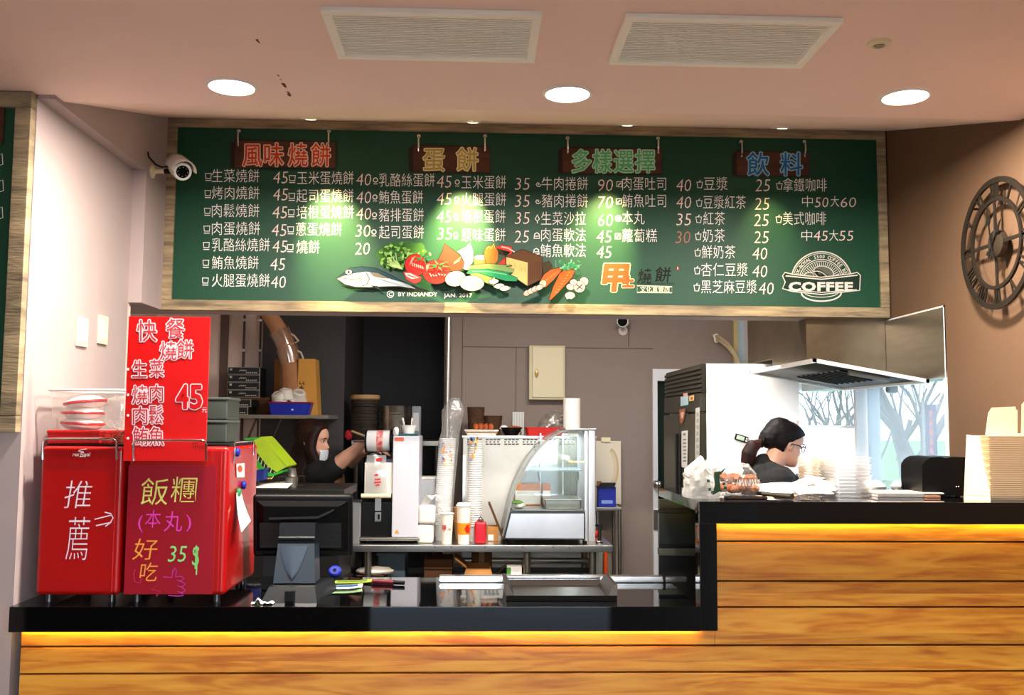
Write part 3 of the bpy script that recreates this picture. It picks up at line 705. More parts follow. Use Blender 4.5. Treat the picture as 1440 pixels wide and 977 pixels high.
# --- orange and black logo
b = MB()
b.fat('甲', BP, 847, 389, 38, 2.2, E0, mi=1, off=.03, w=38, shear=.12); b.fat('甲', BP, 847, 389, 38, 1.0, E0*2.5, mi=0, off=.03, w=38, shear=.12)
b.fat('上', BP, 875, 396, 16, 1.5, E0, mi=1, off=.03, w=16, shear=.12); b.fat('上', BP, 875, 396, 16, .6, E0*2.5, mi=0, off=.03, w=16, shear=.12)
b.text('燒', BP, 896, 388, 21, E0, mi=2, w=21, shear=.12, off=.01); b.text('餅', BP, 921, 386, 21, E0, mi=2, w=23, shear=.12, off=.01)
b.text('JIA SHANG SHAO-PING', BP, 897, 398.6, 3.2, E0, mi=2, w=52)
b.ribbon([(896, 401.5), (945, 403), (945, 411.5), (896, 411)], 1.4, BP, E0, mi=3, closed=True); b.text('文化直營店', BP, 900, 406.7, 8, E0, mi=3, w=42, off=.02)
blob_pts = arc((953, 377), 2.6, 0, 2*PI, 12)[:-1]; b.poly([BP(x, y, E0) for x, y in blob_pts], 4); b.ribbon([(953, 375), (953, 379)], 1.2, BP, E0*2, mi=3)
b.build('shop_logo', [mat('logo_orange', (236, 72, 16), .7), mat('logo_rim', (250, 214, 176), .8), mat('logo_black', (18, 18, 16), .8), mat('logo_cream', (226, 224, 190), .8), mat('logo_seal', (140, 26, 20), .8)], menu, smooth=False)
# --- coffee emblem
cw = mat('emblem_white', (222, 218, 206), .85); cg = mat('emblem_dark', (20, 44, 32), .85); cm = mat('emblem_mid', (96, 100, 84), .85)
cb = MB(); D_ = lambda x, y: (960+x/5.143, 240+y/5.143); cx, cy = D_(1003, 800)
def ring(r, w, a0=PI, a1=2*PI): cb.ribbon([(cx+(p[0]), cy+p[1]*.98) for p in arc((0, 0), r, a0, a1, 40)], w, BP, E0, 0)
ring(42.5, 1.8); ring(40, .8); ring(31.5, 1.2); ring(29, .8)
cb.ribbon([(cx+p[0], cy+16+p[1]*.42) for p in arc((0, 0), 28, 0, PI, 24)], 2, BP, E0, 0); cb.ribbon([(cx+p[0], cy+15+p[1]*.30) for p in arc((0, 0), 24, 0, PI, 24)], 1, BP, E0, 0)
for i in range(27):
    a = PI+PI*(i+.5)/27; cb.ribbon([(cx+math.cos(a)*17, cy+math.sin(a)*17), (cx+math.cos(a)*27.5, cy+math.sin(a)*27.5)], .9, BP, E0, 0)
def bean(x, y, rx, ry, rot):
    pts = [(x+math.cos(a)*rx*math.cos(rot)-math.sin(a)*ry*math.sin(rot), y+math.cos(a)*rx*math.sin(rot)+math.sin(a)*ry*math.cos(rot)) for a in [i*PI/10 for i in range(20)]]
    cb.poly([BP(*p, E0*2) for p in pts], 2); cb.ribbon(pts, 1, BP, E0*3, 0, closed=True)
    cb.ribbon([(x+(t*rx)*math.cos(rot)-math.sin(t*3)*ry*.3*math.sin(rot), y+(t*rx)*math.sin(rot)+math.sin(t*3)*ry*.3*math.cos(rot)) for t in (-1, -.6, -.2, .2, .6, 1)], .9, BP, E0*3, 1)
bean(*D_(905, 770), 9, 6, -.5); bean(*D_(1020, 735), 14, 8.5, .25); bean(*D_(995, 765), 11, 6, .5)
for i, ch in enumerate('REX-ROYAL S500 COFFEE BEAN'):
    a = PI*1.06+PI*.9*i/25
    if ch != ' ': cb.text(ch, BP, cx+math.cos(a)*35.8, cy+math.sin(a)*35.2, 6.2, E0, rot=a+PI/2, align='M', off=.02)
pts = [D_(*p) for p in [(722, 760), (740, 735), (800, 750), (1003, 770), (1220, 745), (1262, 735), (1285, 755), (1280, 865), (1225, 870), (1003, 895), (790, 872), (722, 852), (742, 805)]]
cb.poly([BP(*p, E0*4) for p in pts], 1); cb.ribbon(pts, 1.4, BP, E0*5, 0, closed=True)
cb.ribbon([D_(*p) for p in [(745, 760), (1003, 785), (1265, 755)]], 1.6, BP, E0*5, 0); cb.ribbon([D_(*p) for p in [(760, 860), (1003, 880), (1260, 860)]], 1.2, BP, E0*5, 0)
cb.text('COFFEE', BP, *D_(765, 836), 15.5, E0*6, off=.045, w=91, sp=1.08)
cb.build('coffee_emblem', [cw, cg, cm], menu, smooth=False)

# ------------------------------------------------------------------ second board at the left edge
p0 = PY(43, 129, 2.775); p1 = PY(18, 608, 2.775)
x1 = -1.309; zt, zb = 2.383, PY(25, 608, 2.77).z
t = thing('menu_board', 'green chalk board cut off by the left edge of the photo', 'menu board', (-1.7, 2.775, zb))
b = MB(); b.box(-2.1, x1-.02, 2.782, 2.80, zb+.02, zt-.02); b.build('panel', board_green, t)
b = MB(); w = .047
b.box(-2.1, x1, 2.768, 2.80, zt-w, zt, bev=.003); b.box(-2.1, x1, 2.768, 2.80, zb, zb+w, bev=.003); b.box(x1-w, x1, 2.768, 2.80, zb+w, zt-w, bev=.003)
b.build('frame', weathered, t)
b = MB(); q = PY(4, 175, 2.781); b.box(q.x-.25, q.x+.004, 2.776, 2.782, q.z-.06, q.z+.05); b.build('title_plaque', plaque_wood, t)
b = MB()
for (x, y) in [(1, 225), (2, 262), (1, 300)]: b.ribbon([(x-4, y-7), (x+2, y-9), (x+3, y+6), (x-4, y+8)], 1.2, lambda a, c, l: PY(a, c, 2.7815), 0)
b.build('chalk_marks', chalk, t)
# ================================================================== COUNTER
zg = [PY(1200, y, 2.79).z for y in (761.5, 817, 853.5, 907, 944)]
zg += [zg[-1]-.105, zg[-1]-.19, zg[-1]-.29, zg[-1]-.40]
wood = plank_wood('plank_wood', (240, 174, 66), (230, 154, 50), (194, 108, 30), zg)
xl0 = PY(30, 890, 2.79).x
ZL, ZU = .9, 1.2
b = MB(); edges = [1.14]+zg+[FLOOR]
for i in range(len(edges)-1):
    zt, zb = edges[i], edges[i+1]; g = .0025
    if zb >= zg[2]-.001: b.box(.700, XW-.001, 2.79, 2.82, zb+g, zt-g, bev=.002)
    elif zt > .832: b.box(.700, XW-.001, 2.79, 2.82, zb+g, zt-g, bev=.002); b.box(xl0, .700, 2.79, 2.82, zb+g, .832, bev=.002)
    else: b.box(xl0, XW-.001, 2.79, 2.82, zb+g, zt-g, bev=.002)
t = thing('wood_panelling', 'honey-coloured horizontal wood planks cladding the front of the counter', 'counter front', (.2, 2.8, FLOOR))
b.build('plank_cladding', wood, t)
b = MB(); b.box(xl0+.01, XW-.002, 2.81, 2.825, FLOOR, .83); b.box(.71, XW-.002, 2.81, 2.825, .83, 1.13); b.build('backing', mat('groove_dark', (60, 30, 14), .8), t)
def slab(name, label, x0, x1, y0, y1, z, lip, cat='countertop'):
    t = thing(name, label, cat, ((x0+x1)/2, y0, z-lip))
    b = MB(); b.box(x0, x1, y0+.0085, y1, z-.03, z-.0001); b.box(x0, x1, y0, y0+.009, z-lip, z, bev=.0015); b.build('slab', granite, t)
    return t
t = slab('worktop', 'long low black granite counter top carrying the red machines', -1.302, .652, Y0, 3.29, ZL, .07)
strip = mat('led_strip', (255, 180, 60), .5, emit=(255, 200, 48), es=STRIP_E)
b = MB(); b.box(xl0, .65, 2.7765, 2.7815, .8345, .8385); b.build('light_strip', strip, t)
b = MB(); b.box(-1.28, .64, 3.24, 3.27, FLOOR, .87); b.build('rear_panel', dark_steel, t)
t = slab('worktop', 'higher black granite counter top on the right carrying bags and boxes', .6525, XW-.002, Y0, 3.38, ZU, .064)
b = MB(); b.box(.705, XW-.004, 2.7765, 2.7815, 1.1405, 1.1445); b.build('light_strip', strip, t)
b = MB(); b.box(.6525, .7035, Y0, 2.7895, .831, ZU-.064, bev=.0015); b.box(.6525, .700, 2.79, 2.822, .831, ZU-.064); b.build('end_upright', granite, t)
b = MB(); b.box(.80, XW-.004, 3.34, 3.37, FLOOR, 1.168); b.build('rear_panel', dark_steel, t)
# steel bench behind the higher counter
t = thing('work_bench', 'dark steel kitchen bench behind the higher counter', 'bench', (1.1, 3.42, FLOOR))
xb = .662; bs = mat('bench_side', (40, 44, 38), .35, .5)
b = MB(); b.box(.81, XW-.01, 3.45, 3.95, 1.12, 1.155); b.box(xb, XW-.01, 3.42, 3.449, 1.12, 1.155, bev=.002); b.build('top', bs, t)
b = MB(); b.box(xb, XW-.02, 3.425, 3.45, .995, 1.105, bev=.002); b.build('upper_panel', bs, t)
b = MB(); b.box(xb, XW-.02, 3.422, 3.46, .955, .980, bev=.002); b.build('ledge', mat('bench_ledge', (84, 84, 74), .4, .6), t)
b = MB(); b.box(xb+.004, .80, 3.452, 3.46, FLOOR+.1, 1.118); b.box(.81, XW-.02, 3.47, 3.94, FLOOR+.1, 1.118); b.build('cabinet', mat('bench_black', (20, 20, 20), .4), t)
for y in (3.48, 3.92):
    for x in (.84, XW-.05): b = MB(); b.box(x-.015, x+.015, y-.015, y+.015, FLOOR, FLOOR+.1); b.build('leg', steel_dull, t)

# ------------------------------------------------------------------ red machines
def rail(pts, parent):
    b = MB(); q = []
    n = len(pts)
    for i in range(n):
        p = V(pts[i])
        if 0 < i < n-1:
            a = (V(pts[i-1])-p).normalized()*.012; c = (V(pts[i+1])-p).normalized()*.012
            q += [p+a, p+a*.3+c*.3, p+c]
        else: q.append(p)
    b.tube(q, .0033, 8); b.build('rail', chrome, parent)
dots = mat('vent_dots', (120, 10, 10), .5)
def machine(px0, px1, ytop, ybot, label, front_m, yf=2.822, depth=.37, xr=None):
    p0 = PY(px0, ybot, yf); p1 = PY(px1, ybot, yf); zt = PY(px0, ytop, yf).z; z0 = ZL+.022
    x1 = xr if xr is not None else p1.x
    t = thing('coffee_machine', label, 'coffee machine', ((p0.x+x1)/2, yf+depth/2, ZL), 'red coffee machines seen from behind')
    b = MB(); b.box(p0.x, x1, yf, yf+depth, z0, zt, bev=.014, seg=4); b.build('housing', red_box, t)
    b = MB(); b.box(p0.x+.008, x1-.008, yf+.02, yf+depth-.02, zt-.002, zt+.006); b.build('top_plate', black_plastic, t)
    b = MB(); w = x1-p0.x
    for zrow in range(4):
        for i in range(34):
            cx = p0.x+.02+(w-.06)*(i+.5*(zrow % 2))/34; cz = zt-.052-zrow*.0045
            b.poly([(cx+math.cos(a)*.0014, yf-.0003, cz+math.sin(a)*.0014) for a in [k*PI/3 for k in range(6)]])
    b.build('vent_holes', dots, t)
    b = MB()
    b.box(x1-.022, x1-.0205, yf-.0008, yf, z0+.01, zt-.01); b.box(x1-.012, x1-.0108, yf+.0005, yf+.003, z0+.01, zt-.01)
    b.build('edge_glint', mat('edge_shine', (214, 60, 60), .15, coat=1), t)  # lighter red strips paint the glint down the rounded right edge
    for fx in (p0.x+.03, x1-.03):
        for fy in (yf+.03, yf+depth-.03):
            b = MB(); b.cyl((fx, fy, ZL), (fx, fy, z0+.003), .011, .009, n=14); b.build('foot', mat('foot_grey', (70, 72, 74), .3, .8), t)
    return t, p0.x, x1, z0, zt, yf
m1, mx0, mx1, mz0, mz1, my = machine(48, 167, 627, 838, 'left red coffee machine with white handwriting, against the pale wall', red_box, depth=.34)
FP = lambda x, y, l: PY(x, y, my-.0012-l)
rail([FP(60, 646, .004), FP(60, 617, .004), FP(164, 617, .004), FP(164, 646, .004)], m1)
b = MB()
for (s, x, y, h, w) in [('推', 90, 695, 40, 40), ('薦', 92, 757, 62, 35)]: b.text(s, FP, x, y, h, off=-.012, w=w, shear=.16)
b.build('handwriting', mat('white_marker', (236, 226, 236), .7), m1, smooth=False); b = MB()
for q in ([(133, 730), (157, 724)], [(135, 739), (157, 734)], [(147, 720), (156, 722), (159, 728), (155, 735), (148, 740)]): b.ribbon(q, 1.6, FP)
b.build('drawn_arrow', mat('white_marker', (236, 226, 236), .7), m1, smooth=False)
b = MB(); b.text('rex royal', FP, 102, 638.5, 7, w=25, off=.012, shear=.2)
b.ribbon([(122, 631), (112, 632.5), (110, 634), (117, 635), (118, 636), (113, 637)], 1.3, FP); b.ribbon([(112, 642), (121, 641)], 1, FP)
b.build('maker_logo', chalk, m1, smooth=False)

m2, nx0, nx1, nz0, nz1, ny = machine(173, 316, 627, 842, 'right red coffee machine with colourful handwriting on a crimson front', crimson, yf=2.822, depth=.37)
b = MB(); q0 = PY(174, 842, ny); q1 = PY(299, 842, ny); b.box(q0.x, q1.x, ny-.0015, ny+.004, nz0+.004, PY(180, 654, ny).z); b.build('front_sheet', crimson, m2)
FP2 = lambda x, y, l: PY(x, y, ny-.0025-l)
rail([FP2(188, 648, .028), FP2(188, 619, .028), FP2(290, 619, .028), FP2(290, 648, .028)], m2)
rail([(nx1+.002, ny+.05, nz1-.05), (nx1+.002, ny+.05, nz1+.012), (nx1+.002, ny+.30, nz1+.012), (nx1+.002, ny+.30, nz1-.035)], m2)
MK = [mat('yellow_marker', (236, 232, 120), .7), mat('pink_marker', (238, 66, 190), .7), mat('orange_marker', (244, 160, 60), .7), mat('green_marker', (140, 226, 130), .7), mat('violet_marker', (196, 56, 170), .7), mat('faded_marker', (200, 40, 96), .7)]
for mi, rows_ in [(0, [('飯', 198, 691, 38, 39, .1), ('糰', 240, 688, 36, 38, .1)]), (1, [('(', 194, 733, 24, 7, 0), ('本', 204, 729, 25, 22, .1), ('丸', 230, 733, 29, 26, .1), (')', 262, 732, 24, 7, 0)]),
                  (2, [('好', 186, 772, 30, 36, .15), ('吃', 196, 804, 27, 26, .15)]), (3, [('35', 236, 778, 30, 27, .2), ('$', 270, 780, 38, 10, .1)])]:
    b = MB()
    for (s, x, y, h, w, sh) in rows_: b.text(s, FP2, x, y, h, off=-.004, w=w, shear=sh)
    if mi == 3: b.ribbon([(278, 770), (277, 790), (276, 808)], 1.8, FP2)
    b.build('handwriting', MK[mi], m2, smooth=False)
th = [(230, 811), (242, 812), (243, 802), (246, 798), (248, 803), (247, 811), (254, 810), (259, 813), (255, 816), (248, 815), (256, 818), (261, 821), (256, 825), (249, 823), (257, 826), (261, 830), (256, 833), (249, 831), (256, 834), (258, 837), (250, 838), (237, 837)]
b = MB(); b.ribbon(th, 1.3, FP2); b.build('drawn_thumb', MK[4], m2, smooth=False)
b = MB(); b.ribbon([(190, 800), (188, 808), (190, 818), (197, 820), (200, 812)], 1.2, FP2); b.ribbon([(214, 830), (222, 822), (212, 828), (226, 832), (220, 838)], 1.2, FP2); b.build('faded_scribble', MK[5], m2, smooth=False)
# things stuck on the right machine's side
sx = nx1+.0015
def SP(x, y, l=0): return PX(x, y, sx+l)
for (x, y, m, lab) in [(332, 636, blue_plastic, 'upper blue round magnet on the side of the right red machine'), (341, 682, blue_plastic, 'lower blue round magnet on the side of the right red machine'), (333.5, 692, mat('magnet_green', (60, 160, 96), .4), 'green round magnet holding a paper slip on the red machine')]:
    p = SP(x, y); b = MB(); b.lathe([(.012, 0), (.0135, .004), (.011, .010), (0, .012)], p, 18, rot=Matrix.Rotation(PI/2, 3, 'Y')); o = b.build('magnet', m, base=tuple(p)); tag(o, lab, 'magnet', 'round magnets on the red machine')
p = SP(338, 661); b = MB(); b.poly([SP(332.5, 652, .001), SP(344, 651, .001), SP(344, 671, .001), SP(333, 671, .001)]); b.prism([(0, 0)]*0 or [(332.5, 652), (344, 651), (344, 671), (333, 671)], lambda x, y, d: SP(x, y, d), .0002, .0009)
t = thing('card', 'small white card with an orange dot stuck on the red machine', 'card', tuple(p)); b.build('sheet', paper, t, smooth=False)
b = MB(); b.poly([SP(337.5+3.4*math.cos(a), 659+5*math.sin(a), .0016) for a in [i*PI/8 for i in range(16)]]); b.build('dot', mat('dot_orange', (214, 84, 48), .7), t)
t = thing('paper_slip', 'curling white paper slip hanging under the green magnet', 'paper', tuple(SP(334, 694)))
b = MB(); top = SP(334, 697, .003); 
b.grid(lambda u, v: PX(332.5+u*(6+7*v)+12*v*v*(.6+.0*u), 693+v*(55-10*u)-(6*u), sx+.004+.03*v*v+.012*u*v), 4, 8); b.build('slip', paper, t)
# red acrylic sign between the rail and the machine
t = thing('price_sign', 'upright red sign with white outlined handwriting leaning on the right red machine', 'sign', tuple(PY(234, 648, 2.806)))
q0, q1 = PY(173, 648, 2.806), PY(295.5, 446, 2.806)
b = MB(); b.box(q0.x, q1.x, 2.806, 2.812, q0.z, q1.z, bev=.001); b.build('sheet', red_sign, t)
FS = lambda x, y, l: PY(x, y, 2.8052-l)
SM = [mat('sign_white', (246, 226, 232), .7), mat('sign_letter_fill', (196, 44, 52), .7), red_sign, mat('sign_maroon', (110, 8, 10), .7)]
for k, rows_ in enumerate([[('快', 192, 465, 30, 29), ('餐', 233, 462, 28, 27), ('燒', 224, 493, 26, 25), ('餅', 248, 491, 26, 24)], [('生', 185, 519, 25, 22), ('菜', 210, 518, 25, 21)], [('燒', 185, 555, 26, 23), ('肉', 210, 553, 25, 20)], [('肉', 186, 584, 25, 22), ('鬆', 208, 583, 26, 22)], [('鮪', 186, 613, 26, 23), ('魚', 209, 613, 26, 22)]]):
    b = MB()
    for (s, x, y, h, w) in rows_: b.fat(s, FS, x+w/2, y, h, 1.5, 0, mi=0, w=w-1.5, align='M'); b.text(s, FS, x+w/2, y, h, .0005, mi=1, off=.004, w=w-1.5, align='M')
    if k: y = (519, 555, 584, 616)[k-1]; b.poly([FS(180+2*math.cos(a), y+2*math.sin(a), 0) for a in [i*PI/5 for i in range(10)]], 0)
    b.build('handwriting', SM, t, smooth=False)
b = MB()
for (s, x, w) in [('4', 248, 17), ('5', 267, 17)]: b.fat(s, FS, x+w/2, 557, 43, 2.4, 0, mi=0, off=.008, w=w-1, align='M'); b.fat(s, FS, x+w/2, 557, 43, 1.0, .0005, mi=2, off=.008, w=w-1, align='M')
b.text('元', FS, 284, 576, 8, 0, w=7); b.build('price', SM, t, smooth=False)
b = MB(); b.ribbon([(271, 623), (278, 623), (278, 628), (271, 628)], 1, FS, closed=True); b.ribbon([(274.5, 622), (274.5, 632)], 1, FS); b.text('燒餅', FS, 279, 629, 6, 0, w=9); b.build('shop_logo', SM[3], t, smooth=False)

# ------------------------------------------------------------------ on top of the machines
zt1 = mz1+.006
def prect(px0, px1, py0, py1, y): a, c = PY(px0, py1, y), PY(px1, py0, y); return a.x, c.x, a.z, c.z
# red box and clear tub
x0, x1, _, _ = prect(66, 141, 602, 622, 2.87)
t = thing('storage_box', 'shallow red box under the clear tub on the left machine', 'box', ((x0+x1)/2, 2.95, zt1))
b = MB(); b.box(x0, x1, 2.87, 3.11, zt1, zt1+.038, bev=.004); b.build('body', red_plastic, t); b = MB(); b.box(x0-.002, x1+.002, 2.868, 3.112, zt1+.030, zt1+.040, bev=.003); b.build('lid', red_plastic, t)
xa = x1+.004
t = thing('storage_box', 'second red box half hidden behind the price sign', 'box', (xa+.05, 3.0, zt1))
b = MB(); b.box(xa+.03, xa+.10, 2.96, 3.11, zt1, zt1+.038, bev=.003); b.build('body', red_plastic, t); b = MB(); b.box(xa+.029, xa+.101, 2.959, 3.111, zt1+.031, zt1+.040, bev=.003); b.build('lid', red_plastic, t)
t = thing('dried_twigs', 'tangle of dark brown dried twigs beside the red box', 'twigs', (xa+.04, 2.9, zt1)); t['kind'] = 'stuff'
b = MB(); rd = random.Random(6)
for i in range(46):
    p = V((xa+rd.uniform(.005, .075), rd.uniform(2.86, 2.93), zt1+rd.uniform(.003, .034))); q = p+V((rd.uniform(-.03, .03), rd.uniform(-.02, .02), rd.uniform(-.012, .014))); q.z = max(q.z, zt1+.002)
    b.tube([p, (p+q)/2+V((0, 0, rd.uniform(0, .008))), q], .0012, 5)
b.build('twigs', mat('twig_brown', (84, 48, 28), .7), t)
x0, x1, _, _ = prect(72, 176, 545, 602, 2.88); z0 = zt1+.041; z1 = z0+.118
t = thing('storage_tub', 'clear plastic tub full of white packets with red bands', 'tub', ((x0+x1)/2, 3.0, z0))
b = MB()
def tubwall(e, z, yy): return rrect(x0-e, 2.88-e, x1+e, 3.13+e, .02)
lo, hi = tubwall(0, z0, 0), tubwall(.010, z1, 0)
n = len(lo); b._add([(x, y, z0) for x, y in lo]+[(x, y, z1) for x, y in hi], [[i, (i+1) % n, (i+1) % n+n, i+n] for i in range(n)]+[list(range(n))])
b.build('body', tubplastic, t)
b = MB(); rim = rrect(x0-.012, 2.868, x1+.012, 3.142, .024); b.tube([(x, y, z1) for x, y in rim], .004, 8, closed=True); b.build('rim', mat('tub_rim', (226, 220, 212), .4), t)
packs = [(.0, .03, -.05, 'lowest white packet with a red band in the clear tub'), (.0, .062, .0, 'middle white packet with a red band in the clear tub'), (.005, .094, .12, 'topmost tilted white packet with a red band in the clear tub')]
wq = (x1-x0)
for dx, dz, tl, lab in packs:
    c = V((x0+.062+dx, 2.955, z0+dz-.012)); rm = Matrix.Rotation(-tl, 3, 'Y')
    o = thing('paper_packet', lab, 'packet', tuple(c), 'white packets in the clear tub')
    b = MB(); b.ell(c, (.058, .066, .021), rot=rm, amp=.18, freq=3, seed=dz*90); b.build('wrapper', paper, o)
    b = MB(); b.tube([c+rm @ V((math.cos(a)*.0575, math.sin(a)*.0675, .001)) for a in [i*2*PI/28 for i in range(28)]], .0048, 6, closed=True); b.build('band', red_plastic, o)
o = thing('clear_bag', 'bundle of crumpled clear bags at the right end of the tub', 'bag', (x1-.055, 3.0, z0+.004))
b = MB(); b.ell((x1-.055, 3.0, z0+.055), (.048, .07, .05), amp=.35, freq=3.2, seed=4, n=24); b.build('bag', poly, o)
# grey bins on the right machine behind the sign
zt2 = nz1+.006
x0, x1, _, _ = prect(262, 321, 553, 620, 3.02)
for k, lab in enumerate(['lower grey plastic bin behind the red sign', 'upper grey plastic bin behind the red sign']):
    z = zt2+k*.072
    t = thing('plastic_bin', lab, 'bin', ((x0+x1)/2, 3.08, z), 'grey bins stacked on the red machine')
    b = MB(); b.box(x0, x1, 3.02, 3.17, z, z+.066, bev=.006); b.build('body', mat('bin_grey', (58, 66, 60), .35), t)
    b = MB(); b.box(x0-.003, x1+.003, 3.017, 3.173, z+.062, z+.071, bev=.003); b.build('lid', mat('bin_grey_lid', (72, 80, 74), .35), t)

# ------------------------------------------------------------------ till seen from behind
g1 = mat('till_grey', (40, 50, 60), .34); g2 = black_plastic
t = thing('till_monitor', 'black touch-screen till seen from behind on a grey pedestal', 'till', tuple(PZ(420, 838, ZL)))
yb = 2.90
def TP(y): return lambda a, c, l=0: PY(a, c, y-l)
a0, a1 = PY(357, 690, 3.02), PY(494, 812, 3.02)
# tilted screen housing
zt, zb = PY(420, 693, 3.05).z, PY(420, 783, 3.05).z
cx = PY(424, 760, 3.03).x; wd2 = (PY(495, 760, 3.02).x-PY(354, 760, 3.02).x)/2
rmt = Matrix.Rotation(math.radians(9), 3, 'X')
cc = V((cx, 3.055, (zt+zb)/2)); hh = (zt-zb)/2
def TL(x, y, z): return cc+rmt @ V((x, y, z))
b = MB(); b.rbox(cc, (2*wd2, .035, 2*hh), rmt, .012, seg=3); b.build('screen_housing', g2, t)
b = MB()
def frus(x0, x1, z0, z1, y0, ins, y1):
    vs = [TL(x0, y0, z0), TL(x1, y0, z0), TL(x1, y0, z1), TL(x0, y0, z1), TL(x0+ins, y1, z0+ins*.6), TL(x1-ins, y1, z0+ins*.6), TL(x1-ins, y1, z1-ins*.4), TL(x0+ins, y1, z1-ins*.4)]
    b._add(vs, [[0, 1, 2, 3], [7, 6, 5, 4], [0, 4, 5, 1], [1, 5, 6, 2], [2, 6, 7, 3], [3, 7, 4, 0]])
frus(-wd2*.93, wd2*.93, -hh*.8, hh*.82, -.016, .03, -.045)
b.build('back_cover', mat('till_black', (6, 6, 7), .5, spec=.12), t)
b = MB()
b.tube([TL(-wd2*.62, -.05, hh*.30), TL(wd2*.35, -.05, hh*.34), TL(wd2*.6, -.044, hh*.52), TL(wd2*.86, -.03, hh*.78)], [.006, .007, .006, .004], 8)
b.build('cover_ridge', g2, t)
b = MB()
for sgn in (-1, 1):
    for i in range(15): z = -hh*.58+i*hh*.052; b.rbox(TL(sgn*wd2*.56, -.0465, z), (wd2*.5, .003, .0035), rmt)
b.build('vent_slots', mat('till_slot', (24, 24, 24), .5), t)
# hinge and pedestal
def trap(x0t, x1t, yt, x0b, x1b, ybm, yt3, yb3, th):
    vs = [PY(x0b, ybm, yb3), PY(x1b, ybm, yb3), PY(x1t, yt, yt3), PY(x0t, yt, yt3)]
    vs += [v+V((0, th, 0)) for v in vs]
    return vs, [[0, 1, 2, 3], [7, 6, 5, 4], [0, 4, 5, 1], [1, 5, 6, 2], [2, 6, 7, 3], [3, 7, 4, 0]]
b = MB(); b._add(*trap(393, 443, 736, 392, 443, 766, 2.965, 2.945, .07)); b.build('hinge_block', mat('till_slate', (16, 20, 25), .4, spec=.35), t)
b = MB(); p, q = PY(392, 757, 2.944), PY(443, 757, 2.944); b.cyl(p, q, .007, n=14); b.build('hinge_bar', mat('till_slate', (16, 20, 25), .4, spec=.35), t)
b = MB(); b._add(*trap(391, 442, 764, 384, 443, 820, 2.94, 2.885, .09)); b.build('pedestal', g1, t)
# curved shield relief on the pedestal
def shield(u, v):
    w = (1-v)**.65 if v < 1 else 0; px = 413-(3*v)+(u-.5)*40*w; py = 767+v*48
    y = 2.9385-.055*(py-764)/56
    return PY(px, py, y-.001-.010*math.sin(PI*u)*(1-v*.6))
b = MB(); b.grid(shield, 10, 10); b.build('shield', mat('till_blue_grey', (58, 70, 84), .32), t)
b = MB(); q0 = PZ(372, 843, ZL); q1 = PZ(450, 843, ZL)
b._add([(q0.x, 2.82, ZL), (q1.x, 2.82, ZL), (q1.x-.012, 2.85, ZL+.042), (q0.x+.018, 2.85, ZL+.042), (q0.x, 3.02, ZL), (q1.x+.03, 3.02, ZL), (q1.x+.02, 3.01, ZL+.042), (q0.x+.018, 3.01, ZL+.042)],
       [[0, 1, 2, 3], [7, 6, 5, 4], [0, 4, 5, 1], [1, 5, 6, 2], [2, 6, 7, 3], [3, 7, 4, 0]])
b.build('base', mat('till_slate', (16, 20, 25), .4, spec=.35), t)
b = MB(); c0 = PZ(411, 838, ZL+.012); b.box(c0.x-.013, c0.x+.013, 2.818, 2.84, ZL+.006, ZL+.034); b.build('cable_port', g2, t)

p0, q0 = PY(364, 812, 3.0), PY(388, 783, 3.0)
t2 = thing('card_reader', 'slate grey box behind the left of the till pedestal', 'box', ((p0.x+q0.x)/2, 3.05, ZL)); b = MB(); b.box(p0.x, q0.x, 3.03, 3.12, ZL, q0.z, bev=.004); b.build('body', mat('till_slate', (16, 20, 25), .4, spec=.35), t2)
b = MB(); b.box(p0.x+.006, q0.x-.006, 3.0285, 3.031, ZL+.02, ZL+.045); b.build('slot', black_plastic, t2)
# ------------------------------------------------------------------ small things on the low counter
def crumple(name, lab, cat, px, py, z, r, m, seed, amp=.5):
    p = PZ(px, py, z); b = MB(); b.ell(p+V((0, 0, r[2]*.7)), r, amp=amp, freq=2.3, seed=seed, n=18)
    zmin = min(v.z for v in b.v); b.v = [v-V((0, 0, zmin-z)) for v in b.v]
    o = b.build(name, m, base=tuple(p), angle=20); tag(o, lab, cat); return o
p = PZ(370, 849, ZL); b = MB()
b.grid(lambda u, v: p+V(((u-.5)*.062, (v-.5)*.03, .002+.010*abs(mnoise.noise(V((u*4, v*3, 2))))+.014*max(0, 1-((u-.3)/.14)**2)*(1-v*.6))), 14, 6)
o = b.build('tissue', paper, base=tuple(p)); tag(o, 'crumpled white tissue lying by the till base', 'tissue')
p = PZ(471, 816, ZL); t = thing('tape_roll', 'blue round disc standing on the leaflets beside the till', 'tape', tuple(p))
b = MB(); b.lathe([(0, -.014), (.016, -.014), (.021, -.010), (.0225, 0), (.021, .010), (.016, .014), (0, .014)], p+V((0, .0, .029)), 26, rot=Matrix.Rotation(PI/2-.5, 3, 'X'), sy=.85); b.build('disc', blue_plastic, t)
b = MB(); b.lathe([(0, .0145), (.006, .0145)], p+V((0, 0, .029)), 12, rot=Matrix.Rotation(PI/2-.5, 3, 'X')); b.build('hub', black_plastic, t)
def leaflet(cx, cy, z, w, d, rz, lab, m, acc):
    p = PZ(cx, cy, z); rm = Matrix.Rotation(rz, 3, 'Z'); t = thing('leaflet', lab, 'leaflet', tuple(p), 'leaflets beside the till')
    b = MB(); b.grid(lambda u, v: p+rm @ V(((u-.5)*w, (v-.5)*d, .003+.006*max(0, u-.6)**1.2*2)), 8, 4)
    n = len(b.v); b.v += [v-V((0, 0, .002)) for v in b.v]; b.f += [[i+n for i in f][::-1] for f in b.f[:32]]; b.m = [0]*len(b.f)
    b.build('pages', m, t)
    b = MB(); b.grid(lambda u, v: p+rm @ V(((u-.5)*w*.8-.004, (v-.5)*d*.5+d*.1, .0036+.006*max(0, u*.8+.1-.6)**1.2*2)), 8, 3); b.build('print', acc, t)
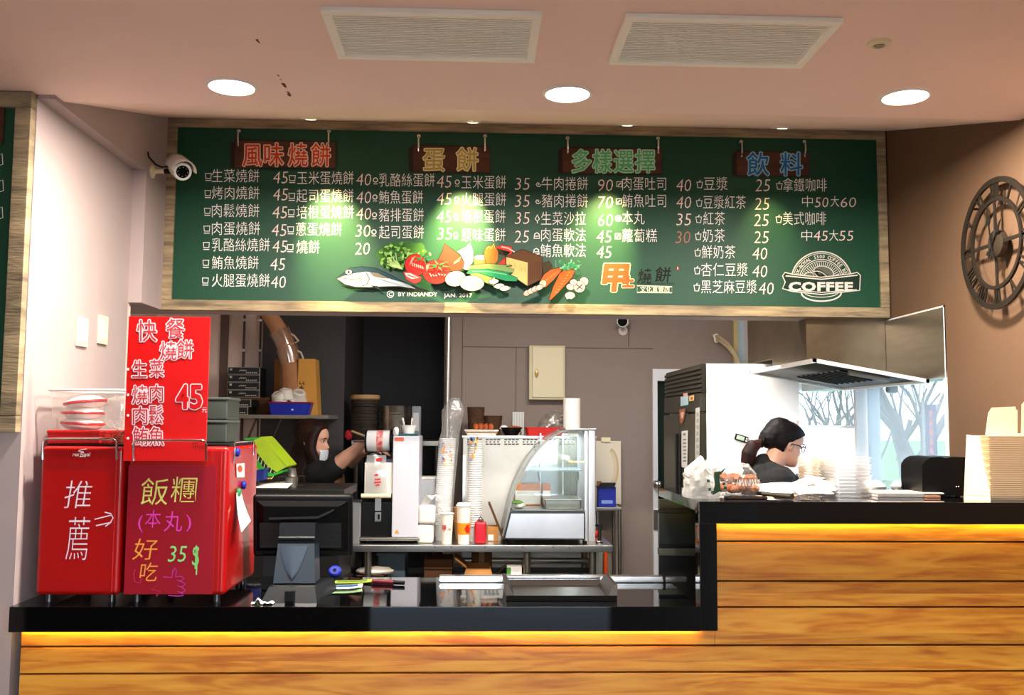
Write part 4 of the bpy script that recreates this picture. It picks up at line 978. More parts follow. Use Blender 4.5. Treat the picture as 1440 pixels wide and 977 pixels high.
leaflet(486, 832, ZL, .10, .075, .15, 'green and white folded leaflet, lowest beside the till', mat('leaf_green', (120, 150, 110), .5), mat('leaf_dark', (50, 70, 50), .5))
leaflet(487, 826, ZL+.006, .10, .07, .05, 'leaflet with a blue cover lying on the green one', paper, mat('leaf_blue', (30, 104, 160), .4))
leaflet(497, 819, ZL+.0005, .12, .06, .1, 'yellow-green leaflet behind the blue disc', mat('leaf_yellow', (150, 170, 60), .5), mat('leaf_olive', (92, 120, 40), .5))
p = PZ(545, 822, ZL); t = thing('marker_pen', 'dark red marker pen lying at the back of the low counter', 'pen', tuple(p))
b = MB(); b.cyl(p+V((-.05, .015, .008)), p+V((.02, -.004, .008)), .008, n=12); b.build('barrel', mat('pen_maroon', (96, 16, 30), .4), t); b = MB(); b.cyl(p+V((.02, -.004, .008)), p+V((.055, -.013, .008)), .0065, n=12); b.build('cap', black_plastic, t)
# aluminium bar along the back edge, with a dark gap near the right end
a0, a1 = PZ(616, 826, ZL), PZ(973, 824, ZL)
t = thing('metal_rail', 'silver aluminium rail lying along the back edge of the low counter', 'rail', ((a0.x+a1.x)/2, 3.19, ZL))
xm = PZ(938, 824, ZL).x
b = MB(); b.box(a0.x, xm, 3.175, 3.21, ZL, ZL+.022, bev=.003); b.box(a0.x, xm, 3.172, 3.178, ZL+.008, ZL+.012); b.box(xm+.006, a1.x, 3.178, 3.207, ZL, ZL+.019, bev=.003); b.build('bar', mat('aluminium', (214, 212, 210), .22, 1), t)
b = MB(); b.box(xm-.002, xm+.008, 3.173, 3.212, ZL+.0002, ZL+.0225, bev=.001); b.build('joint', black_plastic, t)
# black tray
q0, q1 = PZ(712, 846, ZL), PZ(868, 846, ZL); r0, r1 = PZ(716, 822, ZL+.02), PZ(862, 822, ZL+.02)
xa, xb_ = q0.x, q1.x; ya, yb2 = 2.845, 3.10
t = thing('serving_tray', 'dark brown plastic serving tray with raised ends on the low counter', 'tray', ((xa+xb_)/2, 2.95, ZL))
tm = mat('tray_brown', (26, 20, 18), .38)
b = MB(); b.box(xa+.02, xb_-.02, ya+.015, yb2-.01, ZL+.002, ZL+.008); b.build('floor', mat('tray_floor', (30, 28, 27), .3), t)
out = [(xa, ya, .0), (xb_, ya, .0), (xb_, yb2, .0), (xa, yb2, .0)]
ins = .022
for (p, q, hN) in [((xa, ya), (xb_, ya), .018), ((xb_, yb2), (xa, yb2), .02)]:
    s = 1 if p[1] == ya else -1; b = MB()
    b._add([(p[0], p[1], ZL+.001), (q[0], q[1], ZL+.001), (q[0], q[1]-s*.004, ZL+hN), (p[0], p[1]-s*.004, ZL+hN), (p[0]+ (ins if p[0] == xa else -ins), p[1]+s*.018, ZL+.008), (q[0]+(ins if q[0] == xa else -ins), q[1]+s*.018, ZL+.008)], [[0, 1, 2, 3], [3, 2, 5, 4], [0, 4, 5, 1]])
    b.build('side', tm, t)
for s, x in ((1, xa), (-1, xb_)):
    b = MB(); b._add([(x, ya, ZL+.001), (x, yb2, ZL+.001), (x-s*.006, yb2-.02, ZL+.044), (x-s*.006, ya+.03, ZL+.044), (x+s*.026, ya+.02, ZL+.008), (x+s*.026, yb2-.015, ZL+.008), (x+s*.004, yb2-.02, ZL+.046), (x+s*.004, ya+.03, ZL+.046)], [[0, 1, 2, 3], [4, 5, 6, 7], [3, 2, 6, 7], [0, 3, 7, 4], [1, 5, 6, 2], [0, 4, 5, 1]]); b.build('handle', tm, t)
# ------------------------------------------------------------------ security cameras, wall plates, clock
mtc = mat('camera_white', (226, 222, 214), .4)
wc = PX(214, 241, XB); t = thing('security_camera', 'white bullet security camera on the left side wall beside the menu board', 'security camera', tuple(wc))
b = MB(); b.lathe([(0, .011), (.012, .011), (.020, .007), (.027, .003), (.027, 0)], wc, 24, rot=Matrix.Rotation(PI/2, 3, 'Y')); b.tube([wc+V((.008, 0, 0)), wc+V((.05, -.004, 0))], .0085, 14); b.build('bracket', cream_plastic, t)
hc = PY(254, 239, wc.y-.05); d = V((.50, -.85, -.42)).normalized(); rq = d.to_track_quat('Z', 'Y').to_matrix(); kk = 1.3
b = MB(); b.cyl(wc+V((.05, -.004, 0)), wc+V((.070, -.008, 0)), .010, n=14); b.build('knuckle', black_plastic, t)
b = MB(); b.lathe([(0, -.068*kk), (.020*kk, -.066*kk), (.026*kk, -.05*kk), (.027*kk, .02*kk), (.0255*kk, .028*kk)], hc, 28, rot=rq); bod = b.build('barrel', mtc, t)
upv = rq @ V((0, 1, 0)); sdv = rq @ V((1, 0, 0))
if upv.z < 0: upv = -upv
def hood_pt(u, v):
    a = PI*u; ln = (-.062+v*.115)*kk
    return hc+d*ln+sdv*(math.cos(a)*.034*kk)+upv*((math.sin(a)*.034+.004)*kk)
b = MB(); b.grid(hood_pt, 12, 4); o = b.build('sun_shield', mtc, t); sm = o.modifiers.new('thickness', 'SOLIDIFY'); sm.thickness = .004
b = MB(); b.lathe([(.0184*kk, .0285*kk), (.025*kk, .0298*kk), (.025*kk, .024*kk)], hc, 28, rot=rq); b.build('face_ring', mat('camera_ring', (250, 248, 244), .3), t)
b = MB(); b.cyl(hc+d*.024*kk, hc+d*.0292*kk, .0185*kk, n=28); ln = b.build('lens', mat('lens_black', (6, 6, 7), .35, spec=.1), t)
b = MB()
for k in range(8): b.ell(hc+(d*.0294+sdv*(math.cos(k*PI/4)*.0135)+upv*(math.sin(k*PI/4)*.0135))*kk, (.0024, .0024, .0024), n=8)
b.build('infrared_leds', mat('led_dot', (120, 126, 130), .3), ln)
w0 = PX(208, 214, XB+.002)
b = MB(); b.tube([w0, w0+V((.006, -.004, -.02)), w0+V((.035, -.012, -.05)), w0+V((.06, -.02, -.062)), hc-d*.068*kk], .0032, 8); b.build('cable', black_plastic, t)
# second camera on the back wall under the board
wc = PY(877, 462, 5.97); t = thing('security_camera', 'small white security camera on the back wall below the board frame', 'security camera', tuple(wc))
b = MB(); b.lathe([(0, .012), (.02, .01), (.03, .003), (.03, 0)], wc+V((0, .028, -.01)), 20, rot=Matrix.Rotation(PI/2, 3, 'X')); b.tube([wc+V((0, .02, -.01)), wc+V((0, -.03, 0)), wc+V((0, -.05, .03))], .009, 10); b.build('bracket', mtc, t)
hc = PY(876, 452, 5.9); d = V((-.25, -1, -.1)).normalized(); rq = d.to_track_quat('Z', 'Y').to_matrix()
b = MB(); b.lathe([(0, -.07), (.036, -.06), (.038, .02), (.034, .03)], hc, 24, rot=rq); b.build('barrel', mtc, t)
b = MB(); b.lathe([(0, .0305), (.030, .0305)], hc, 20, rot=rq); b.build('lens', mat('lens_black', (8, 8, 9), .08), t)
for (pts, lab) in [([(107, 447), (120, 445), (120, 487), (106, 488)], 'blank cream wall plate on the left wall, nearer the counter edge'), ([(137, 444), (148, 443), (148, 484), (136, 484)], 'blank cream wall plate on the left wall, nearer the kitchen')]:
    q = [PX(x, y, XA) for x, y in pts]; y0 = min(p.y for p in q); y1 = max(p.y for p in q); z0 = (q[2].z+q[3].z)/2; z1 = (q[0].z+q[1].z)/2
    t = thing('wall_plate', lab, 'wall plate', (XA, (y0+y1)/2, (z0+z1)/2), 'cream wall plates on the left wall')
    b = MB(); b.box(XA, XA+.009, y0, y1, z0, z1, bev=.003); b.build('plate', cream_plastic, t)
    b = MB(); b.box(XA+.009, XA+.0105, y0+.008, y1-.008, z0+.015, z1-.015, bev=.0006); b.build('inner_cover', mat('plate_inner', (244, 232, 204), .45), t)
# clock
kc = V((XW-.035, 2.954, 2.010)); R0 = .213
t = thing('wall_clock', 'large dark iron skeleton wall clock with roman numerals on the brown wall', 'clock', (XW, 2.954, 2.010))
iron = mat('dark_iron', (44, 36, 28), .5, .5)
# clock plane: seen from -X, right is +Y negative ... viewer right = towards the camera = -Y
def CP(x, y, l=0): return kc+V((-l, -x, y))
def ringbox(r0, r1, d):
    b = MB(); n = 72
    for i in range(n):
        a, c = 2*PI*i/n, 2*PI*(i+1)/n
        vs = [CP(math.cos(q)*r, math.sin(q)*r, l) for l in (0, d) for (q, r) in ((a, r0), (c, r0), (c, r1), (a, r1))]
        b._add(vs, [[0, 1, 2, 3], [7, 6, 5, 4], [0, 4, 5, 1], [2, 6, 7, 3]])
    return b
ringbox(R0-.018, R0, .008).build('outer_ring', iron, t); ringbox(.137, .149, .008).build('inner_ring', iron, t)
def bar2(b, p, q, w, d=.006):
    p, q = V(p), V(q); tt = (q-p).normalized(); nn = V((-tt.y, tt.x))*w/2
    vs = [CP(*(s), l) for l in (.001, d) for s in (p+nn, p-nn, q-nn, q+nn)]
    b._add(vs, [[0, 1, 2, 3], [7, 6, 5, 4], [0, 4, 5, 1], [1, 5, 6, 2], [2, 6, 7, 3], [3, 7, 4, 0]])
NUM = ['XII', 'I', 'II', 'III', 'IV', 'V', 'VI', 'VII', 'VIII', 'IX', 'X', 'XI']
for hr, s in enumerate(NUM):
    b = MB(); wds = {'I': .013, 'V': .026, 'X': .026}; tot = sum(wds[c] for c in s); x = -tot/2; th = PI/2-hr*PI/6
    def PT(u, v): r = .147+v*.051; rr = V((math.cos(th), math.sin(th))); tg = V((math.sin(th), -math.cos(th))); return rr*r+tg*u
    for ch in s:
        w = wds[ch]; c = x+w/2; wt = .0065
        if ch == 'I': bar2(b, PT(c, 0), PT(c, 1), wt)
        elif ch == 'V': bar2(b, PT(c-w*.38, 1), PT(c, 0), wt); bar2(b, PT(c+w*.38, 1), PT(c, 0), wt*.6)
        else: bar2(b, PT(c-w*.38, 1), PT(c+w*.38, 0), wt); bar2(b, PT(c+w*.38, 1), PT(c-w*.38, 0), wt*.6)
        x += w
    b.build('numeral', iron, t)
for a in range(4): b = MB(); bar2(b, (math.cos(a*PI/2)*.04, math.sin(a*PI/2)*.04), (math.cos(a*PI/2)*.2, math.sin(a*PI/2)*.2), .011); b.build('spoke', iron, t)
b = MB(); b.lathe([(0, .012), (.03, .011), (.044, .006), (.044, -.012), (0, -.012)], kc, 32, rot=Matrix.Rotation(-PI/2, 3, 'Y')); b.build('hub', mat('clock_hub', (62, 52, 40), .4, .5), t)
for nm, ang, ln, w in [('hour_hand', math.radians(52), .085, .009), ('minute_hand', math.radians(98), .13, .007)]:
    b = MB(); dv = V((math.cos(ang), math.sin(ang))); pv = V((-dv.y, dv.x))
    def hp(r, s): q = dv*r+pv*s; return (q.x, q.y)
    ol = [hp(-.045, 0), hp(-.05, -.009), hp(-.035, -.010), hp(-.028, -.002), hp(ln*.45, -.002), hp(ln*.55, -.011), hp(ln*.72, -.004), hp(ln, 0), hp(ln*.72, .004), hp(ln*.55, .011), hp(ln*.45, .002), hp(-.028, .002), hp(-.035, .010), hp(-.05, .009)]
    b.prism(ol, lambda x, y, l: CP(x, y, l), .014 if nm[0] == 'h' else .019, .017 if nm[0] == 'h' else .022); b.build(nm, mat('hand_black', (16, 14, 12), .5), t)
b = MB()
for a in range(4): q = CP(math.cos(a*PI/2+PI/4)*.205, math.sin(a*PI/2+PI/4)*.205); b.cyl(q, q+V((.035, 0, 0)), .004, n=8)
b.build('standoff', iron, t)
# ================================================================== KITCHEN: steel table and what stands on it
TZ, TY0, TY1 = .80, 4.95, 5.40
tx0, tx1 = PY(470, 768, TY0).x, PY(862, 768, TY0).x
t = thing('steel_table', 'stainless steel kitchen table with tubular under-rails behind the low counter', 'table', (0, 5.1, FLOOR))
b = MB(); b.box(tx0, tx1, TY0, TY1, TZ-.035, TZ, bev=.003); b.build('top', steel, t)
b = MB()
for px in (372, 555, 612, 635, 682, 735, 778, 800): p = PY(px, 769, TY0-.001); b.lathe([(0, -.002), (.006, -.001), (.006, 0)], p, 10, rot=Matrix.Rotation(-PI/2, 3, 'X'))
b.build('edge_rivets', steel_dull, t)
for x in (tx0+.05, PY(518, 800, 5.0).x, PY(741, 800, 5.0).x, PY(833, 800, 5.0).x):
    for y in (TY0+.04, TY1-.04):
        if y > TY0+.1 and x > tx0+.1 and x < tx1-.2: continue
        b = MB(); b.cyl((x, y, FLOOR), (x, y, TZ-.035), .018, n=14); b.build('leg', steel_dull, t)
b = MB()
for py in (788, 815):
    p = PY(700, py, 5.25); b.cyl((PY(640, py, 5.25).x, 5.25, p.z), (tx1-.06, 5.25, p.z), .016, n=12)
q0, q1 = PY(713, 792, 5.2), PY(700, 806, 5.2); b.cyl(q0, q1, .006, n=8)
b.build('under_rail', steel_dull, t)
for y in (TY0+.06, TY1-.06): b = MB(); b.box(tx0+.04, tx1-.04, y-.012, y+.012, TZ-.20, TZ-.17); b.build('cross_rail', dark_steel, t) if y > 5.2 else None
b = MB(); b.box(tx0+.03, tx1-.05, TY0+.03, TY1-.03, .16, .18); b.build('lower_shelf', dark_steel, t)

# --- cup sealing machine
def onp(px, y, z=TZ): return PY(px, 600, y).x
x0, x1 = onp(553, 5.02), onp(590, 5.02)
ztop = PY(570, 613, 5.02).z
t = thing('sealing_machine', 'tall white cup sealing machine with a roll of printed film', 'sealing machine', ((x0+x1)/2, 5.1, TZ))
xl_ = onp(508, 5.02)
b = MB(); b.box(x0, x1, 5.02, 5.34, TZ+.03, ztop, bev=.006); b.build('pillar', mat('machine_white', (206, 206, 214), .35), t)
b = MB(); b.box(xl_, x0-.001, 5.06, 5.34, TZ+.03, PY(530, 706, 5.06).z, bev=.004); b.build('base_block', black_plastic, t)
b = MB(); b.box(xl_-.02, x1+.01, 5.01, 5.36, TZ+.014, TZ+.03, bev=.003); b.build('base_plate', steel_dull, t)
for fx in (xl_+.02, x1-.02): b = MB(); b.cyl((fx, 5.06, TZ), (fx, 5.06, TZ+.016), .012, n=10); b.cyl((fx, 5.3, TZ), (fx, 5.3, TZ+.016), .012, n=10); b.build('foot', black_plastic, t)
q0, q1 = PY(512, 694, 5.04), PY(552, 650, 5.04)
b = MB(); b.box(q0.x, x0-.001, 5.04, 5.10, q0.z, q1.z, bev=.004); b.box(q0.x+.01, x0-.001, 5.08, 5.30, q0.z+.01, q1.z+.004); hd = b.build('sealing_head', white_plastic, t)
b = MB(); b.box(q0.x+.004, x0-.002, 5.0395, 5.30, q1.z, q1.z+.016); b.build('head_band', mat('band_navy', (40, 44, 66), .4), t)
b = MB(); p, q = PY(508, 697, 5.03), PY(550, 697, 5.03); b.cyl(p, q, .012, n=14); b.build('roller', cream_plastic, t)
fq = lambda x, y, l: PY(x, y, 5.03-l)
b = MB(); b.grid(lambda u, v: PY(516+u*(27+4*v)-3*v, 640+v*56, 5.032-.02*math.sin(PI*v)-.004*math.sin(PI*u)), 6, 8); fl = b.build('film_sheet', film('film_white', (240, 242, 246), .5, .12, milk=.6), t)
b = MB()
for (x, y, w, h) in [(531, 678, 10, 1.4), (531, 674, 8, 1.2), (531, 682, 6, 1.2), (533, 646, 9, 3), (529, 668, 5, 1.6)]: b.prism([(x-w/2, y-h/2), (x+w/2, y-h/2-1), (x+w/2, y+h/2), (x-w/2, y+h/2+1)], lambda x, y, l: PY(x, y, 5.008-l), 0, .0005)
b.build('film_print', mat('print_red', (196, 30, 30), .5), fl)
b = MB(); p, q = PY(528, 706, 5.05), PY(537, 690, 5.05); p2 = PY(528, 718, 5.05); b.box(p.x-.002, q.x-.002, 5.044, 5.06, PY(528, 718, 5.05).z, PY(528, 690, 5.05).z); b.box(p.x-.002, q.x-.002, 5.048, 5.061, PY(528, 733, 5.05).z, PY(528, 720, 5.05).z); b.build('cup_bracket', steel, t)
b = MB(); b.prism([(531, 723), (534, 723), (534, 730), (531, 730)], lambda x, y, l: PY(x, y, 5.0475-l), 0, .0005); b.build('bracket_mark', black_plastic, t)
b = MB(); b.prism([(554.5, 750), (558, 744), (561.5, 750)], lambda x, y, l: PY(x, y, 5.019-l), 0, .0006); b.build('warning_sticker', mat('sticker_amber', (224, 150, 30), .5), t)
b = MB(); b.prism([(555, 615), (568, 615), (568, 620), (555, 620)], lambda x, y, l: PY(x, y, 5.019-l), 0, .0006); b.build('red_label', mat('label_salmon', (214, 100, 80), .5), t)
# film roll (printed film, end discs, shaft)
rc0, rc1 = PY(517, 620, 5.12), PY(549, 620, 5.12); rr = .061
roll = thing('film_roll', 'roll of clear film with red print on the sealing machine', 'film roll', tuple((rc0+rc1)/2-V((0, 0, rr))))
b = MB(); b.cyl(rc0, rc1, rr*.93, n=30); b.build('film', mat('film_roll_white', (222, 222, 222), .2, coat=.6), roll)
b = MB(); p, q = rc0.lerp(rc1, .42), rc0.lerp(rc1, .70); b.tube([p, q], rr*.935, 30, caps=False); b.build('red_print', mat('print_red_mottled', (190, 24, 24), .4, rgb2=(236, 190, 186), scale=60), roll)
for p, d in ((rc0, -.01), (rc1, .012)): b = MB(); b.cyl(p, p+V((d, 0, 0)), rr, n=30); b.build('end_disc', black_plastic, roll)
b = MB(); b.cyl(rc0+V((-.075, 0, 0)), rc1+V((.06, 0, 0)), .007, n=10); b.build('shaft', chrome, roll)
b = MB(); b.box(x0-.012, x0-.001, 5.10, 5.16, q1.z if False else ztop-.13, rc0.z+.01); b.build('roll_bracket', black_plastic, roll)
p = PY(526, 641, 5.1); b = MB(); b.ell(p, (.028, .02, .016), n=12); b.build('tension_roller', steel, roll)
# spoon bucket and cloth on the pillar
p = V((PY(574, 608, 5.1).x, 5.12, ztop)); t = thing('spoon_cup', 'small white cup with spoons on top of the sealing machine', 'cup', tuple(p))
b = MB(); b.lathe([(.030, .012), (.041, .056), (.0435, .057), (.041, .052), (.03, .016)], p, 24); b.build('cup', paper, t)
for dx, lean in ((-.015, -.3), (.012, .12)): b = MB(); b.tube([p+V((dx, 0, .02)), p+V((dx+lean*.03, 0, .06)), p+V((dx+lean*.06, 0, .095))], [.004, .004, .006], 6); b.build('spoon', white_plastic, t)
b = MB(); b.box(p.x-.05, p.x+.05, 5.08, 5.17, ztop, ztop+.011, bev=.003); o = b.build('folded_cloth', mat('cloth_teal', (28, 84, 96), .9), base=tuple(p)); tag(o, 'folded teal cloth under the spoon cup', 'cloth')
p = V((PY(557, 608, 5.08).x, 5.07, ztop)); b = MB(); b.ell(p+V((0, 0, .018)), (.016, .016, .022), amp=.5, freq=2, seed=3, n=14); zmin = min(v.z for v in b.v); b.v = [v-V((0, 0, zmin-ztop)) for v in b.v]
o = b.build('tissue', paper, base=tuple(p)); tag(o, 'crumpled white tissue on top of the sealing machine', 'tissue')

# --- napkin packets
for k, (py0, py1, lab) in enumerate([(730, 757, 'lower white napkin packet beside the sealing machine'), (703, 728, 'upper white napkin packet with its wrapper twisted open')]):
    a, c = PY(585.5+k*2, py1, 5.02), PY(610+k*2.5, py0, 5.02); z0 = TZ+.001+k*.098; z1 = z0+.094
    t = thing('napkin_packet', lab, 'napkins', ((a.x+c.x)/2, 5.06, z0), 'napkin packets on the steel table')
    b = MB(); b.rbox(((a.x+c.x)/2, 5.07, (z0+z1)/2), (c.x-a.x, .10, z1-z0), None, .016, seg=3)
    b.v = [v+V((0, .006*mnoise.noise(v*30), .003*mnoise.noise(v*25+V((5, 0, 0))))) for v in b.v]; b.build('packet', mat('napkin_white', (232, 226, 216), .55, bump=.5, bscale=40), t)
    if k:
        b = MB(); z = z1
        b.grid(lambda u, v: V((a.x+.03+.07*v+.035*(u-.5)*(1+v*1.4), 5.04+.03*u, z-.002+.055*math.sin(v*2.3)+.018*mnoise.noise(V((u*4, v*4, 1))))), 6, 8); b.build('twisted_wrapper', film('wrapper', (240, 238, 232), .5, .2, milk=.7), t)
        b = MB(); p = PY(617, 715, 5.0); b.ell((c.x+.012, 5.05, z0+.055), (.024, .03, .03), amp=.4, freq=2.5, seed=8); b.build('loose_wrapper', poly, t)
# --- cup stacks
def cup(b, p, r0, r1, h, mi=0, n=24):
    b.lathe([(0, 0.002), (r0, 0), (r1-.001, h-.006), (r1+.003, h-.005), (r1+.0035, h-.002), (r1+.002, h), (r1-.002, h-.003), (r0-.002, .004), (0, .004)], p, n, mi)
def stack(name, lab, px, y, z, r0, r1, n_, pitch, m, group, tilt=0, bag=None, cuplab=None):
    base = V((PY(px, 650, y).x, y, z)); t = None
    for k in range(n_):
        p = base+V((tilt*k*pitch, 0, k*pitch))
        if k == 0:
            b = MB(); cup(b, p, r0, r1, .085); o = b.build(name, m, base=tuple(p)); first = o
        else:
            o = first.copy(); C.objects.link(o); o.location = p
        tag(o, cuplab, 'cup', group)
    return base
S = 5.1
stack('paper_cup', '', 675 if False else 668, 5.12, TZ, .028, .036, 38, .0121, mat('cup_white', (232, 230, 226), .45, var=.02), 'white cups in the tall bagless stack before the steel cabinet', cuplab='white cup in the tall stack standing before the slotted steel cabinet')
zt_ = TZ+37*.0121+.085
p = V((PY(668, 640, 5.12).x, 5.12, zt_-.16))
b = MB(); b.lathe([(.0385, -.02), (.040, .03), (.039, .13), (.034, .175), (.030, .18)], p, 26); o = b.build('cup_sleeve', poly, base=tuple(p)); tag(o, 'clear plastic sleeve around the tall stack of white cups', 'sleeve')
b = MB(); p2 = PY(666, 630, 5.08)
rd = random.Random(2)
for i in range(16): b.rbox(p2+V((rd.uniform(-.02, .02), -.002, rd.uniform(-.06, .06))), (rd.uniform(.006, .018), .003, rd.uniform(.005, .022)), (0, rd.uniform(-1, 1), 0), mi=i % 3)
o = b.build('printed_label', [mat('print_orange', (222, 140, 70), .5), mat('print_blue', (110, 130, 180), .5), mat('print_yellow', (236, 206, 110), .5)], base=tuple(p2)); o.parent = None; tag(o, 'orange and blue printed label on the clear sleeve of the cup stack', 'label')
# bagged cups leaning
base = V((PY(621, 740, 5.16).x, 5.16, TZ)); tl = .06
first = None
for k in range(44):
    p = base+V((tl*k*.0105, 0, k*.0105))
    if first is None:
        b = MB(); cup(b, p, .032, .043, .09); first = o = b.build('plastic_cup', mat('cup_clear', (244, 245, 244), .3), base=tuple(p))
    else: o = first.copy(); C.objects.link(o); o.location = p
    tag(o, 'clear cup in the leaning bagged stack beside the sealing machine', 'cup', 'cups in the leaning plastic bag')
t = thing('cup_bag', 'tall crumpled clear plastic bag of cups with a knotted open top', 'bag', tuple(base))
ax = lambda h: base+V((tl*h*1.05, 0, h))
b = MB(); pr = [(.047, .02), (.05, .15), (.05, .30), (.052, .42), (.053, .52), (.046, .58), (.056, .64), (.058, .69), (.040, .735), (.018, .76)]
n = 24; vs = []
for i, (r, h) in enumerate(pr):
    for j in range(n):
        a = 2*PI*j/n; rr_ = r*(1+(.05+.22*(h > .5))*mnoise.noise(V((math.cos(a)*2.2, math.sin(a)*2.2, h*14)))); c_ = ax(h)+V((.02*max(0, h-.5)*3, 0, 0)); vs.append(c_+V((math.cos(a)*rr_, math.sin(a)*rr_, 0)))
b._add(vs, [[i*n+j, i*n+(j+1) % n, (i+1)*n+(j+1) % n, (i+1)*n+j] for i in range(len(pr)-1) for j in range(n)]); b.build('bag', film('cup_bag_film', (244, 244, 242), .70, .15, bump=.8, bscale=22, milk=.6), t)
b = MB()
for i in range(15): q = ax(rd.uniform(.40, .52))+V((rd.uniform(-.6, .6)*.05, -.050, 0)); b.rbox(q, (rd.uniform(.006, .018), .003, rd.uniform(.005, .02)), (0, rd.uniform(-1, 1), 0), mi=(i*2) % 3)
b.build('print', [MATS['print_orange'], MATS['print_blue'], MATS['print_yellow']], t)
# loose cups in front
def printed_cup(px, pytop, pybot, y, r0, r1, lab, red, sleeve):
    p = V((PY(px, pybot, y).x, y, TZ)); h = PY(px, pytop, y).z-TZ
    t = thing('paper_cup', lab, 'cup', tuple(p)); b = MB(); cup(b, p, r0, r1, h); b.build('cup', mat('cup_cream', (236, 228, 214), .5), t)
    return t, p, h
t, p, h = printed_cup(628, 721, 757, 5.02, .026, .036, 'white paper cup with a red printed character', 1, 0)
b = MB(); cf = lambda x, y, l: V((p.x+(x)*1.0, p.y-math.sqrt(max(0, (.0315+l)**2-x*x))-.0002, p.z-y))
b.text('甲', cf, -.022, -.082, .034, .001, w=.020, shear=.1, off=.03); b.text('上燒餅', cf, .0, -.075, .012, .001, w=.022); b.build('logo', mat('logo_red', (196, 30, 34), .5), t, smooth=False)
t, p, h = printed_cup(652, 710, 758, 5.02, .029, .0385, 'tall white lidded coffee cup with an orange sleeve and red mark', 1, 1)
b = MB(); b.lathe([(.0405, h-.006), (.041, h), (.037, h+.004), (.034, h+.012), (.0, h+.012)], p, 24); b.build('lid', white_plastic, t)
b = MB(); b.lathe([(.0315, .048), (.0362, .108)], p, 28); b.build('sleeve', mat('sleeve_orange', (240, 150, 24), .6), t)
b = MB(); cf = lambda x, y, l: V((p.x+x, p.y-math.sqrt(max(0, (.0348+(-y-.078)*.08+l)**2-x*x)), p.z-y)); b.poly([cf(x, y, .0012) for x, y in [(.004, -.078), (.014, -.098), (.026, -.100), (.031, -.078), (.028, -.055), (.014, -.058)]]); b.build('mark', mat('mark_red', (206, 40, 20), .5), t)
# brown paper cups behind
p = V((PY(648, 730, 5.2).x, 5.2, TZ)); first = None
for k in range(7):
    q = p+V((0, 0, k*.012))
    if not first: b = MB(); cup(b, q, .028, .038, .10); first = o = b.build('kraft_cup', mat('kraft', (190, 138, 84), .7), base=tuple(q))
    else: o = first.copy(); C.objects.link(o); o.location = q
    tag(o, 'brown kraft cup in the short stack behind the orange-sleeved cup', 'cup', 'brown kraft cups on the steel table')
# pink-printed cups low in the tall stack are covered by this red can
p = V((PY(675.5, 757, 5.0).x, 5.01, TZ)); t = thing('red_canister', 'small red canister with a dark lid beside the display case', 'canister', tuple(p))
b = MB(); b.rbox(p+V((0, .03, .056)), (.062, .062, .112), None, .012, seg=3); b.build('body', mat('canister_red', (188, 28, 44), .3), t)
b = MB(); b.rbox(p+V((0, .03, .115)), (.034, .034, .012), None, .004); b.tube([p+V((-.01, .03, .12)), p+V((0, .03, .138)), p+V((.012, .03, .12))], .003, 6); b.build('lid', mat('canister_lid', (70, 18, 22), .4), t)
q0, q1 = PY(686, 758, 5.1), PY(706, 705, 5.1)
t = thing('cardboard_flap_box', 'opened brown carton leaning between the red canister and the display case', 'carton', (q0.x+.04, 5.1, TZ))
b = MB(); b._add([(q0.x, 5.10, TZ+.20), (q0.x+.012, 5.10, TZ+.20), (q0.x+.092, 5.14, TZ+.004), (q0.x+.08, 5.14, TZ+.004), (q0.x, 5.22, TZ+.2), (q0.x+.012, 5.22, TZ+.2), (q0.x+.092, 5.24, TZ+.004), (q0.x+.08, 5.24, TZ+.004)], [[0, 1, 2, 3], [7, 6, 5, 4], [0, 4, 5, 1], [1, 5, 6, 2], [2, 6, 7, 3], [3, 7, 4, 0]]); b.build('flap', cardboard_dark, t)
b = MB(); b.box(q0.x-.005, q0.x+.055, 5.11, 5.23, TZ, TZ+.075, bev=.002); b.build('carton', cardboard, t)
b = MB(); b.box(q0.x+.002, q0.x+.03, 5.108, 5.112, TZ+.005, TZ+.035); b.build('label', paper, t)

a, c = PY(591, 700, 5.3), PY(613, 670, 5.3)
t = thing('plastic_tub', 'white plastic tub behind the napkin packets', 'tub', ((a.x+c.x)/2, 5.33, TZ)); b = MB(); b.box(a.x, c.x, 5.28, 5.385, TZ, c.z-.012, bev=.006); b.build('body', mat('tub_pale', (190, 192, 196), .4), t); b = MB(); b.box(a.x-.004, c.x+.004, 5.276, 5.389, c.z-.014, c.z, bev=.003); b.build('lid', white_plastic, t)
a, c = PY(494, 752, 5.0), PY(506, 706, 5.0)
t = thing('clear_container', 'pale square container standing left of the sealing machine', 'container', ((a.x+c.x)/2, 5.05, TZ)); b = MB(); b.box(a.x, c.x, 5.0, 5.1, TZ, c.z, bev=.004); b.build('body', film('container_film', (220, 222, 224), .4, .15, milk=.8), t); b = MB(); b.box(a.x-.006, c.x+.012, 4.996, 5.11, c.z, c.z+.010, bev=.003); b.build('lid', mat('lid_dark', (50, 50, 52), .35, .4), t)
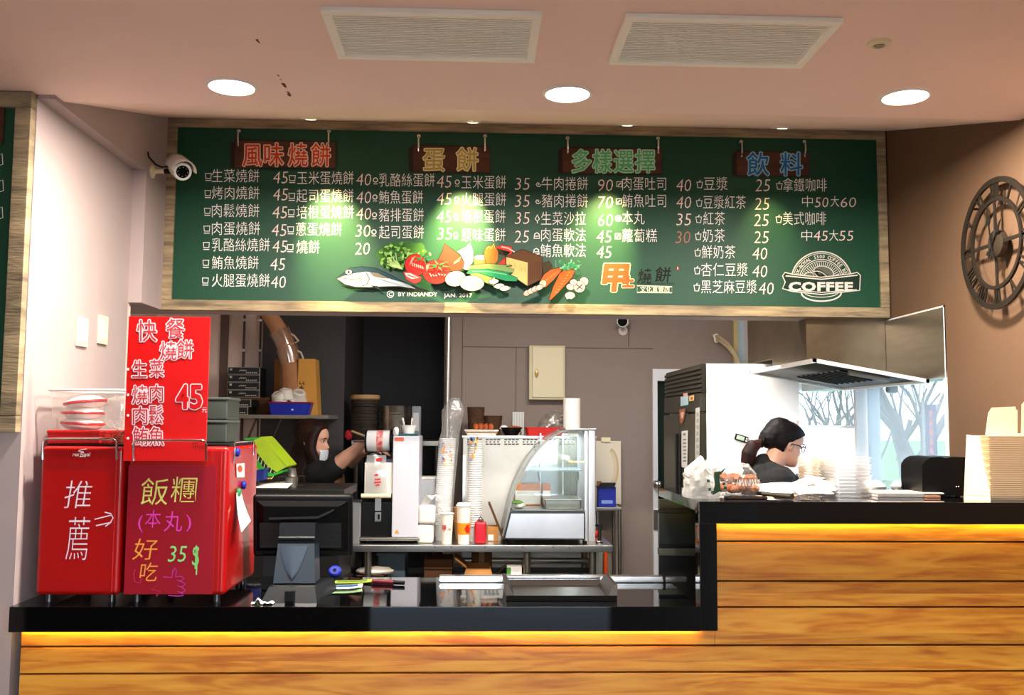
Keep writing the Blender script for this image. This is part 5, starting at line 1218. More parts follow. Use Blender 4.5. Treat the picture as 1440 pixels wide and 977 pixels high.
# --- curved-glass display case
dx0, dx1 = PY(706, 760, 4.98).x, PY(831, 760, 4.98).x
dz1 = PY(790, 602, 4.98).z; y0, y1 = 4.975, 5.36
t = thing('display_case', 'curved glass food display case with a steel base on the steel table', 'display case', ((dx0+dx1)/2, 5.17, TZ))
def DPx(px, py): p = PY(px, py, y0); return (p.x, p.z)
outer = [DPx(*q) for q in [(706, 754), (711, 730), (717, 705), (724, 684), (733, 664), (745, 644), (758, 628), (773, 614), (790, 605), (806, 602)]]
def curvepanel(b, pts, th, ya, yb_):
    n = len(pts); out = []
    for i in range(n):
        a = V(pts[max(0, i-1)]); c = V(pts[min(n-1, i+1)]); tt = (c-a).normalized(); nn = V((tt.y, -tt.x)); out.append((V(pts[i])+nn*th))
    for ya_, yb__ in ((ya, yb_),):
        vs = [(p[0], ya, p[1]) for p in pts]+[(p[0], yb_, p[1]) for p in pts]+[(p.x, ya, p.y) for p in out]+[(p.x, yb_, p.y) for p in out]
        fs = []
        for i in range(n-1): fs += [[i, i+1, n+i+1, n+i], [2*n+i, 2*n+i+1, 3*n+i+1, 3*n+i][::-1], [i, 2*n+i, 2*n+i+1, i+1], [n+i, n+i+1, 3*n+i+1, 3*n+i]]
        b._add(vs, fs)
b = MB(); curvepanel(b, outer, .004, y0+.02, y1-.02); b.build('curved_glass', glass, t)
for ya in (y0, y1-.02): b = MB(); curvepanel(b, outer, .011, ya, ya+.016); b.build('curved_frame', steel_dull, t)
ps = [DPx(*q) for q in [(716, 718), (728, 690), (742, 664), (757, 643), (775, 624), (800, 610), (822, 610), (822, 718)]]
b = MB(); b.prism(ps, lambda x, z, l: V((x, y0+.006-l, z)), 0, -.004); b.build('end_glass', glass, t)
bz = DPx(720, 718)[1]
b = MB(); b.prism([DPx(*q) for q in [(707, 758), (717, 719), (823, 719), (823, 759)]], lambda x, z, l: V((x, y0+l, z)), 0, y1-y0); b.build('base_cabinet', dark_steel, t)
b = MB(); b.prism([DPx(*q) for q in [(710.5, 756), (719, 722), (821, 722), (821, 757)]], lambda x, z, l: V((x, y0-l, z)), 0, .003); b.build('base_panel', mat('case_panel', (206, 212, 220), .3, .6, var=.06, scale=6), t)
xa, xb_ = DPx(822, 700)[0], DPx(837, 700)[0]
b = MB(); b.box(xa, xa+.018, y0, y0+.02, TZ+.02, dz1-.01, bev=.002); b.box(xa+.02, xb_, y0-.002, y0+.04, TZ+.02, dz1-.005, bev=.003); b.box(xa, xb_, y1-.04, y1, TZ+.02, dz1-.005, bev=.003); b.build('corner_post', mat('post_aluminium', (214, 216, 220), .3, .7), t)
b = MB(); b.box(DPx(795, 600)[0], xb_+.006, y0-.004, y1, dz1-.012, dz1, bev=.003); b.build('top_plate', steel, t)
b = MB(); sx0 = DPx(738, 660)[0]; zs = DPx(740, 661)[1]; b.box(sx0, xa-.005, y0+.05, y1-.03, zs-.006, zs); b.build('glass_shelf', film('shelf_glass', (196, 214, 224), .5, .06, milk=.4), t)
b = MB(); b.box(DPx(721, 714)[0], xa-.004, y0+.02, y1-.02, bz, bz+.004); b.build('deck', steel, t)
b = MB(); b.prism([(x, z) for x, z in ps], lambda x, z, l: V((x, y1-.024+l, z)), 0, .004); b.build('rear_doors', film('rear_glass', (226, 236, 232), .8, .06, milk=.4), t)
b = MB()
for px in (766, 800): q = DPx(px, 680); b.box(q[0]-.004, q[0]+.004, y1-.05, y1-.03, bz, dz1-.03); 
b.build('shelf_post', steel, t)
b = MB(); q = DPx(757, 668); b.tube([(q[0], y0+.05, zs-.01), (q[0]+.012, y0+.05, zs-.06)], .004, 8); q = DPx(814, 664); b.tube([(q[0], y0+.05, zs-.006), (q[0]+.004, y0+.05, zs-.05)], .004, 8); b.build('shelf_bracket', steel, t)
for (x, y) in [(dx0+.02, y0+.03), (dx1-.03, y0+.03), (dx0+.02, y1-.03), (dx1-.03, y1-.03)]: b = MB(); b.cyl((x, y, TZ), (x, y, TZ+.03), .012, n=12); b.build('foot', black_plastic, t)
b = MB(); b.tube([(xb_+.03, y0+.06, TZ), (xb_+.032, y0+.06, TZ+.09)], .010, 10); b.lathe([(.02, 0), (.018, .01), (.012, .014)], (xb_+.03, y0+.06, TZ), 12); b.box(xb_-.002, xb_+.04, y0+.045, y0+.075, TZ+.09, TZ+.10); b.build('drain_spout', chrome, t)
b = MB(); b.box(DPx(800, 612)[0], xa-.01, y0+.03, y1-.05, dz1-.028, dz1-.013, bev=.002); lf = b.build('fill_fitting', white_plastic, t)  # fitting and lamp added to brighten the inside of the case
lamp('case_fill_lamp', 'AREA', (DPx(806, 612)[0], (y0+y1)/2, dz1-.031), 1.0, (.95, 1, .97), t, shape='RECTANGLE', size=.03, size_y=.28)
# things inside the case
q = DPx(772, 700)[0]
o = thing('steel_pan', 'rectangular steel pan on the deck inside the display case', 'pan', (q+.06, 5.12, bz+.004))
b = MB(); b.box(q-.015, xa-.01, 5.03, 5.30, bz+.004, bz+.055, bev=.008); b.build('pan', steel_dull, o); b = MB(); b.box(q-.02, xa-.006, 5.025, 5.305, bz+.050, bz+.056, bev=.002); b.build('rim', steel, o)
qa, qb = DPx(722, 686)[0], DPx(768, 686)[0]
for (xx0, xx1, lab) in [(qa+.02, qb-.01, 'orange boxed snack on the left inside the display case'), (qb, qb+.045, 'orange boxed snack on the right inside the display case')]:
    o = thing('snack_box', lab, 'box', ((xx0+xx1)/2, 5.33, bz+.004), 'orange snack boxes in the display case'); zz = bz+.09
    b = MB(); b.box(xx0, xx1, 5.25, 5.32, bz+.0045, zz+.03, bev=.003); b.build('carton', mat('snack_orange', (222, 134, 62), .6), o)
    b = MB(); b.box(xx0+.002, xx1-.002, 5.2485, 5.2502, bz+.012, zz-.005); b.build('label', paper, o)
o = thing('sandwich_pack', 'green and white sandwich pack on the left of the display case deck', 'sandwich', (qa+.02, 5.08, bz+.004)); b = MB(); b.ell((qa+.035, 5.08, bz+.024), (.036, .05, .02), amp=.2, freq=4); b.build('bread', paper, o); b = MB(); b.ell((qa+.03, 5.075, bz+.034), (.034, .045, .012), amp=.35, freq=5); b.build('lettuce', mat('leaf_salad', (110, 150, 60), .6), o)

# --- slotted steel cabinet behind, and what is on it
cx0, cx1 = PY(651, 620, 5.45).x, PY(838, 620, 5.45).x; cz = PY(680, 613, 5.45).z
t = thing('steel_cabinet', 'tall stainless cabinet with rows of ventilation slots along its top edge', 'cabinet', ((cx0+cx1)/2, 5.6, FLOOR))
b = MB(); b.box(cx0, cx1, 5.45, 5.92, FLOOR, cz, bev=.004); b.build('body', mat('cabinet_steel', (206, 202, 192), .42, .55, var=.1, scale=3), t)
b = MB(); b.box(cx0-.006, cx1+.006, 5.445, 5.92, cz-.012, cz+.002, bev=.002); b.build('top_lip', steel, t)
b = MB()
for g in range(7):
    for i in range(4):
        for r in range(3):
            px = 657+g*26+i*5.4; p = PY(px, 618+r*3.2, 5.449)
            if p.x+.02 < cx1: b.box(p.x, p.x+(.018 if r != 1 else .010), 5.4485, 5.4495, p.z-.0035, p.z+.0035)
b.build('vent_slots', mat('slot_dark', (50, 48, 46), .6), t)
b = MB(); p = PY(651, 640, 5.44); q = PY(657, 735, 5.44); b.box(p.x, q.x-.012, 5.444, 5.45, q.z, p.z); b.build('door_edge', steel, t)
zc_ = cz+.002
def dish(name, lab, cat, px0, px1, y, h, m, base_k=.7, d=.16, n=28, z=None):
    a, c = PY(px0, 600, y), PY(px1, 600, y); cx = (a.x+c.x)/2; r = (c.x-a.x)/2; z = zc_ if z is None else z
    t = thing(name, lab, cat, (cx, y, z)); return t, V((cx, y, z)), r
# tray of fried food
a, c = PY(653, 604, 5.55), PY(701, 604, 5.55)
t = thing('steel_food_tray', 'steel tray with a clear rim on the left of the slotted cabinet', 'tray', ((a.x+c.x)/2, 5.58, zc_))
b = MB(); b.box(a.x+.012, c.x-.012, 5.50, 5.68, zc_, zc_+.022, bev=.005); b.build('pan', steel, t); b = MB(); b.box(a.x, c.x, 5.49, 5.69, zc_+.026, zc_+.034, bev=.003); b.box(a.x+.006, c.x-.006, 5.495, 5.685, zc_+.022, zc_+.026); b.build('rim', white_plastic, t)
b = MB(); b.box(a.x+.008, c.x-.008, 5.494, 5.5, zc_+.012, zc_+.02); b.build('band', cardboard, t)
fried = mat('fried_crust', (206, 104, 44), .6, rgb2=(140, 54, 22), scale=40, bump=.6, bscale=60)
for i, px in enumerate([669, 676, 683, 690.5]):
    p = PY(px, 600, 5.56); r = .0155; o = thing('fried_ball', ['leftmost', 'second from left', 'third from left', 'rightmost'][i]+' fried ball in the row on the steel tray', 'fried food', (p.x, 5.56, zc_+.034), 'fried balls on the steel tray')
    b = MB(); b.ell((p.x, 5.56, zc_+.034+r*1.1), (r, r*1.1, r*1.25), amp=.3, freq=3, seed=i); b.build('crust', fried, o)
t, p, r = dish('black_bowl', 'black bowl of food on the slotted steel cabinet', 'bowl', 703, 735, 5.56, .06, black_plastic)
b = MB(); b.lathe([(0, 0), (r*.55, 0), (r*.97, .044), (r, .048), (r*.95, .044), (r*.52, .006), (0, .006)], p, 30); b.build('bowl', black_plastic, t)
b = MB(); b.ell(p+V((.018, 0, .043)), (r*.6, r*.7, .014), amp=.3, freq=6); b.build('food', fried, t); b = MB(); b.ell(p+V((-.045, -.01, .046)), (.022, .02, .013), amp=.5, freq=4); b.build('tissue', paper, t)
b = MB(); b.tube([p+V((r*.7, -.03, .045)), p+V((r*.82, -.07, .02)), p+V((r*.75, -.075, .008))], [.003, .003, .006], 8); b.build('spoon', chrome, t)
a, c = PY(738, 603, 5.58), PY(792, 603, 5.58)
t = thing('red_tray', 'red plastic tray of clear bags on the slotted steel cabinet', 'tray', ((a.x+c.x)/2, 5.6, zc_))
b = MB(); n = 0; lo = rrect(a.x+.012, 5.52, c.x-.012, 5.68, .015); hi = rrect(a.x, 5.505, c.x, 5.695, .02); k = len(lo)
b._add([(x, y, zc_) for x, y in lo]+[(x, y, zc_+.05) for x, y in hi], [[i, (i+1) % k, (i+1) % k+k, i+k] for i in range(k)]+[list(range(k))]); b.build('tray', red_plastic, t)
p = PY(775, 594, 5.64); o = thing('clear_bag', 'large crumpled clear bag leaning over the red tray', 'bag', (p.x, 5.62, zc_+.01)); b = MB(); b.ell((p.x, 5.62, zc_+.075), (.085, .06, .06), rot=Matrix.Rotation(-.5, 3, 'Y'), amp=.35, freq=3, seed=5, n=26); b.build('bag', film('bag_grey', (196, 190, 178), .45, .25, bump=.6, bscale=26, milk=.7), o)
a, c = PY(791, 602, 5.56), PY(815, 602, 5.56); r = (c.x-a.x)/2
t = thing('paper_roll', 'tall white paper towel roll standing on the cabinet', 'paper roll', ((a.x+c.x)/2, 5.52, zc_)); zt_ = PY(800, 560, 5.52).z
b = MB(); b.lathe([(.012, zc_), (r, zc_), (r, zt_-.004), (r-.004, zt_), (.016, zt_), (.016, zt_-.02)], V(((a.x+c.x)/2, 5.52, 0)), 36); b.build('roll', paper, t); b = MB(); b.lathe([(.0155, zt_-.06), (.0155, zt_+.001), (.013, zt_+.001), (.013, zt_-.06)], V(((a.x+c.x)/2, 5.52, 0)), 20); b.build('core', cardboard, t)
wick = mat('wicker', (92, 58, 30), .8, rgb2=(50, 30, 16), scale=50, stretch=(1, 1, 4), bump=.6, bscale=80)
for (px0, px1, pyt, y, lab) in [(657, 681, 573, 5.78, 'taller brown wicker basket behind the steel food tray'), (680, 706, 585, 5.80, 'shorter brown wicker basket behind the black bowl')]:
    a, c = PY(px0, 600, y), PY(px1, 600, y); r = (c.x-a.x)/2; hh_ = PY(px0, pyt, y).z-zc_; t = thing('wicker_basket', lab, 'basket', ((a.x+c.x)/2, y, zc_), 'wicker baskets on the cabinet')
    b = MB(); pr = [(0, 0), (r*.82, 0)]+[(r*(.82+.18*i/8)+(.002 if i % 2 else 0), hh_*i/8) for i in range(1, 9)]+[(r*.93, hh_-.006), (r*.78, .01), (0, .01)]; b.lathe(pr, V(((a.x+c.x)/2, y, zc_)), 30); b.build('weave', wick, t)
    b = MB(); b.tube([((a.x+c.x)/2+math.cos(q)*r*.98, y+math.sin(q)*r*.98, zc_+hh_) for q in [i*2*PI/28 for i in range(28)]], .004, 6, closed=True); b.build('rim', wick, t)
a, c = PY(720, 600, 5.78), PY(737, 579, 5.78)
t = thing('plastic_box', 'pale ribbed plastic box on the cabinet behind the black bowl', 'box', ((a.x+c.x)/2, 5.8, zc_)); b = MB(); b.box(a.x, c.x, 5.76, 5.84, zc_, c.z, bev=.004); b.build('body', mat('box_pale', (178, 178, 172), .35), t)
b = MB()
for i in range(5): x = a.x+.006+i*(c.x-a.x-.012)/4; b.box(x-.0025, x+.0025, 5.757, 5.761, zc_+.005, c.z-.006)
b.build('ribs', mat('box_rib', (206, 206, 200), .35), t)
# --- right side of the case: cutting board, blue crate, second table
t2y = 5.72; z2 = PY(860, 713, t2y).z
a, c = PY(836, 713, t2y), PY(874, 713, t2y)
t = thing('steel_table', 'small steel side table by the back wall carrying the blue crate', 'table', ((a.x+c.x)/2, 5.8, FLOOR))
b = MB(); b.box(a.x, c.x, t2y-.02, 5.985, z2-.02, z2, bev=.003); b.build('top', steel_dull, t)
for x in (a.x+.02, c.x-.012):
    for y in (t2y, 5.96): b = MB(); b.cyl((x, y, FLOOR), (x, y, z2-.02), .011, n=10); b.build('leg', steel_dull, t)
a, c = PY(838, 690, 5.93), PY(874, 620, 5.93)
t = thing('cutting_board', 'white cutting board with a brown stain standing against the back wall', 'cutting board', ((a.x+c.x)/2, 5.95, z2))
b = MB(); b.box(a.x-.02, c.x, 5.945, 5.96, z2, c.z, bev=.004); b.build('board', mat('board_white', (226, 216, 196), .5), t)
b = MB(); q = PY(854, 658, 5.944); 
pts = [(q.x+.012+math.cos(k)*.05, q.z+math.sin(k)*.115) for k in [-1.5+i*2.9/24 for i in range(25)]]; b.ribbon(pts, .022, lambda x, z, l: V((x, 5.9445, z))); b.ribbon([(x-.012, z) for x, z in pts[3:-3]], .02, lambda x, z, l: V((x, 5.9443, z)), mi=1); b.build('stain', [mat('stain_tan', (206, 178, 130), .6), mat('stain_pale', (218, 202, 172), .6)], t)
p = PY(852, 621, 5.93); b = MB(); b.box(p.x-.028, p.x+.03, 5.93, 5.965, c.z-.008, c.z+.022, bev=.004); b.build('clip', cream_plastic, t)
a, c = PY(841, 708, 5.74), PY(866, 684, 5.74)
t = thing('blue_crate', 'blue basket of chopsticks on the side table under the cutting board', 'basket', ((a.x+c.x)/2, 5.78, z2))
b = MB(); b.box(a.x, c.x, 5.735, 5.83, z2, c.z, bev=.004); b.build('body', blue_plastic, t); b = MB(); b.box(a.x+.02, c.x-.02, 5.733, 5.7355, z2+.02, z2+.04); b.build('label', mat('label_blue', (120, 150, 214), .5), t)
b = MB()
for i in range(9): x = a.x+.01+i*(c.x-a.x-.02)/8; b.rbox((x, 5.76, c.z+.008), (.005, .08, .03), (0, .5, 0))
b.build('slats', mat('dark_slat', (28, 28, 34), .5), t)
b = MB(); pp = PY(843, 682, 5.76); b.cyl((pp.x, 5.77, c.z), (pp.x, 5.77, c.z+.03), .014, n=12); b.build('cork_lid', cardboard, t)
p = PY(840, 690, 5.3); t = thing('clear_bag', 'limp clear bag hanging on the side of the display case', 'bag', (p.x, 5.2, PY(838, 730, 5.2).z)); b = MB(); b.ell((xb_+.018, 5.2, PY(838, 700, 5.2).z), (.018, .05, .11), amp=.25, freq=3); b.build('bag', film('bag_grey', (196, 190, 178), .45), t)
# red knob and orange-handled box at the table's right end
p = PY(859, 760, 5.2); t = thing('red_knob_bottle', 'red cap showing at the right end of the steel table', 'cap', (tx1-.03, 5.3, TZ)); b = MB(); b.ell((tx1-.04, 5.33, TZ+.018), (.017, .017, .018), n=14); b.build('cap', red_plastic, t)
a, c = PY(836, 812, 5.32), PY(849, 776, 5.32)
t = thing('grey_case', 'pale grey case with an orange handle beside the table legs', 'case', ((a.x+c.x)/2+.02, 5.4, FLOOR)); b = MB(); b.box(a.x, c.x+.02, 5.42, 5.6, FLOOR, c.z+.02, bev=.01); b.build('body', mat('case_grey', (150, 156, 148), .5), t)
p0, p1 = PY(851.5, 808, 5.40), PY(851.5, 776, 5.40); b = MB(); b.tube([p0, p1], .012, 10); b.build('handle', mat('handle_orange', (226, 82, 20), .4), t)

# --- under the table
def carton(px0, py0, px1, py1, y, lab, m, name='cardboard_box', flap=True, d=.22):
    a, c = PY(px0, py1, y), PY(px1, py0, y); z0 = .18
    t = thing(name, lab, 'box', ((a.x+c.x)/2, y+d/2, z0))
    b = MB(); 
    for (x0, x1, y0_, y1_) in [(a.x, c.x, y, y+.004), (a.x, c.x, y+d-.004, y+d), (a.x, a.x+.004, y, y+d), (c.x-.004, c.x, y, y+d)]: b.box(x0, x1, y0_, y1_, z0, c.z)
    b.box(a.x, c.x, y, y+d, z0, z0+.004); b.build('carton', m, t)
    if flap: b = MB(); b._add([(a.x, y, c.z), (c.x, y, c.z), (c.x+.01, y-.05, c.z-.03), (a.x-.01, y-.05, c.z-.03)], [[0, 1, 2, 3]]); b._add([(a.x, y, c.z), (a.x, y+d, c.z), (a.x-.06, y+d, c.z+.05), (a.x-.06, y, c.z+.05)], [[0, 1, 2, 3]]); o = b.build('flaps', m, t); s_ = o.modifiers.new('thickness', 'SOLIDIFY'); s_.thickness = .004
    return t
carton(655, 799, 690, 830, 5.0, 'open cardboard box with folded flaps under the steel table', cardboard, d=.2)
a, c = PY(668, 812, 5.21), PY(692, 778, 5.21)
t = thing('cardboard_box', 'dark brown carton standing behind the open box under the table', 'box', ((a.x+c.x)/2, 5.27, .18)); b = MB(); b.box(a.x-.02, c.x, 5.215, 5.33, .18, c.z, bev=.003); b.build('carton', cardboard_dark, t); b = MB(); b.box(a.x+.02, a.x+.05, 5.213, 5.3305, .18, c.z+.001); b.build('tape', mat('tape_tan', (150, 112, 70), .4), t)
a, c = PY(596, 812, 5.1), PY(636, 787, 5.1)
t = thing('cardboard_box', 'dark glossy carton under the table below the paper cups', 'box', ((a.x+c.x)/2, 5.2, .18)); b = MB(); b.box(a.x, c.x, 5.12, 5.33, .18, c.z, bev=.003); b.build('carton', cardboard_dark, t); b = MB(); b.box(a.x-.001, c.x+.001, 5.118, 5.1205, c.z-.05, c.z-.042); b.build('tape', mat('tape_tan', (150, 112, 70), .4), t)
a, c = PY(530, 812, 5.1), PY(570, 778, 5.1)
t = thing('storage_bin', 'blue-grey plastic bin under the steel table', 'bin', ((a.x+c.x)/2, 5.2, .18)); b = MB(); b.box(a.x, c.x, 5.12, 5.33, .18, c.z-.01, bev=.01); b.build('body', mat('bin_slate', (74, 92, 104), .45), t); b = MB(); b.box(a.x-.006, c.x+.006, 5.114, 5.336, c.z-.014, c.z, bev=.004); b.build('lid', mat('bin_slate', (74, 92, 104), .45), t)
a, c = PY(713, 812, 4.99), PY(734, 797, 4.99)
t = thing('small_carton', 'small white and green carton beside the open box under the table', 'carton', ((a.x+c.x)/2, 5.04, .18)); b = MB(); b.box(a.x, c.x, 5.0, 5.08, .18, c.z, bev=.002); b.build('carton', paper, t); b = MB(); b.box(a.x-.0005, a.x+.02, 4.999, 5.0805, c.z-.05, c.z-.004); b.build('print', mat('print_green', (80, 150, 50), .5), t)
q = PY(733, 809, 4.99)
for (px, lab, m, sd) in [(790, 'crumpled tan paper on the lower shelf of the table', mat('paper_tan', (184, 150, 100), .8), 3), (845-20, 'crumpled clear bag at the right end of the lower shelf', poly, 9)]:
    p = PY(px, 811, 5.1); b = MB(); b.ell((p.x, 5.1, p.z-.02), (.06, .08, .035), amp=.4, freq=3, seed=sd); zmin = min(v.z for v in b.v); t = thing('crumpled_bag', lab, 'bag', (p.x, 5.1, zmin)); b.build('bag', m, t)
    bx = MB(); bx.box(p.x-.05, p.x+.05, 5.04, 5.16, .18, zmin+.003, bev=.003); o = thing('shoe_box', 'plain carton on the lower shelf under the '+lab.split(' on')[0].split(' at')[0], 'box', (p.x, 5.1, .18)); bx.build('carton', cardboard_dark, o)
    b2 = MB(); b2.box(p.x-.051, p.x+.051, 5.039, 5.161, zmin-.03, zmin+.0028); b2.build('lid', cardboard_dark, o)
p = PY(525, 806, 4.96); t = thing('white_dish', 'white plastic bag spread on the stack below the sealing machine', 'bag', (p.x, 5.0, p.z-.03)); b = MB(); b.ell((PY(526, 806, 5.0).x, 5.05, p.z), (.10, .06, .022), amp=.2, freq=3); b.build('bag', white_plastic, t)
b = MB(); o = thing('supply_box', 'dark box carrying the white bag under the sealing machine', 'box', (p.x, 5.05, .18)); b.box(p.x-.09, p.x+.05, 5.0, 5.11, .18, p.z-.018, bev=.003); b.build('carton', cardboard_dark, o); b = MB(); b.box(p.x-.091, p.x+.051, 4.999, 5.111, p.z-.05, p.z-.02); b.build('lid', black_plastic, o)

# ------------------------------------------------------------------ back wall fittings
a, c = PY(743, 562, 5.99), PY(793.5, 487, 5.99)
t = thing('electrical_box', 'cream metal electrical box mounted on the back wall', 'electrical box', ((a.x+c.x)/2, 6.0, a.z))
em = mat('box_cream', (206, 196, 160), .5)
b = MB(); b.box(a.x, c.x, 5.93, 6.0, a.z, c.z, bev=.004); b.build('housing', em, t)
b = MB(); b.box(a.x+.02, c.x-.012, 5.918, 5.93, a.z+.014, c.z-.012, bev=.003); dr = b.build('door', mat('box_cream_light', (216, 206, 170), .45), t)
b = MB(); q = PY(754.5, 525, 5.916); b.lathe([(0, -.008), (.010, -.006), (.012, 0)], q, 16, rot=Matrix.Rotation(-PI/2, 3, 'X') @ Matrix.Scale(1, 3), sy=2.2); b.build('latch', mat('latch_brass', (150, 130, 80), .35, .8), dr)
p0, p1 = PY(631, 430, 5.9), PY(629.5, 640, 5.9)
b = MB(); b.cyl((p0.x, 5.9, 0.2), (p0.x, 5.9, 2.5), .019, n=20); o = b.build('steel_pole', steel, base=(p0.x, 5.9, .2)); 
t = thing('post', 'vertical polished steel pole at the edge of the dark recess', 'pole', (p0.x, 5.9, FLOOR)); o.parent = t; o.location = (0, 0, .2-FLOOR); o.name = 'tube'
b = MB(); b.cyl((p0.x, 5.9, FLOOR), (p0.x, 5.9, .2), .019, n=20); b.lathe([(.05, FLOOR), (.05, FLOOR+.01), (.02, FLOOR+.02)], (p0.x, 5.9, 0), 20); b.build('foot', steel, t)
# conduit hoses
for k, lab in enumerate(['upper beige conduit hose curving from the back wall to the fridge top', 'lower beige conduit hose curving from the back wall to the fridge top']):
    pts = [PY(1002+k*2, 472+k*5, 5.98), PY(1012, 474+k*5, 5.90), PY(1024, 483+k*5, 5.86), PY(1034, 497+k*4, 5.84), PY(1042-k*4, 516, 5.82), PY(1044-k*4, 530, 5.82)]
    t = thing('conduit_hose', lab, 'hose', tuple(pts[0]), 'beige conduit hoses on the back wall'); b = MB(); b.tube(pts, .011, 10); b.build('hose', mat('hose_beige', (178, 160, 124), .5), t)
    b = MB(); q = pts[0].lerp(pts[1], .5); b.lathe([(.018, -.006), (.018, .006)], q, 14, rot=Matrix.Rotation(PI/2, 3, 'X')); b.build('clamp', white_plastic, t)
# pipes far left
for (px, r, lab) in [(343, .008, 'thin dark pipe with white clips on the far left wall'), (366, .006, 'thin grey pipe beside the stacked black boxes')]:
    p = PY(px, 480, 5.97); t = thing('wall_pipe', lab, 'pipe', (p.x, 5.97, .3), 'pipes on the far left kitchen wall'); b = MB(); b.cyl((p.x, 5.97, .3), (p.x, 5.97, 2.5), r, n=10); b.build('pipe', mat('pipe_grey', (84, 76, 70), .5), t)
    for z in (1.62, 1.86, 2.05): b = MB(); b.box(p.x-.013, p.x+.013, 5.955, 6.0, z, z+.016); b.build('clip', white_plastic, t)
# ================================================================== LEFT BACK CORNER
sy = 5.55; sz = PY(380, 583, sy).z
a, c = PY(300, 590, sy), PY(462, 590, sy)
t = thing('wall_shelf', 'grey wall shelf with slanted braces carrying the black boxes and cup column', 'shelf', ((a.x+c.x)/2, 5.75, sz-.03))
b = MB(); b.box(a.x, c.x, sy, 5.98, sz-.022, sz, bev=.002); b.build('board', mat('shelf_grey', (128, 120, 108), .5), t)
for px in (338, 372): p = PY(px, 640, 5.95); b = MB(); b.cyl((p.x, 5.97, sz-.25), (p.x+.17, 5.6, sz-.024), .007, n=8); b.cyl((p.x, 5.975, sz-.28), (p.x, 5.975, sz-.022), .007, n=8); b.build('brace', mat('brace_grey', (92, 88, 80), .5), t)
wipe = mat('dvd_black', (24, 24, 25), .45); wlab = mat('print_grey', (190, 188, 178), .6)
rows = [(335, 373, 572, 584, 0), (337, 373, 562, 572, 0)]
names = ['lowest', 'second', 'third', 'fourth', 'fifth', 'topmost']
stackx = [(324, 367, 574.5, 584, 'lower'), (327, 371, 563.5, 573.5, 'upper')]
def blackbox(px0, px1, py0, py1, y, z0, z1, lab, grp, seed):
    a, c = PY(px0, py1, y), PY(px1, py0, y)
    t = thing('boxed_part', lab, 'box', ((a.x+c.x)/2, y+.1, z0), grp)
    b = MB(); b.box(a.x, c.x, y, y+.2, z0, z1, bev=.002); b.build('carton', wipe, t)
    b = MB(); w = c.x-a.x; rd = random.Random(seed); h = z1-z0
    b.box(a.x+.010, a.x+.024, y-.0006, y, z0+h*.55, z0+h*.8)
    for i in range(6): x = a.x+w*.55+i*w*.06; b.box(x, x+w*.04, y-.0006, y, z0+h*.18, z0+h*.18+h*.16)
    for i in range(3): b.ribbon([(a.x+w*(.34+.07*i), z0+h*.45), (a.x+w*(.40+.07*i), z0+h*.62), (a.x+w*(.45+.06*i), z0+h*.5)], h*.1, lambda x, z, l: V((x, y-.0005, z)))
    for (x0_, x1_, z0_, z1_) in [(a.x, c.x, z1-.003, z1-.0015), (a.x, c.x, z0+.001, z0+.0025), (c.x-.006, c.x-.003, z0, z1)]: b.box(x0_, x1_, y-.0005, y, z0_, z1_)
    b.build('print', wlab, t)
h = .045
for k in range(2): blackbox(324+k*3, 366+k*4, 0, 0, 5.58, sz+k*h, sz+(k+1)*h-.0015, ['bottom', 'top'][k]+' black printed box of the nearer pair on the wall shelf', 'black printed boxes on the wall shelf', k)
for k in range(4): blackbox(337, 381, 0, 0, 5.785, sz+.105+k*.046-(.105 if k < 0 else 0), sz+.105+(k+1)*.046-.0015, ['lowest', 'second', 'third', 'topmost'][k]+' black printed box of the taller stack behind the nearer pair', 'black printed boxes on the wall shelf', 4+k)
a, c = PY(337, 580, 5.785), PY(381, 580, 5.785)
t = thing('cardboard_box', 'low brown carton under the taller stack of black boxes', 'box', ((a.x+c.x)/2, 5.88, sz)); b = MB(); b.box(a.x, c.x-.01, 5.785, 5.98, sz, sz+.1045, bev=.002); b.build('carton', cardboard_dark, t); b = MB(); b.box(a.x-.0006, c.x-.0094, 5.784, 5.981, sz+.09, sz+.105); b.build('lid', cardboard_dark, t)
a, c = PY(322, 560, 5.7), PY(336, 548, 5.7)
# cardboard cartons on the shelf
a, c = PY(354, 584, 5.86), PY(419, 503, 5.86)
a2, c2 = PY(421, 584, 5.72), PY(447, 505, 5.72)
t = thing('cardboard_box', 'tall light brown carton with black print on the right end of the wall shelf', 'box', ((a2.x+c2.x)/2, 5.8, sz))
b = MB(); b._add([(a2.x-.01, 5.70, sz), (c2.x+.01, 5.70, sz), (c2.x-.012, 5.70, c2.z), (a2.x-.01, 5.70, c2.z), (a2.x-.01, 5.84, sz), (c2.x+.01, 5.84, sz), (c2.x-.012, 5.84, c2.z), (a2.x-.01, 5.84, c2.z)], [[0, 1, 2, 3], [7, 6, 5, 4], [0, 4, 5, 1], [1, 5, 6, 2], [2, 6, 7, 3], [3, 7, 4, 0]]); b.build('carton', mat('cardboard_bright', (206, 148, 62), .75), t)
b = MB(); fz = lambda x, z, l: V((x, 5.6992, z)); b.text('24', lambda x, y, l: V((a2.x+.012-y*.0, 5.699, 0))+V((y-0, 0, -x)), -(sz+.20), 0.0, .04, w=.045); b.build('print', black_plastic, t, smooth=False)
a3, c3 = PY(384, 584, 5.86), PY(412, 505, 5.86)
t = thing('cardboard_box', 'wide brown carton on the shelf behind the column of cups', 'box', ((a3.x+c3.x)/2, 5.92, sz)); b = MB(); b.box(a3.x-.0, c3.x, 5.86, 5.975, sz, c3.z, bev=.002); b.build('carton', mat('cardboard_brown', (150, 92, 40), .8), t); b = MB(); b.box((a3.x+c3.x)/2-.02, (a3.x+c3.x)/2+.02, 5.859, 5.9755, sz+.1, c3.z+.0006); b.build('tape', mat('tape_tan', (150, 112, 70), .4), t)  # wide carton in a darker brown than the tall one
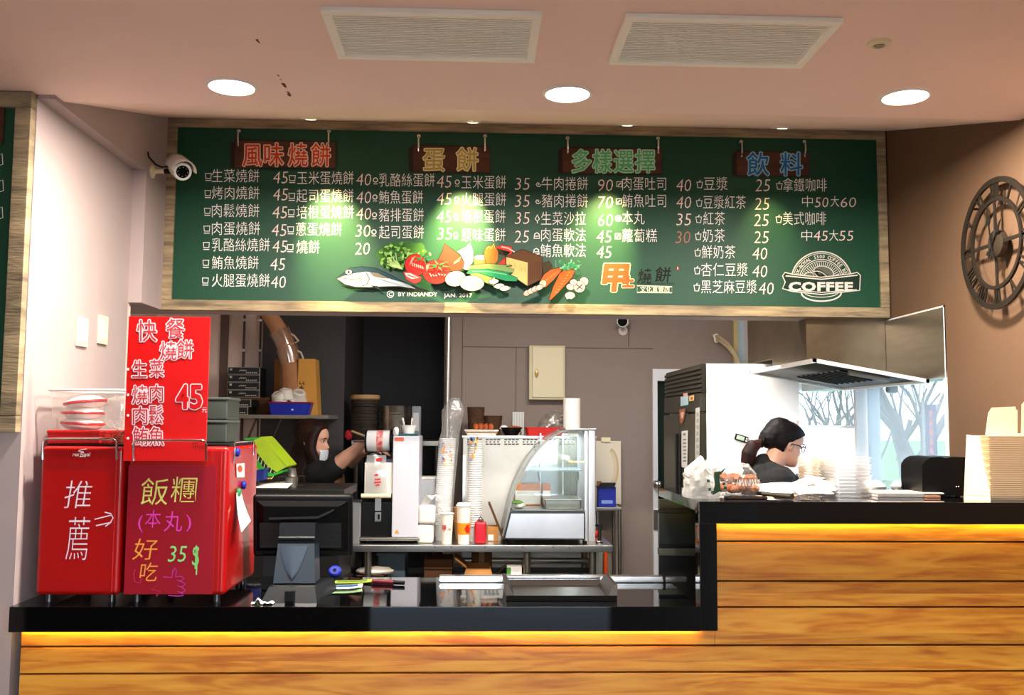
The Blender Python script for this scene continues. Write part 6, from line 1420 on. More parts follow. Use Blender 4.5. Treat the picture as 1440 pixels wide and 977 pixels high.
# blue bin with white bowls
a, c = PY(378, 585, 5.60), PY(437, 566, 5.60); tz = PY(400, 566, 5.6).z
t = thing('blue_bin', 'blue plastic bin with a red rim holding white bowls on the wall shelf', 'bin', ((a.x+c.x)/2, 5.65, sz))
lo = rrect(a.x+.010, 5.575, c.x-.016, 5.70, .012); hi = rrect(a.x, 5.565, c.x, 5.71, .014); k = len(lo)
b = MB(); b._add([(x, y, sz) for x, y in lo]+[(x, y, tz) for x, y in hi], [[i, (i+1) % k, (i+1) % k+k, i+k] for i in range(k)]+[list(range(k))]); b.build('body', mat('bin_blue', (22, 40, 170), .4), t)
b = MB(); b.tube([(x, y, tz) for x, y in hi], .0045, 8, closed=True); b.build('rim', mat('rim_red', (150, 20, 40), .4), t)
b = MB(); q = PY(411, 576, 5.5655); b.box(q.x-.006, q.x+.006, 5.568, 5.572, q.z-.004, q.z+.005); b.build('sticker', paper, t)
bowl_m = mat('bowl_white', (226, 218, 206), .4)
for i, (px, py, rx, tiltv) in enumerate([(392, 558, -.35, .5), (402, 553, .0, .2), (420, 556, .35, .6), (412, 561, .5, -.3)]):
    p = PY(px, py, 5.63+.015*i); rm = Matrix.Rotation(rx, 3, 'Y') @ Matrix.Rotation(tiltv, 3, 'X')
    t = thing('paper_bowl', ['leftmost', 'back left', 'front right', 'frontmost small'][i]+' white bowl upside down in the blue bin', 'bowl', tuple(p), 'white bowls in the blue bin')
    b = MB(); b.lathe([(.052, -.028), (.050, -.026), (.036, .024), (.030, .026), (.0, .026)], p, 28, rot=rm); b.lathe([(.053, -.030), (.055, -.028), (.053, -.026)], p, 28, rot=rm); b.build('shell', bowl_m, t)
    b = MB(); b.lathe([(.024, .0265), (.024, .030), (.021, .030), (.021, .0265)], p, 20, rot=rm); b.build('foot_ring', bowl_m, t)
# curving column of stacked cups (each cup its own thing)
cupm = mat('cup_tan', (196, 142, 100), .4, var=.06); cupl = film('sleeve_amber', (224, 190, 160), .5, .15, milk=.6)
path = [PY(410, 551, 5.74), PY(410, 532, 5.74), PY(408, 512, 5.74), PY(405, 495, 5.74), PY(399, 478, 5.74), PY(391, 462, 5.74), PY(383, 449, 5.74), PY(376, 438, 5.74), PY(368, 424, 5.74)]
def along(s):
    k = s*(len(path)-1); i = min(int(k), len(path)-2); f = k-i
    p = path[i].lerp(path[i+1], f)
    def tg(j): return (path[min(j+1, len(path)-1)]-path[max(j-1, 0)]).normalized()
    return p, tg(i).lerp(tg(i+1), f).normalized()
first = None; N_ = 40
for k in range(N_):
    p, d = along(k/(N_-1)); r = .060-.016*(k/(N_-1))
    if first is None:
        b = MB(); b.lathe([(.0, -.030), (.046, -.032), (.058, .03), (.060, .032), (.0605, .036), (.057, .034), (.045, -.028)], (0, 0, 0), 26); first = o = b.build('brown_cup', cupm, base=(0, 0, 0))
    else: o = first.copy(); C.objects.link(o)
    o.rotation_euler = d.to_track_quat('Z', 'Y').to_euler(); s_ = r/.06; o.scale = (s_, s_, s_*.8); o.location = p
    tag(o, 'brown cup in the tall column of nested cups curving up from the wall shelf', 'cup', 'cups in the curving column')
for (s0, s1, lab) in [(.26, .42, 'lower clear loop-handled sleeve around the curving cup column'), (.44, .60, 'upper clear loop-handled sleeve around the curving cup column')]:
    pts = []; rs = []
    for i in range(6): p, d = along(s0+(s1-s0)*i/5); pts.append(p); rs.append(.062-.012*s0+.001*i)
    t = thing('cup_sleeve', lab, 'sleeve', tuple(pts[0])); b = MB(); b.tube(pts, rs, 26, caps=False); b.build('sleeve', cupl, t)
    q0, q1 = pts[1]+V((.064, -.01, 0)), pts[4]+V((.060, -.01, 0)); b = MB(); b.tube([q0, q0+V((.02, 0, .01)), q1+V((.022, 0, -.01)), q1], .006, 8); b.build('handle', mat('sleeve_cream', (214, 196, 168), .4), t)
p, d = along(.0); t = thing('cup_rack', 'white round base under the curving column of cups', 'base', (p.x, p.y, sz)); b = MB(); b.lathe([(.07, sz), (.07, sz+.01), (.055, sz+.02), (.052, p.z-.02), (0, p.z-.02)], V((p.x, p.y, 0)), 28); b.build('stand', bowl_m, t)
b = MB(); b.lathe([(.056, p.z-.02), (.056, p.z-.012), (0, p.z-.012)], V((p.x, p.y, 0)), 28); b.build('plate', cream_plastic, t)
# yellow-brown strip box next to the bins
a, c = PY(322, 560, 5.72), PY(335, 549, 5.72); 

# recess: steamers and pot on a steel shelf
ry = 5.75; rz = PY(600, 620, ry).z
a, c = PY(494, 620, ry), PY(628, 620, ry)
t = thing('steel_rack', 'steel rack bench in the dark recess carrying the steamers and pot', 'rack', ((a.x+c.x)/2, 6.0, FLOOR)); b = MB(); b.box(a.x, c.x-.03, ry, 6.3, rz-.03, rz, bev=.003); b.build('top', steel_dull, t)
for x in (a.x+.03, c.x-.06):
    b = MB(); b.cyl((x, ry+.03, FLOOR), (x, ry+.03, rz-.03), .015, n=12); b.cyl((x, 6.27, FLOOR), (x, 6.27, rz-.03), .015, n=12); b.build('leg', dark_steel, t)
a, c = PY(490, 600, 5.85), PY(531, 600, 5.85); r = (c.x-a.x)/2; cx = (a.x+c.x)/2; n_ = 6; zt_ = PY(510, 562, 5.85).z; hh_ = (zt_-rz)/n_
for k in range(n_):
    z = rz+k*hh_; t = thing('steamer_basket', ['lowest', 'second', 'third', 'fourth', 'fifth', 'topmost'][k]+' dark steamer basket of the stack in the recess', 'steamer', (cx, 5.95, z), 'dark steamer baskets in the recess')
    b = MB(); b.lathe([(r*.97, z+.001), (r*.97, z+hh_-.002), (r*.9, z+hh_-.002), (r*.9, z+.004), (0, z+.004)], V((cx, 5.85+r, 0)), 32); b.build('wall', mat('steamer_dark', (34, 26, 20), .7), t)
    b = MB(); b.tube([(cx+math.cos(q)*r*.98, 5.85+r+math.sin(q)*r*.98, z+hh_*.5) for q in [i*2*PI/30 for i in range(30)]], .004, 6, closed=True); b.build('hoop', mat('steamer_hoop', (52, 38, 26), .6), t)
t = thing('steamer_lid', 'round tan lid on top of the dark steamer stack', 'board', (cx, 5.95, zt_)); b = MB(); b.lathe([(r*1.04, zt_), (r*1.04, zt_+.025), (r*.98, zt_+.032), (0, zt_+.034)], V((cx, 5.85+r, 0)), 32); b.build('disc', mat('lid_tan', (172, 134, 88), .6), t); b = MB(); b.lathe([(r*1.05, zt_+.001), (r*1.05, zt_+.008)], V((cx, 5.85+r, 0)), 32); b.build('rim_band', mat('lid_band', (84, 62, 38), .6), t)  # lid of the steamer stack, kept as a separate piece
a, c = PY(534, 600, 5.8), PY(578, 600, 5.8); r = (c.x-a.x)/2; cx = (a.x+c.x)/2; zt_ = PY(556, 570, 5.8).z
t = thing('stock_pot', 'large steel stock pot in the dark recess', 'pot', (cx, 5.8+r, rz)); b = MB(); b.lathe([(r*.98, rz), (r, rz+.01), (r, zt_-.006), (r*1.03, zt_), (r*.97, zt_), (r*.96, rz+.01), (0, rz+.01)], V((cx, 5.8+r, 0)), 36); b.build('body', mat('pot_steel', (176, 172, 164), .3, 1, var=.3, scale=14), t)
b = MB(); b.tube([(cx-.03, 5.8-.002, zt_-.05), (cx-.03, 5.8-.03, zt_-.05), (cx+.03, 5.8-.03, zt_-.05), (cx+.03, 5.8-.002, zt_-.05)], .005, 8); b.build('handle', steel_dull, t)
a, c = PY(578, 612, 5.78), PY(592, 571, 5.78)
t = thing('glass_jar', 'pale square container with a paper label beside the stock pot', 'container', ((a.x+c.x)/2, 5.82, rz)); b = MB(); b.box(a.x+.002, c.x, 5.775, 5.84, rz, c.z, bev=.006); b.build('body', mat('container_grey', (120, 124, 130), .3), t); b = MB(); b.box(a.x+.012, c.x-.012, 5.773, 5.7755, rz+.06, c.z-.04); b.build('label', mat('label_pale', (190, 192, 196), .6), t)
# dark bits behind the roll: red cloth, stick
p = PY(489, 620, 5.74); t = thing('utensil_handle', 'tan wooden handle sticking out left of the film roll', 'utensil', (PY(505, 609, 5.7).x, 5.7, rz)); b = MB(); b.cyl(PY(494, 606, 5.75), PY(516, 614, 5.8), .007, n=8); b.build('stick', mat('stick_tan', (176, 150, 116), .6), t); b = MB(); b.ell(PY(519, 615, 5.82), (.03, .03, .012), n=12); b.build('ladle_bowl', steel, t)
p = PY(490, 622, 5.78); b = MB(); b.ell(p, (.022, .03, .03), amp=.3, freq=3); zmin = min(v.z for v in b.v); b.v = [v-V((0, 0, zmin-rz)) for v in b.v]; o = b.build('red_cloth', mat('cloth_red', (170, 24, 40), .8), base=(p.x, 5.78, rz)); tag(o, 'small red cloth on the rack in front of the steamers', 'cloth')

# ------------------------------------------------------------------ dark kitchen bench on the left with green crates
by = 4.45; bz = PY(420, 688, by).z
a, c = PY(230, 690, by), PY(484, 690, by)
t = thing('work_bench', 'dark steel bench behind the till, below the green crates', 'bench', ((a.x+c.x)/2, 4.7, FLOOR))
bm_ = mat('bench_dark', (18, 18, 18), .5, .3)
b = MB(); b.box(a.x, c.x, by, 4.93, bz-.04, bz, bev=.004); b.build('top', bm_, t)
b = MB(); b.box(a.x+.02, c.x-.02, by+.03, 4.9, FLOOR+.1, bz-.045); b.build('cabinet', mat('bench_black', (20, 20, 20), .4), t)
for x in (a.x+.04, c.x-.04): b = MB(); b.box(x-.02, x+.02, by+.04, by+.08, FLOOR, FLOOR+.1); b.build('leg', bm_, t)
# crates: lime over green over yellow, tipped
p0 = PY(377, 655, 4.62); ang = math.radians(40)
rmc = Matrix.Rotation(ang, 3, 'Y')
sc_ = 4.6/1336
def crate_pt(px, py, y): return PY(px, py, y)
def slantbox(b, pts_px, y0, y1): b.prism(pts_px, lambda x, y, l: PY(x, y, 4.6)+V((0, l, 0)), y0-4.6, y1-4.6)
t = thing('plastic_crate', 'lime green plastic crate lying tilted on its side behind the till', 'crate', tuple(PY(376, 672, 4.62)))
b = MB(); slantbox(b, [(350.5, 622), (367, 614), (371, 619), (403, 656), (389, 664), (376, 655)], 4.60, 4.62); b.build('bottom_face', lime_plastic, t)
b = MB(); slantbox(b, [(367, 614), (372, 618), (404, 655), (403, 657)], 4.60, 4.84); b.build('side_face', lime_plastic, t)
b = MB()
for i in range(8):
    x = 356+i*4.3; y = 632+i*4.5; b.ribbon([(x, y), (x-2, y+7), (x-5, y+10)], 1.0, lambda a, c, l: PY(a, c, 4.598))
b.build('slats', mat('crate_slat', (190, 200, 150), .5), t, smooth=False)
b = MB(); slantbox(b, [(351, 624), (389, 664), (380, 668), (372, 665), (353, 640)], 4.602, 4.80); b.build('interior', mat('crate_dark', (16, 20, 14), .7), t)
t = thing('plastic_crate', 'bright green plastic crate under the lime crate', 'crate', tuple(PY(372, 672, 4.62))); b = MB(); slantbox(b, [(347, 634), (351, 634), (363, 648), (374, 662), (384, 666), (397, 661), (398, 664), (382, 670), (373, 669), (347, 640)], 4.597, 4.85); b.build('rim', green_plastic, t)
b = MB(); slantbox(b, [(337, 616), (356, 615), (354, 619), (352, 621), (337, 621)], 4.7, 4.9); b.build('handle', green_plastic, t)
t = thing('plastic_crate', 'yellow plastic crate lowest under the green crates', 'crate', tuple(PY(372, 674, 4.62))); b = MB(); slantbox(b, [(345, 640), (349, 640), (370, 664), (376, 671), (382, 672), (377, 674), (371, 671), (345, 646)], 4.601, 4.85); b.build('rim', mat('crate_amber', (206, 150, 44), .5), t)
b = MB(); slantbox(b, [(345, 646), (370, 670), (362, 672), (345, 660)], 4.63, 4.84); b.build('wall', mat('crate_brown', (120, 78, 24), .6), t)
zb_ = PY(360, 676, 4.5).z
t = thing('blue_basket', 'dark blue plastic basket in front of the tilted crates', 'basket', (PY(358, 676, 4.5).x, 4.52, bz))
b = MB(); b.prism([(340, 663), (347, 665), (371, 660), (370, 675), (347, 678), (340, 678)], lambda x, y, l: PY(x, y, 4.5)+V((0, l, 0)), 0, .1); b.build('body', mat('basket_navy', (20, 36, 116), .45), t)
b = MB(); b.prism([(339, 661), (347, 663), (372, 659), (372, 661.5), (347, 666), (339, 664)], lambda x, y, l: PY(x, y, 4.496)+V((0, l, 0)), 0, .11); b.build('rim', mat('basket_navy', (20, 36, 116), .45), t)
b = MB(); q0 = PY(345, 687, 4.46); b.grid(lambda u, v: V((PY(352, 687, 4.47).x+u*.17, 4.47+v*.2, bz+.004+.012*u*v+.01*v)), 4, 3); o = b.build('paper_sheet', paper, base=tuple(q0)); so = o.modifiers.new('thickness', 'SOLIDIFY'); so.thickness = .002; tag(o, 'pale sheets of paper lying on the dark bench', 'paper')
t = thing('metal_holder', 'small dark metal holder with a steel cup on the bench left of the masked woman', 'holder', (PY(409, 686, 4.6).x, 4.62, bz)); p = PY(409, 686, 4.6)
b = MB(); b.lathe([(.028, 0), (.03, .045), (.024, .05), (.018, .085), (.020, .09), (0, .09)], V((p.x, 4.62, bz)), 20); b.build('cup', steel_dull, t); b = MB(); b.tube([V((p.x-.06, 4.62, bz+.006)), V((p.x+.06, 4.62, bz+.006)), V((p.x+.06, 4.62, bz+.05)), V((p.x-.06, 4.62, bz+.05))], .004, 6, closed=True); b.build('wire_stand', dark_steel, t)

# ================================================================== FRIDGE, HOOD
fx0, fy0, fy1 = PY(985, 600, 4.5).x, 4.5, 5.35
fz = PY(1000, 511, 4.5).z; fx1 = 1.55
t = thing('refrigerator', 'tall upright fridge with a dark louvred front and a white side', 'refrigerator', ((fx0+fx1)/2, 4.9, FLOOR))
fd = mat('fridge_dark', (50, 48, 38), .4, .3)
b = MB(); b.box(fx0+.03, fx1, fy0, fy1, FLOOR+.08, fz, bev=.004); b.build('cabinet', mat('fridge_white', (250, 248, 243), .4, .0, var=.02), t)
def XP(x, y, l=0): return PX(x, y, fx0-l)
z_lou = XP(960, 572).z
b = MB()
zl_b = XP(985, 552).z; nl = 6
for i in range(nl):
    z = zl_b+(fz-zl_b-.01)*(i+.5)/nl
    b.rbox((fx0+.004, (fy0+fy1)/2, z), (.010, fy1-fy0, (fz-zl_b)/nl*.72), (0, .45, 0), .002)
b.box(fx0+.008, fx0+.03, fy0, fy1, zl_b, fz-.002); b.build('louvred_grille', fd, t)
b = MB(); b.box(fx0-.004, fx0+.03, fy0, fy1, zl_b-.09, zl_b-.003, bev=.003); b.build('header_panel', fd, t)
for (ya, yb_) in ((fy0+.005, (fy0+fy1)/2-.01), ((fy0+fy1)/2+.01, fy1-.005)):
    b = MB(); b.box(fx0-.008, fx0+.03, ya, yb_, FLOOR+.12, zl_b-.10, bev=.004); d_ = b.build('door', mat('fridge_door', (58, 55, 42), .35, .3), t)
    b = MB(); yy = yb_-.03 if ya < 4.6 else ya+.03; b.box(fx0-.022, fx0-.008, yy-.015, yy+.015, FLOOR+.5, zl_b-.2, bev=.003); b.build('handle', black_plastic, d_)
for (x, y) in [(fx0+.08, fy0+.05), (fx1-.05, fy0+.05), (fx0+.08, fy1-.05), (fx1-.05, fy1-.05)]: b = MB(); b.cyl((x, y, FLOOR), (x, y, FLOOR+.085), .02, n=12); b.build('foot', black_plastic, t)
def stuck(name, lab, pts, m, inner=None, im=None, face=-.0102):
    q = [PX(x, y, fx0+face) for x, y in pts]; t = thing(name, lab, 'sticker', tuple(q[-1])); b = MB(); b.prism(pts, lambda x, y, l: PX(x, y, fx0+face-l), 0, .0012); b.build('sheet', m, t, smooth=False)
    b = MB()
    for p in inner or []: b.prism(p, lambda x, y, l: PX(x, y, fx0+face-.0013-l), 0, .0004)
    if inner: b.build('print', im, t, smooth=False)
    return t
fdx = -.0052
stuck('sticker', 'pale blue paper sticker on the fridge header beside the yellow one', [(957, 558), (968, 556), (968, 569), (957, 571)], mat('sticker_blue', (166, 190, 200), .6), [[(961, 553), (967, 552), (967, 556.5), (961, 557.5)]], mat('sticker_pink', (206, 150, 140), .6), fdx)
stuck('sticker', 'small yellow and red sticker on the fridge header', [(969, 557), (976, 555), (976, 563), (969, 564)], mat('sticker_yellow', (196, 180, 110), .6), [[(971, 558.5), (974, 558), (974, 561.5), (971, 562)]], mat('sticker_red', (190, 60, 40), .6), fdx)
stuck('sticker', 'reddish oval sticker at the top of the fridge door', [(955, 576), (964, 574), (962, 590), (959, 596), (956, 594)], mat('sticker_rust', (150, 84, 66), .6), [[(957, 580), (962, 579), (960, 588), (958, 588)]], mat('sticker_cream', (206, 180, 140), .6))
stuck('notice', 'white notice sheet taped to the middle of the fridge door', [(958.5, 606), (967.5, 605), (966.5, 659), (957.5, 656)], mat('notice_white', (200, 196, 188), .7), [[(961, 609), (964, 608.6), (964, 612), (961, 612.4)]]+[[(960.5, 617+i*5), (965, 616.8+i*5), (964.9, 618.8+i*5), (960.4, 619+i*5)] for i in range(7)], mat('print_dark', (110, 108, 104), .6))
stuck('notice', 'long narrow pale notice strip at the near edge of the fridge door', [(978, 574), (984, 572.5), (983.5, 650), (977.5, 652)], mat('notice_grey', (176, 172, 160), .7), [[(979.5, 580+i*9), (982.5, 579.6+i*9), (982.4, 585+i*9), (979.4, 585.4+i*9)] for i in range(7)], mat('print_grey2', (140, 136, 126), .6))
p = PY(1042, 616, fy0-.001); t = thing('thermometer', 'small black digital thermometer stuck on the white fridge side', 'thermometer', tuple(p))
rmt2 = Matrix.Rotation(math.radians(17), 3, 'Y')
b = MB(); b.rbox(p+V((0, -.007, 0)), (.064, .014, .030), rmt2, .004); b.build('case', black_plastic, t); b = MB(); b.rbox(p+V((-.006, -.0142, .0015)), (.038, .001, .019), rmt2); b.build('display', mat('lcd_green', (176, 196, 176), .3), t)
b = MB()
for dz in (-.006, .005): b.rbox(p+rmt2 @ V((.024, -.0142, dz)), (.008, .001, .007), rmt2)
b.build('buttons', white_plastic, t)
# range hood
HY0, HY1, HX0 = 3.50, 4.33, 1.262
zN, zR = 1.664, 1.588
t = thing('range_hood', 'stainless range hood with a tilted rim over the kitchen window corner', 'range hood', (1.5, 3.9, zR))
hb = MB(); zq = lambda x: zN+(zR-zN)*(x-HX0)/(XW-HX0)+.014; hb.prism([(1.367, zq(1.367)), (XW-.004, zq(XW)), (XW-.004, 2.48), (1.367, 2.48)], lambda x, z, l: V((x, 3.872+l, z)), 0, .458); hb.box(1.367, XW-.004, 4.331, 4.72, 1.73, 2.48); hb.build('duct_box', mat('hood_steel', (128, 114, 94), .34, 1, var=.25, scale=3), t)
b = MB(); w = .03
def RQ(x, y, dz=0): return V((x, y, zN+(zR-zN)*(x-HX0)/(XW-HX0)+dz))
for (xa, xb_, ya, yb_) in [(HX0, XW-.004, HY0, HY0+.012), (HX0, XW-.004, HY1-.012, HY1), (HX0, HX0+.012, HY0, HY1), (XW-.016, XW-.004, HY0, HY1)]:
    c4 = [(xa, ya), (xb_, ya), (xb_, yb_), (xa, yb_)]
    b._add([RQ(x, y, -.004) for x, y in c4]+[RQ(x, y, .010) for x, y in c4], [[0, 1, 2, 3], [7, 6, 5, 4], [0, 4, 5, 1], [1, 5, 6, 2], [2, 6, 7, 3], [3, 7, 4, 0]])
b.build('rim', mat('rim_bright', (236, 232, 224), .3, .3), t)
b = MB(); b._add([RQ(HX0+.012, HY0+.012, .008), RQ(XW-.016, HY0+.012, .008), RQ(XW-.016, HY1-.012, .008), RQ(HX0+.012, HY1-.012, .008)], [[0, 1, 2, 3]]); o = b.build('canopy', mat('canopy_shade', (44, 46, 36), .5, .2), t); so = o.modifiers.new('thickness', 'SOLIDIFY'); so.thickness = .003  # flat plate coloured dark for the shade inside the hollow hood
b = MB(); b._add([RQ(1.42, 3.66, .003), RQ(1.60, 3.66, .003), RQ(1.60, 4.2, .003), RQ(1.42, 4.2, .003)], [[0, 1, 2, 3]]); 
for i in range(9): y = 3.66+i*.06; b.tube([RQ(1.42, y, .001), RQ(1.60, y, .001)], .004, 6)
b.build('grease_filter', mat('filter_dark', (38, 34, 28), .5, .6), t)
b = MB(); b.tube([RQ(1.44, 3.62, -.004), RQ(1.60, 3.62, -.004)], .010, 10); b.build('lamp_tube', mat('hood_lamp', (160, 158, 150), .3), t)
p = PY(1254, 545, 4.0); b = MB(); b.rbox(p, (.05, .03, .046), None, .01); b.build('switch_box', mat('switch_brown', (66, 60, 48), .5), t)
p = PY(1158, 504, 3.75); b = MB(); b.ell(p+V((0, .06, .02)), (.05, .04, .014), amp=.3, freq=3); 

# ================================================================== HIGHER COUNTER: bags, boxes, papers
ZT = ZU
def zbase(px, py): return PZ(px, py, ZT)
def bagmesh(px0, px1, pyt, y, seed, dep=.08, spiky=.0):
    a, c = PY(px0, 690, y), PY(px1, pyt, y); b = MB(); n, m_ = 30, 14; w = (c.x-a.x)/2; cx = (a.x+c.x)/2; h = c.z-ZT; vs = []
    for i in range(m_+1):
        v = i/m_; pr = (1-.30*max(0, v-.45)/.55-.25*max(0, v-.8)/.2) if v > 0 else .94
        for j in range(n):
            an = 2*PI*j/n; k = pr*(1+.16*mnoise.noise(V((math.cos(an)*1.8, math.sin(an)*1.8, v*3.2+seed*7)))+(.22*mnoise.noise(V((math.cos(an)*4, math.sin(an)*4, v*7+seed))) if v > .4 else .07*mnoise.noise(V((math.cos(an)*5, math.sin(an)*5, v*9+seed)))))
            top = h*(1+.22*mnoise.noise(V((math.cos(an)*1.5+seed, math.sin(an)*1.5, 3)))) ; vs.append(V((cx+math.cos(an)*w*k, y+dep+math.sin(an)*dep*k, ZT+.001+v*top)))
    b._add(vs, [[i*n+j, i*n+(j+1) % n, (i+1)*n+(j+1) % n, (i+1)*n+j] for i in range(m_) for j in range(n)]+[list(range(n)), list(range(m_*n, (m_+1)*n))]); return b, V((cx, y+dep, ZT))
# white printed bag
b, p = bagmesh(967, 1018, 650, 2.86, 1, .06); t = thing('plastic_bag', 'white crumpled bag with dark green print at the left end of the higher counter', 'bag', tuple(p))
b.build('bag', film('bag_white', (214, 213, 208), .35, .45, bump=.7, bscale=24, milk=.85), t, angle=25)
b = MB(); fr = lambda x, y, l: PY(x, y, 2.855-.010*math.sin((x-990)/28*PI)-l)
b.poly([fr(x, y, 0) for x, y in [(1004, 664), (1013, 662), (1012, 674), (1014, 690), (1002, 696), (1005, 682)]]); b.poly([fr(x, y, 0) for x, y in [(1012, 664), (1022, 656), (1018, 662), (1013, 668)]])
for (x, y) in [(998, 688), (1002, 692), (1018, 680), (1020, 686), (996, 676)]: b.poly([fr(x+3*math.cos(a_)*(.6+.4*(i % 2)), y+3*math.sin(a_)*(.6+.4*(i % 2)), 0) for i, a_ in enumerate([k*PI/4 for k in range(8)])])
b.build('print', mat('bag_green', (22, 60, 38), .6), t, smooth=False)
# bread bags (two loaves)
for k, (px0, px1, pt, y, lab, sd) in enumerate([(1013, 1048, 645, 2.98, 'clear bag of orange-brown buns, rear left beside the white bag', 5), (1028, 1073, 654, 2.92, 'clear bag of orange-brown buns with white print in front of the ponytail', 9)]):
    b, p = bagmesh(px0, px1, pt, y, sd, .06); t = thing('bread_bag', lab, 'bag', tuple(p), 'clear bread bags on the higher counter'); b.build('bag', poly, t, angle=25)
    a, c = PY(px0+3, 690, y), PY(px1-3, 668, y); b = MB(); rd = random.Random(sd)
    for i in range(9): b.ell((a.x+(c.x-a.x)*(.12+.76*((i % 4)/3)), y+.04+.04*((i*7) % 3)/2, ZT+.024+(.03 if i > 4 else 0)), (.0165, .02, .0135), amp=.35, freq=3, seed=i)
    b.build('buns', mat('bun_orange', (172, 98, 48), .6, rgb2=(104, 52, 22), scale=30), t)
    if k:
        b = MB(); fr = lambda x, y_, l: PY(x, y_, y+.004-l)
        for i in range(7): x = 1036+i*4.6; b.ribbon([(x, 683), (x+1.4, 674), (x+3, 683), (x+3.8, 674)], 1.3, fr)
        b.build('print', mat('bread_print', (236, 220, 206), .5), t, smooth=False)
t = thing('dark_dish', 'low dark tray under the bread bags', 'tray', tuple(PZ(1045, 697, ZT))); p = PZ(1048, 697, ZT); 
b = MB(); b.box(PY(1016, 697, 2.9).x, PY(1074, 697, 2.9).x, 2.86, 2.885, ZT, ZT+.008, bev=.002); b.build('rim', black_plastic, t); b = MB(); b.box(PY(1018, 697, 2.9).x, PY(1072, 697, 2.9).x, 2.859, 2.8605, ZT+.002, ZT+.0055); b.build('edge', mat('edge_brown', (60, 36, 24), .5), t)
# knife handle
p, q = PZ(1073, 694, ZT+.012), PZ(1114, 698, ZT+.010)
t = thing('knife', 'dark handled knife lying on the higher counter beside the bread bag', 'knife', tuple(p)); b = MB(); b.tube([p, p.lerp(q, .25), p.lerp(q, .7), q], [.009, .008, .010, .011], 12, flat=.8); b.build('handle', mat('handle_olive', (52, 46, 34), .4), t); b = MB(); d = (p-q).normalized(); b.rbox(p+d*.01, (.02, .024, .012), None, .004); b.build('bolster', black_plastic, t)
# napkins/papers
rd = random.Random(11)
specs = [(1063, 1124, 683, 678, 3.14, .35, 'tan-edged paper sheet behind the knife'), (1078, 1152, 694, 676, 2.98, -.25, 'large white paper sheet fanned over the others'), (1098, 1156, 690, 668, 3.0, .5, 'white paper sheet sticking up in the middle of the fan'), (1120, 1170, 692, 683, 2.93, .1, 'lowest white paper sheet in front of the clear boxes'), (1132, 1178, 686, 676, 3.02, -.5, 'white paper sheet at the right end of the fan')]
for i, (x0, x1, yb_, yt, y, rz, lab) in enumerate(specs):
    a, c = PY(x0, yb_, y), PY(x1, yt, y); cx = (a.x+c.x)/2; w = c.x-a.x; zt_ = max(.012, c.z-ZT)
    b = MB(); rm = Matrix.Rotation(rz*.6, 3, 'Z')
    b.grid(lambda u, v: V((cx, y+.03, ZT+.003+i*.0025))+rm @ V(((u-.5)*w, (v-.5)*.09, (zt_-.008)*(v*.75+.25*u if i != 2 else u)*.9+.003*math.sin(u*5))), 8, 5)
    o = b.build('paper_sheet', paper if i else mat('paper_cream', (226, 200, 170), .8), base=(cx, y, ZT)); so = o.modifiers.new('thickness', 'SOLIDIFY'); so.thickness = .0015; tag(o, lab, 'paper', 'loose papers on the higher counter')
# scissors-like blue grey handle near the shirt
p = PZ(1124, 680, ZT); t = thing('tap_fitting', 'small blue-grey fitting with a black knob behind the papers', 'fitting', (PY(1127, 680, 3.28).x, 3.26, ZT)); q = PY(1128, 672, 3.26)
b = MB(); b.lathe([(.018, ZT), (.016, ZT+.03), (.008, ZT+.038), (.007, ZT+.06)], V((q.x, 3.26, 0)), 16); b.build('body', mat('fitting_blue', (120, 136, 170), .3, .4), t); b = MB(); b.ell((q.x, 3.26, ZT+.070), (.011, .011, .012), n=14); b.ell((q.x-.016, 3.26, ZT+.048), (.008, .008, .01), n=12); b.build('knob', mat('knob_navy', (30, 34, 56), .35), t)
# stacks of clear food boxes: two tan columns and one wide stack of lids
def boxstack(px0, px1, pt, pb, y, n_, dep, m, lab, grp, rnd=.01):
    a, c = PY(px0, pb, y), PY(px1, pt, y); h = (c.z-ZT)/n_; first = None
    for k in range(n_):
        base = V(((a.x+c.x)/2, y+dep/2, ZT+k*h)); e = .002*((k*7) % 3-1)
        if first is None:
            b = MB(); w = (c.x-a.x)/2
            lo = rrect(base.x-w*.94, y+.004, base.x+w*.94, y+dep-.004, rnd); hi = rrect(base.x-w, y, base.x+w, y+dep, rnd); kk = len(lo)
            z0, z1 = base.z+.0006, base.z+h*.86
            b._add([(x, yy, z0) for x, yy in lo]+[(x, yy, z1) for x, yy in hi]+[(x+(-.003 if x < base.x else .003), yy, z1+h*.06) for x, yy in hi], [[i, (i+1) % kk, (i+1) % kk+kk, i+kk] for i in range(kk)]+[[i+kk, (i+1) % kk+kk, (i+1) % kk+2*kk, i+2*kk] for i in range(kk)]+[list(range(kk))]); first = o = b.build('food_box', m, base=tuple(base))
        else: o = first.copy(); C.objects.link(o); o.location = base+V((e, 0, 0))
        tag(o, lab, 'food box', grp)
tanm = film('box_tan', (238, 226, 208), .45, .2, milk=.85); clm = film('box_clear', (248, 246, 245), .55, .15, milk=.7)
boxstack(1136, 1153, 643, 688, 3.10, 14, .10, tanm, 'tan translucent food box in the left narrow stack', 'tan food boxes, left narrow stack')
boxstack(1156, 1177, 641, 687, 3.12, 14, .10, tanm, 'tan translucent food box in the narrow stack next to the clear boxes', 'tan food boxes, second narrow stack')
boxstack(1178, 1226, 643, 691, 3.0, 11, .16, clm, 'clear food box in the wide stack on the higher counter', 'clear food boxes in the wide stack')
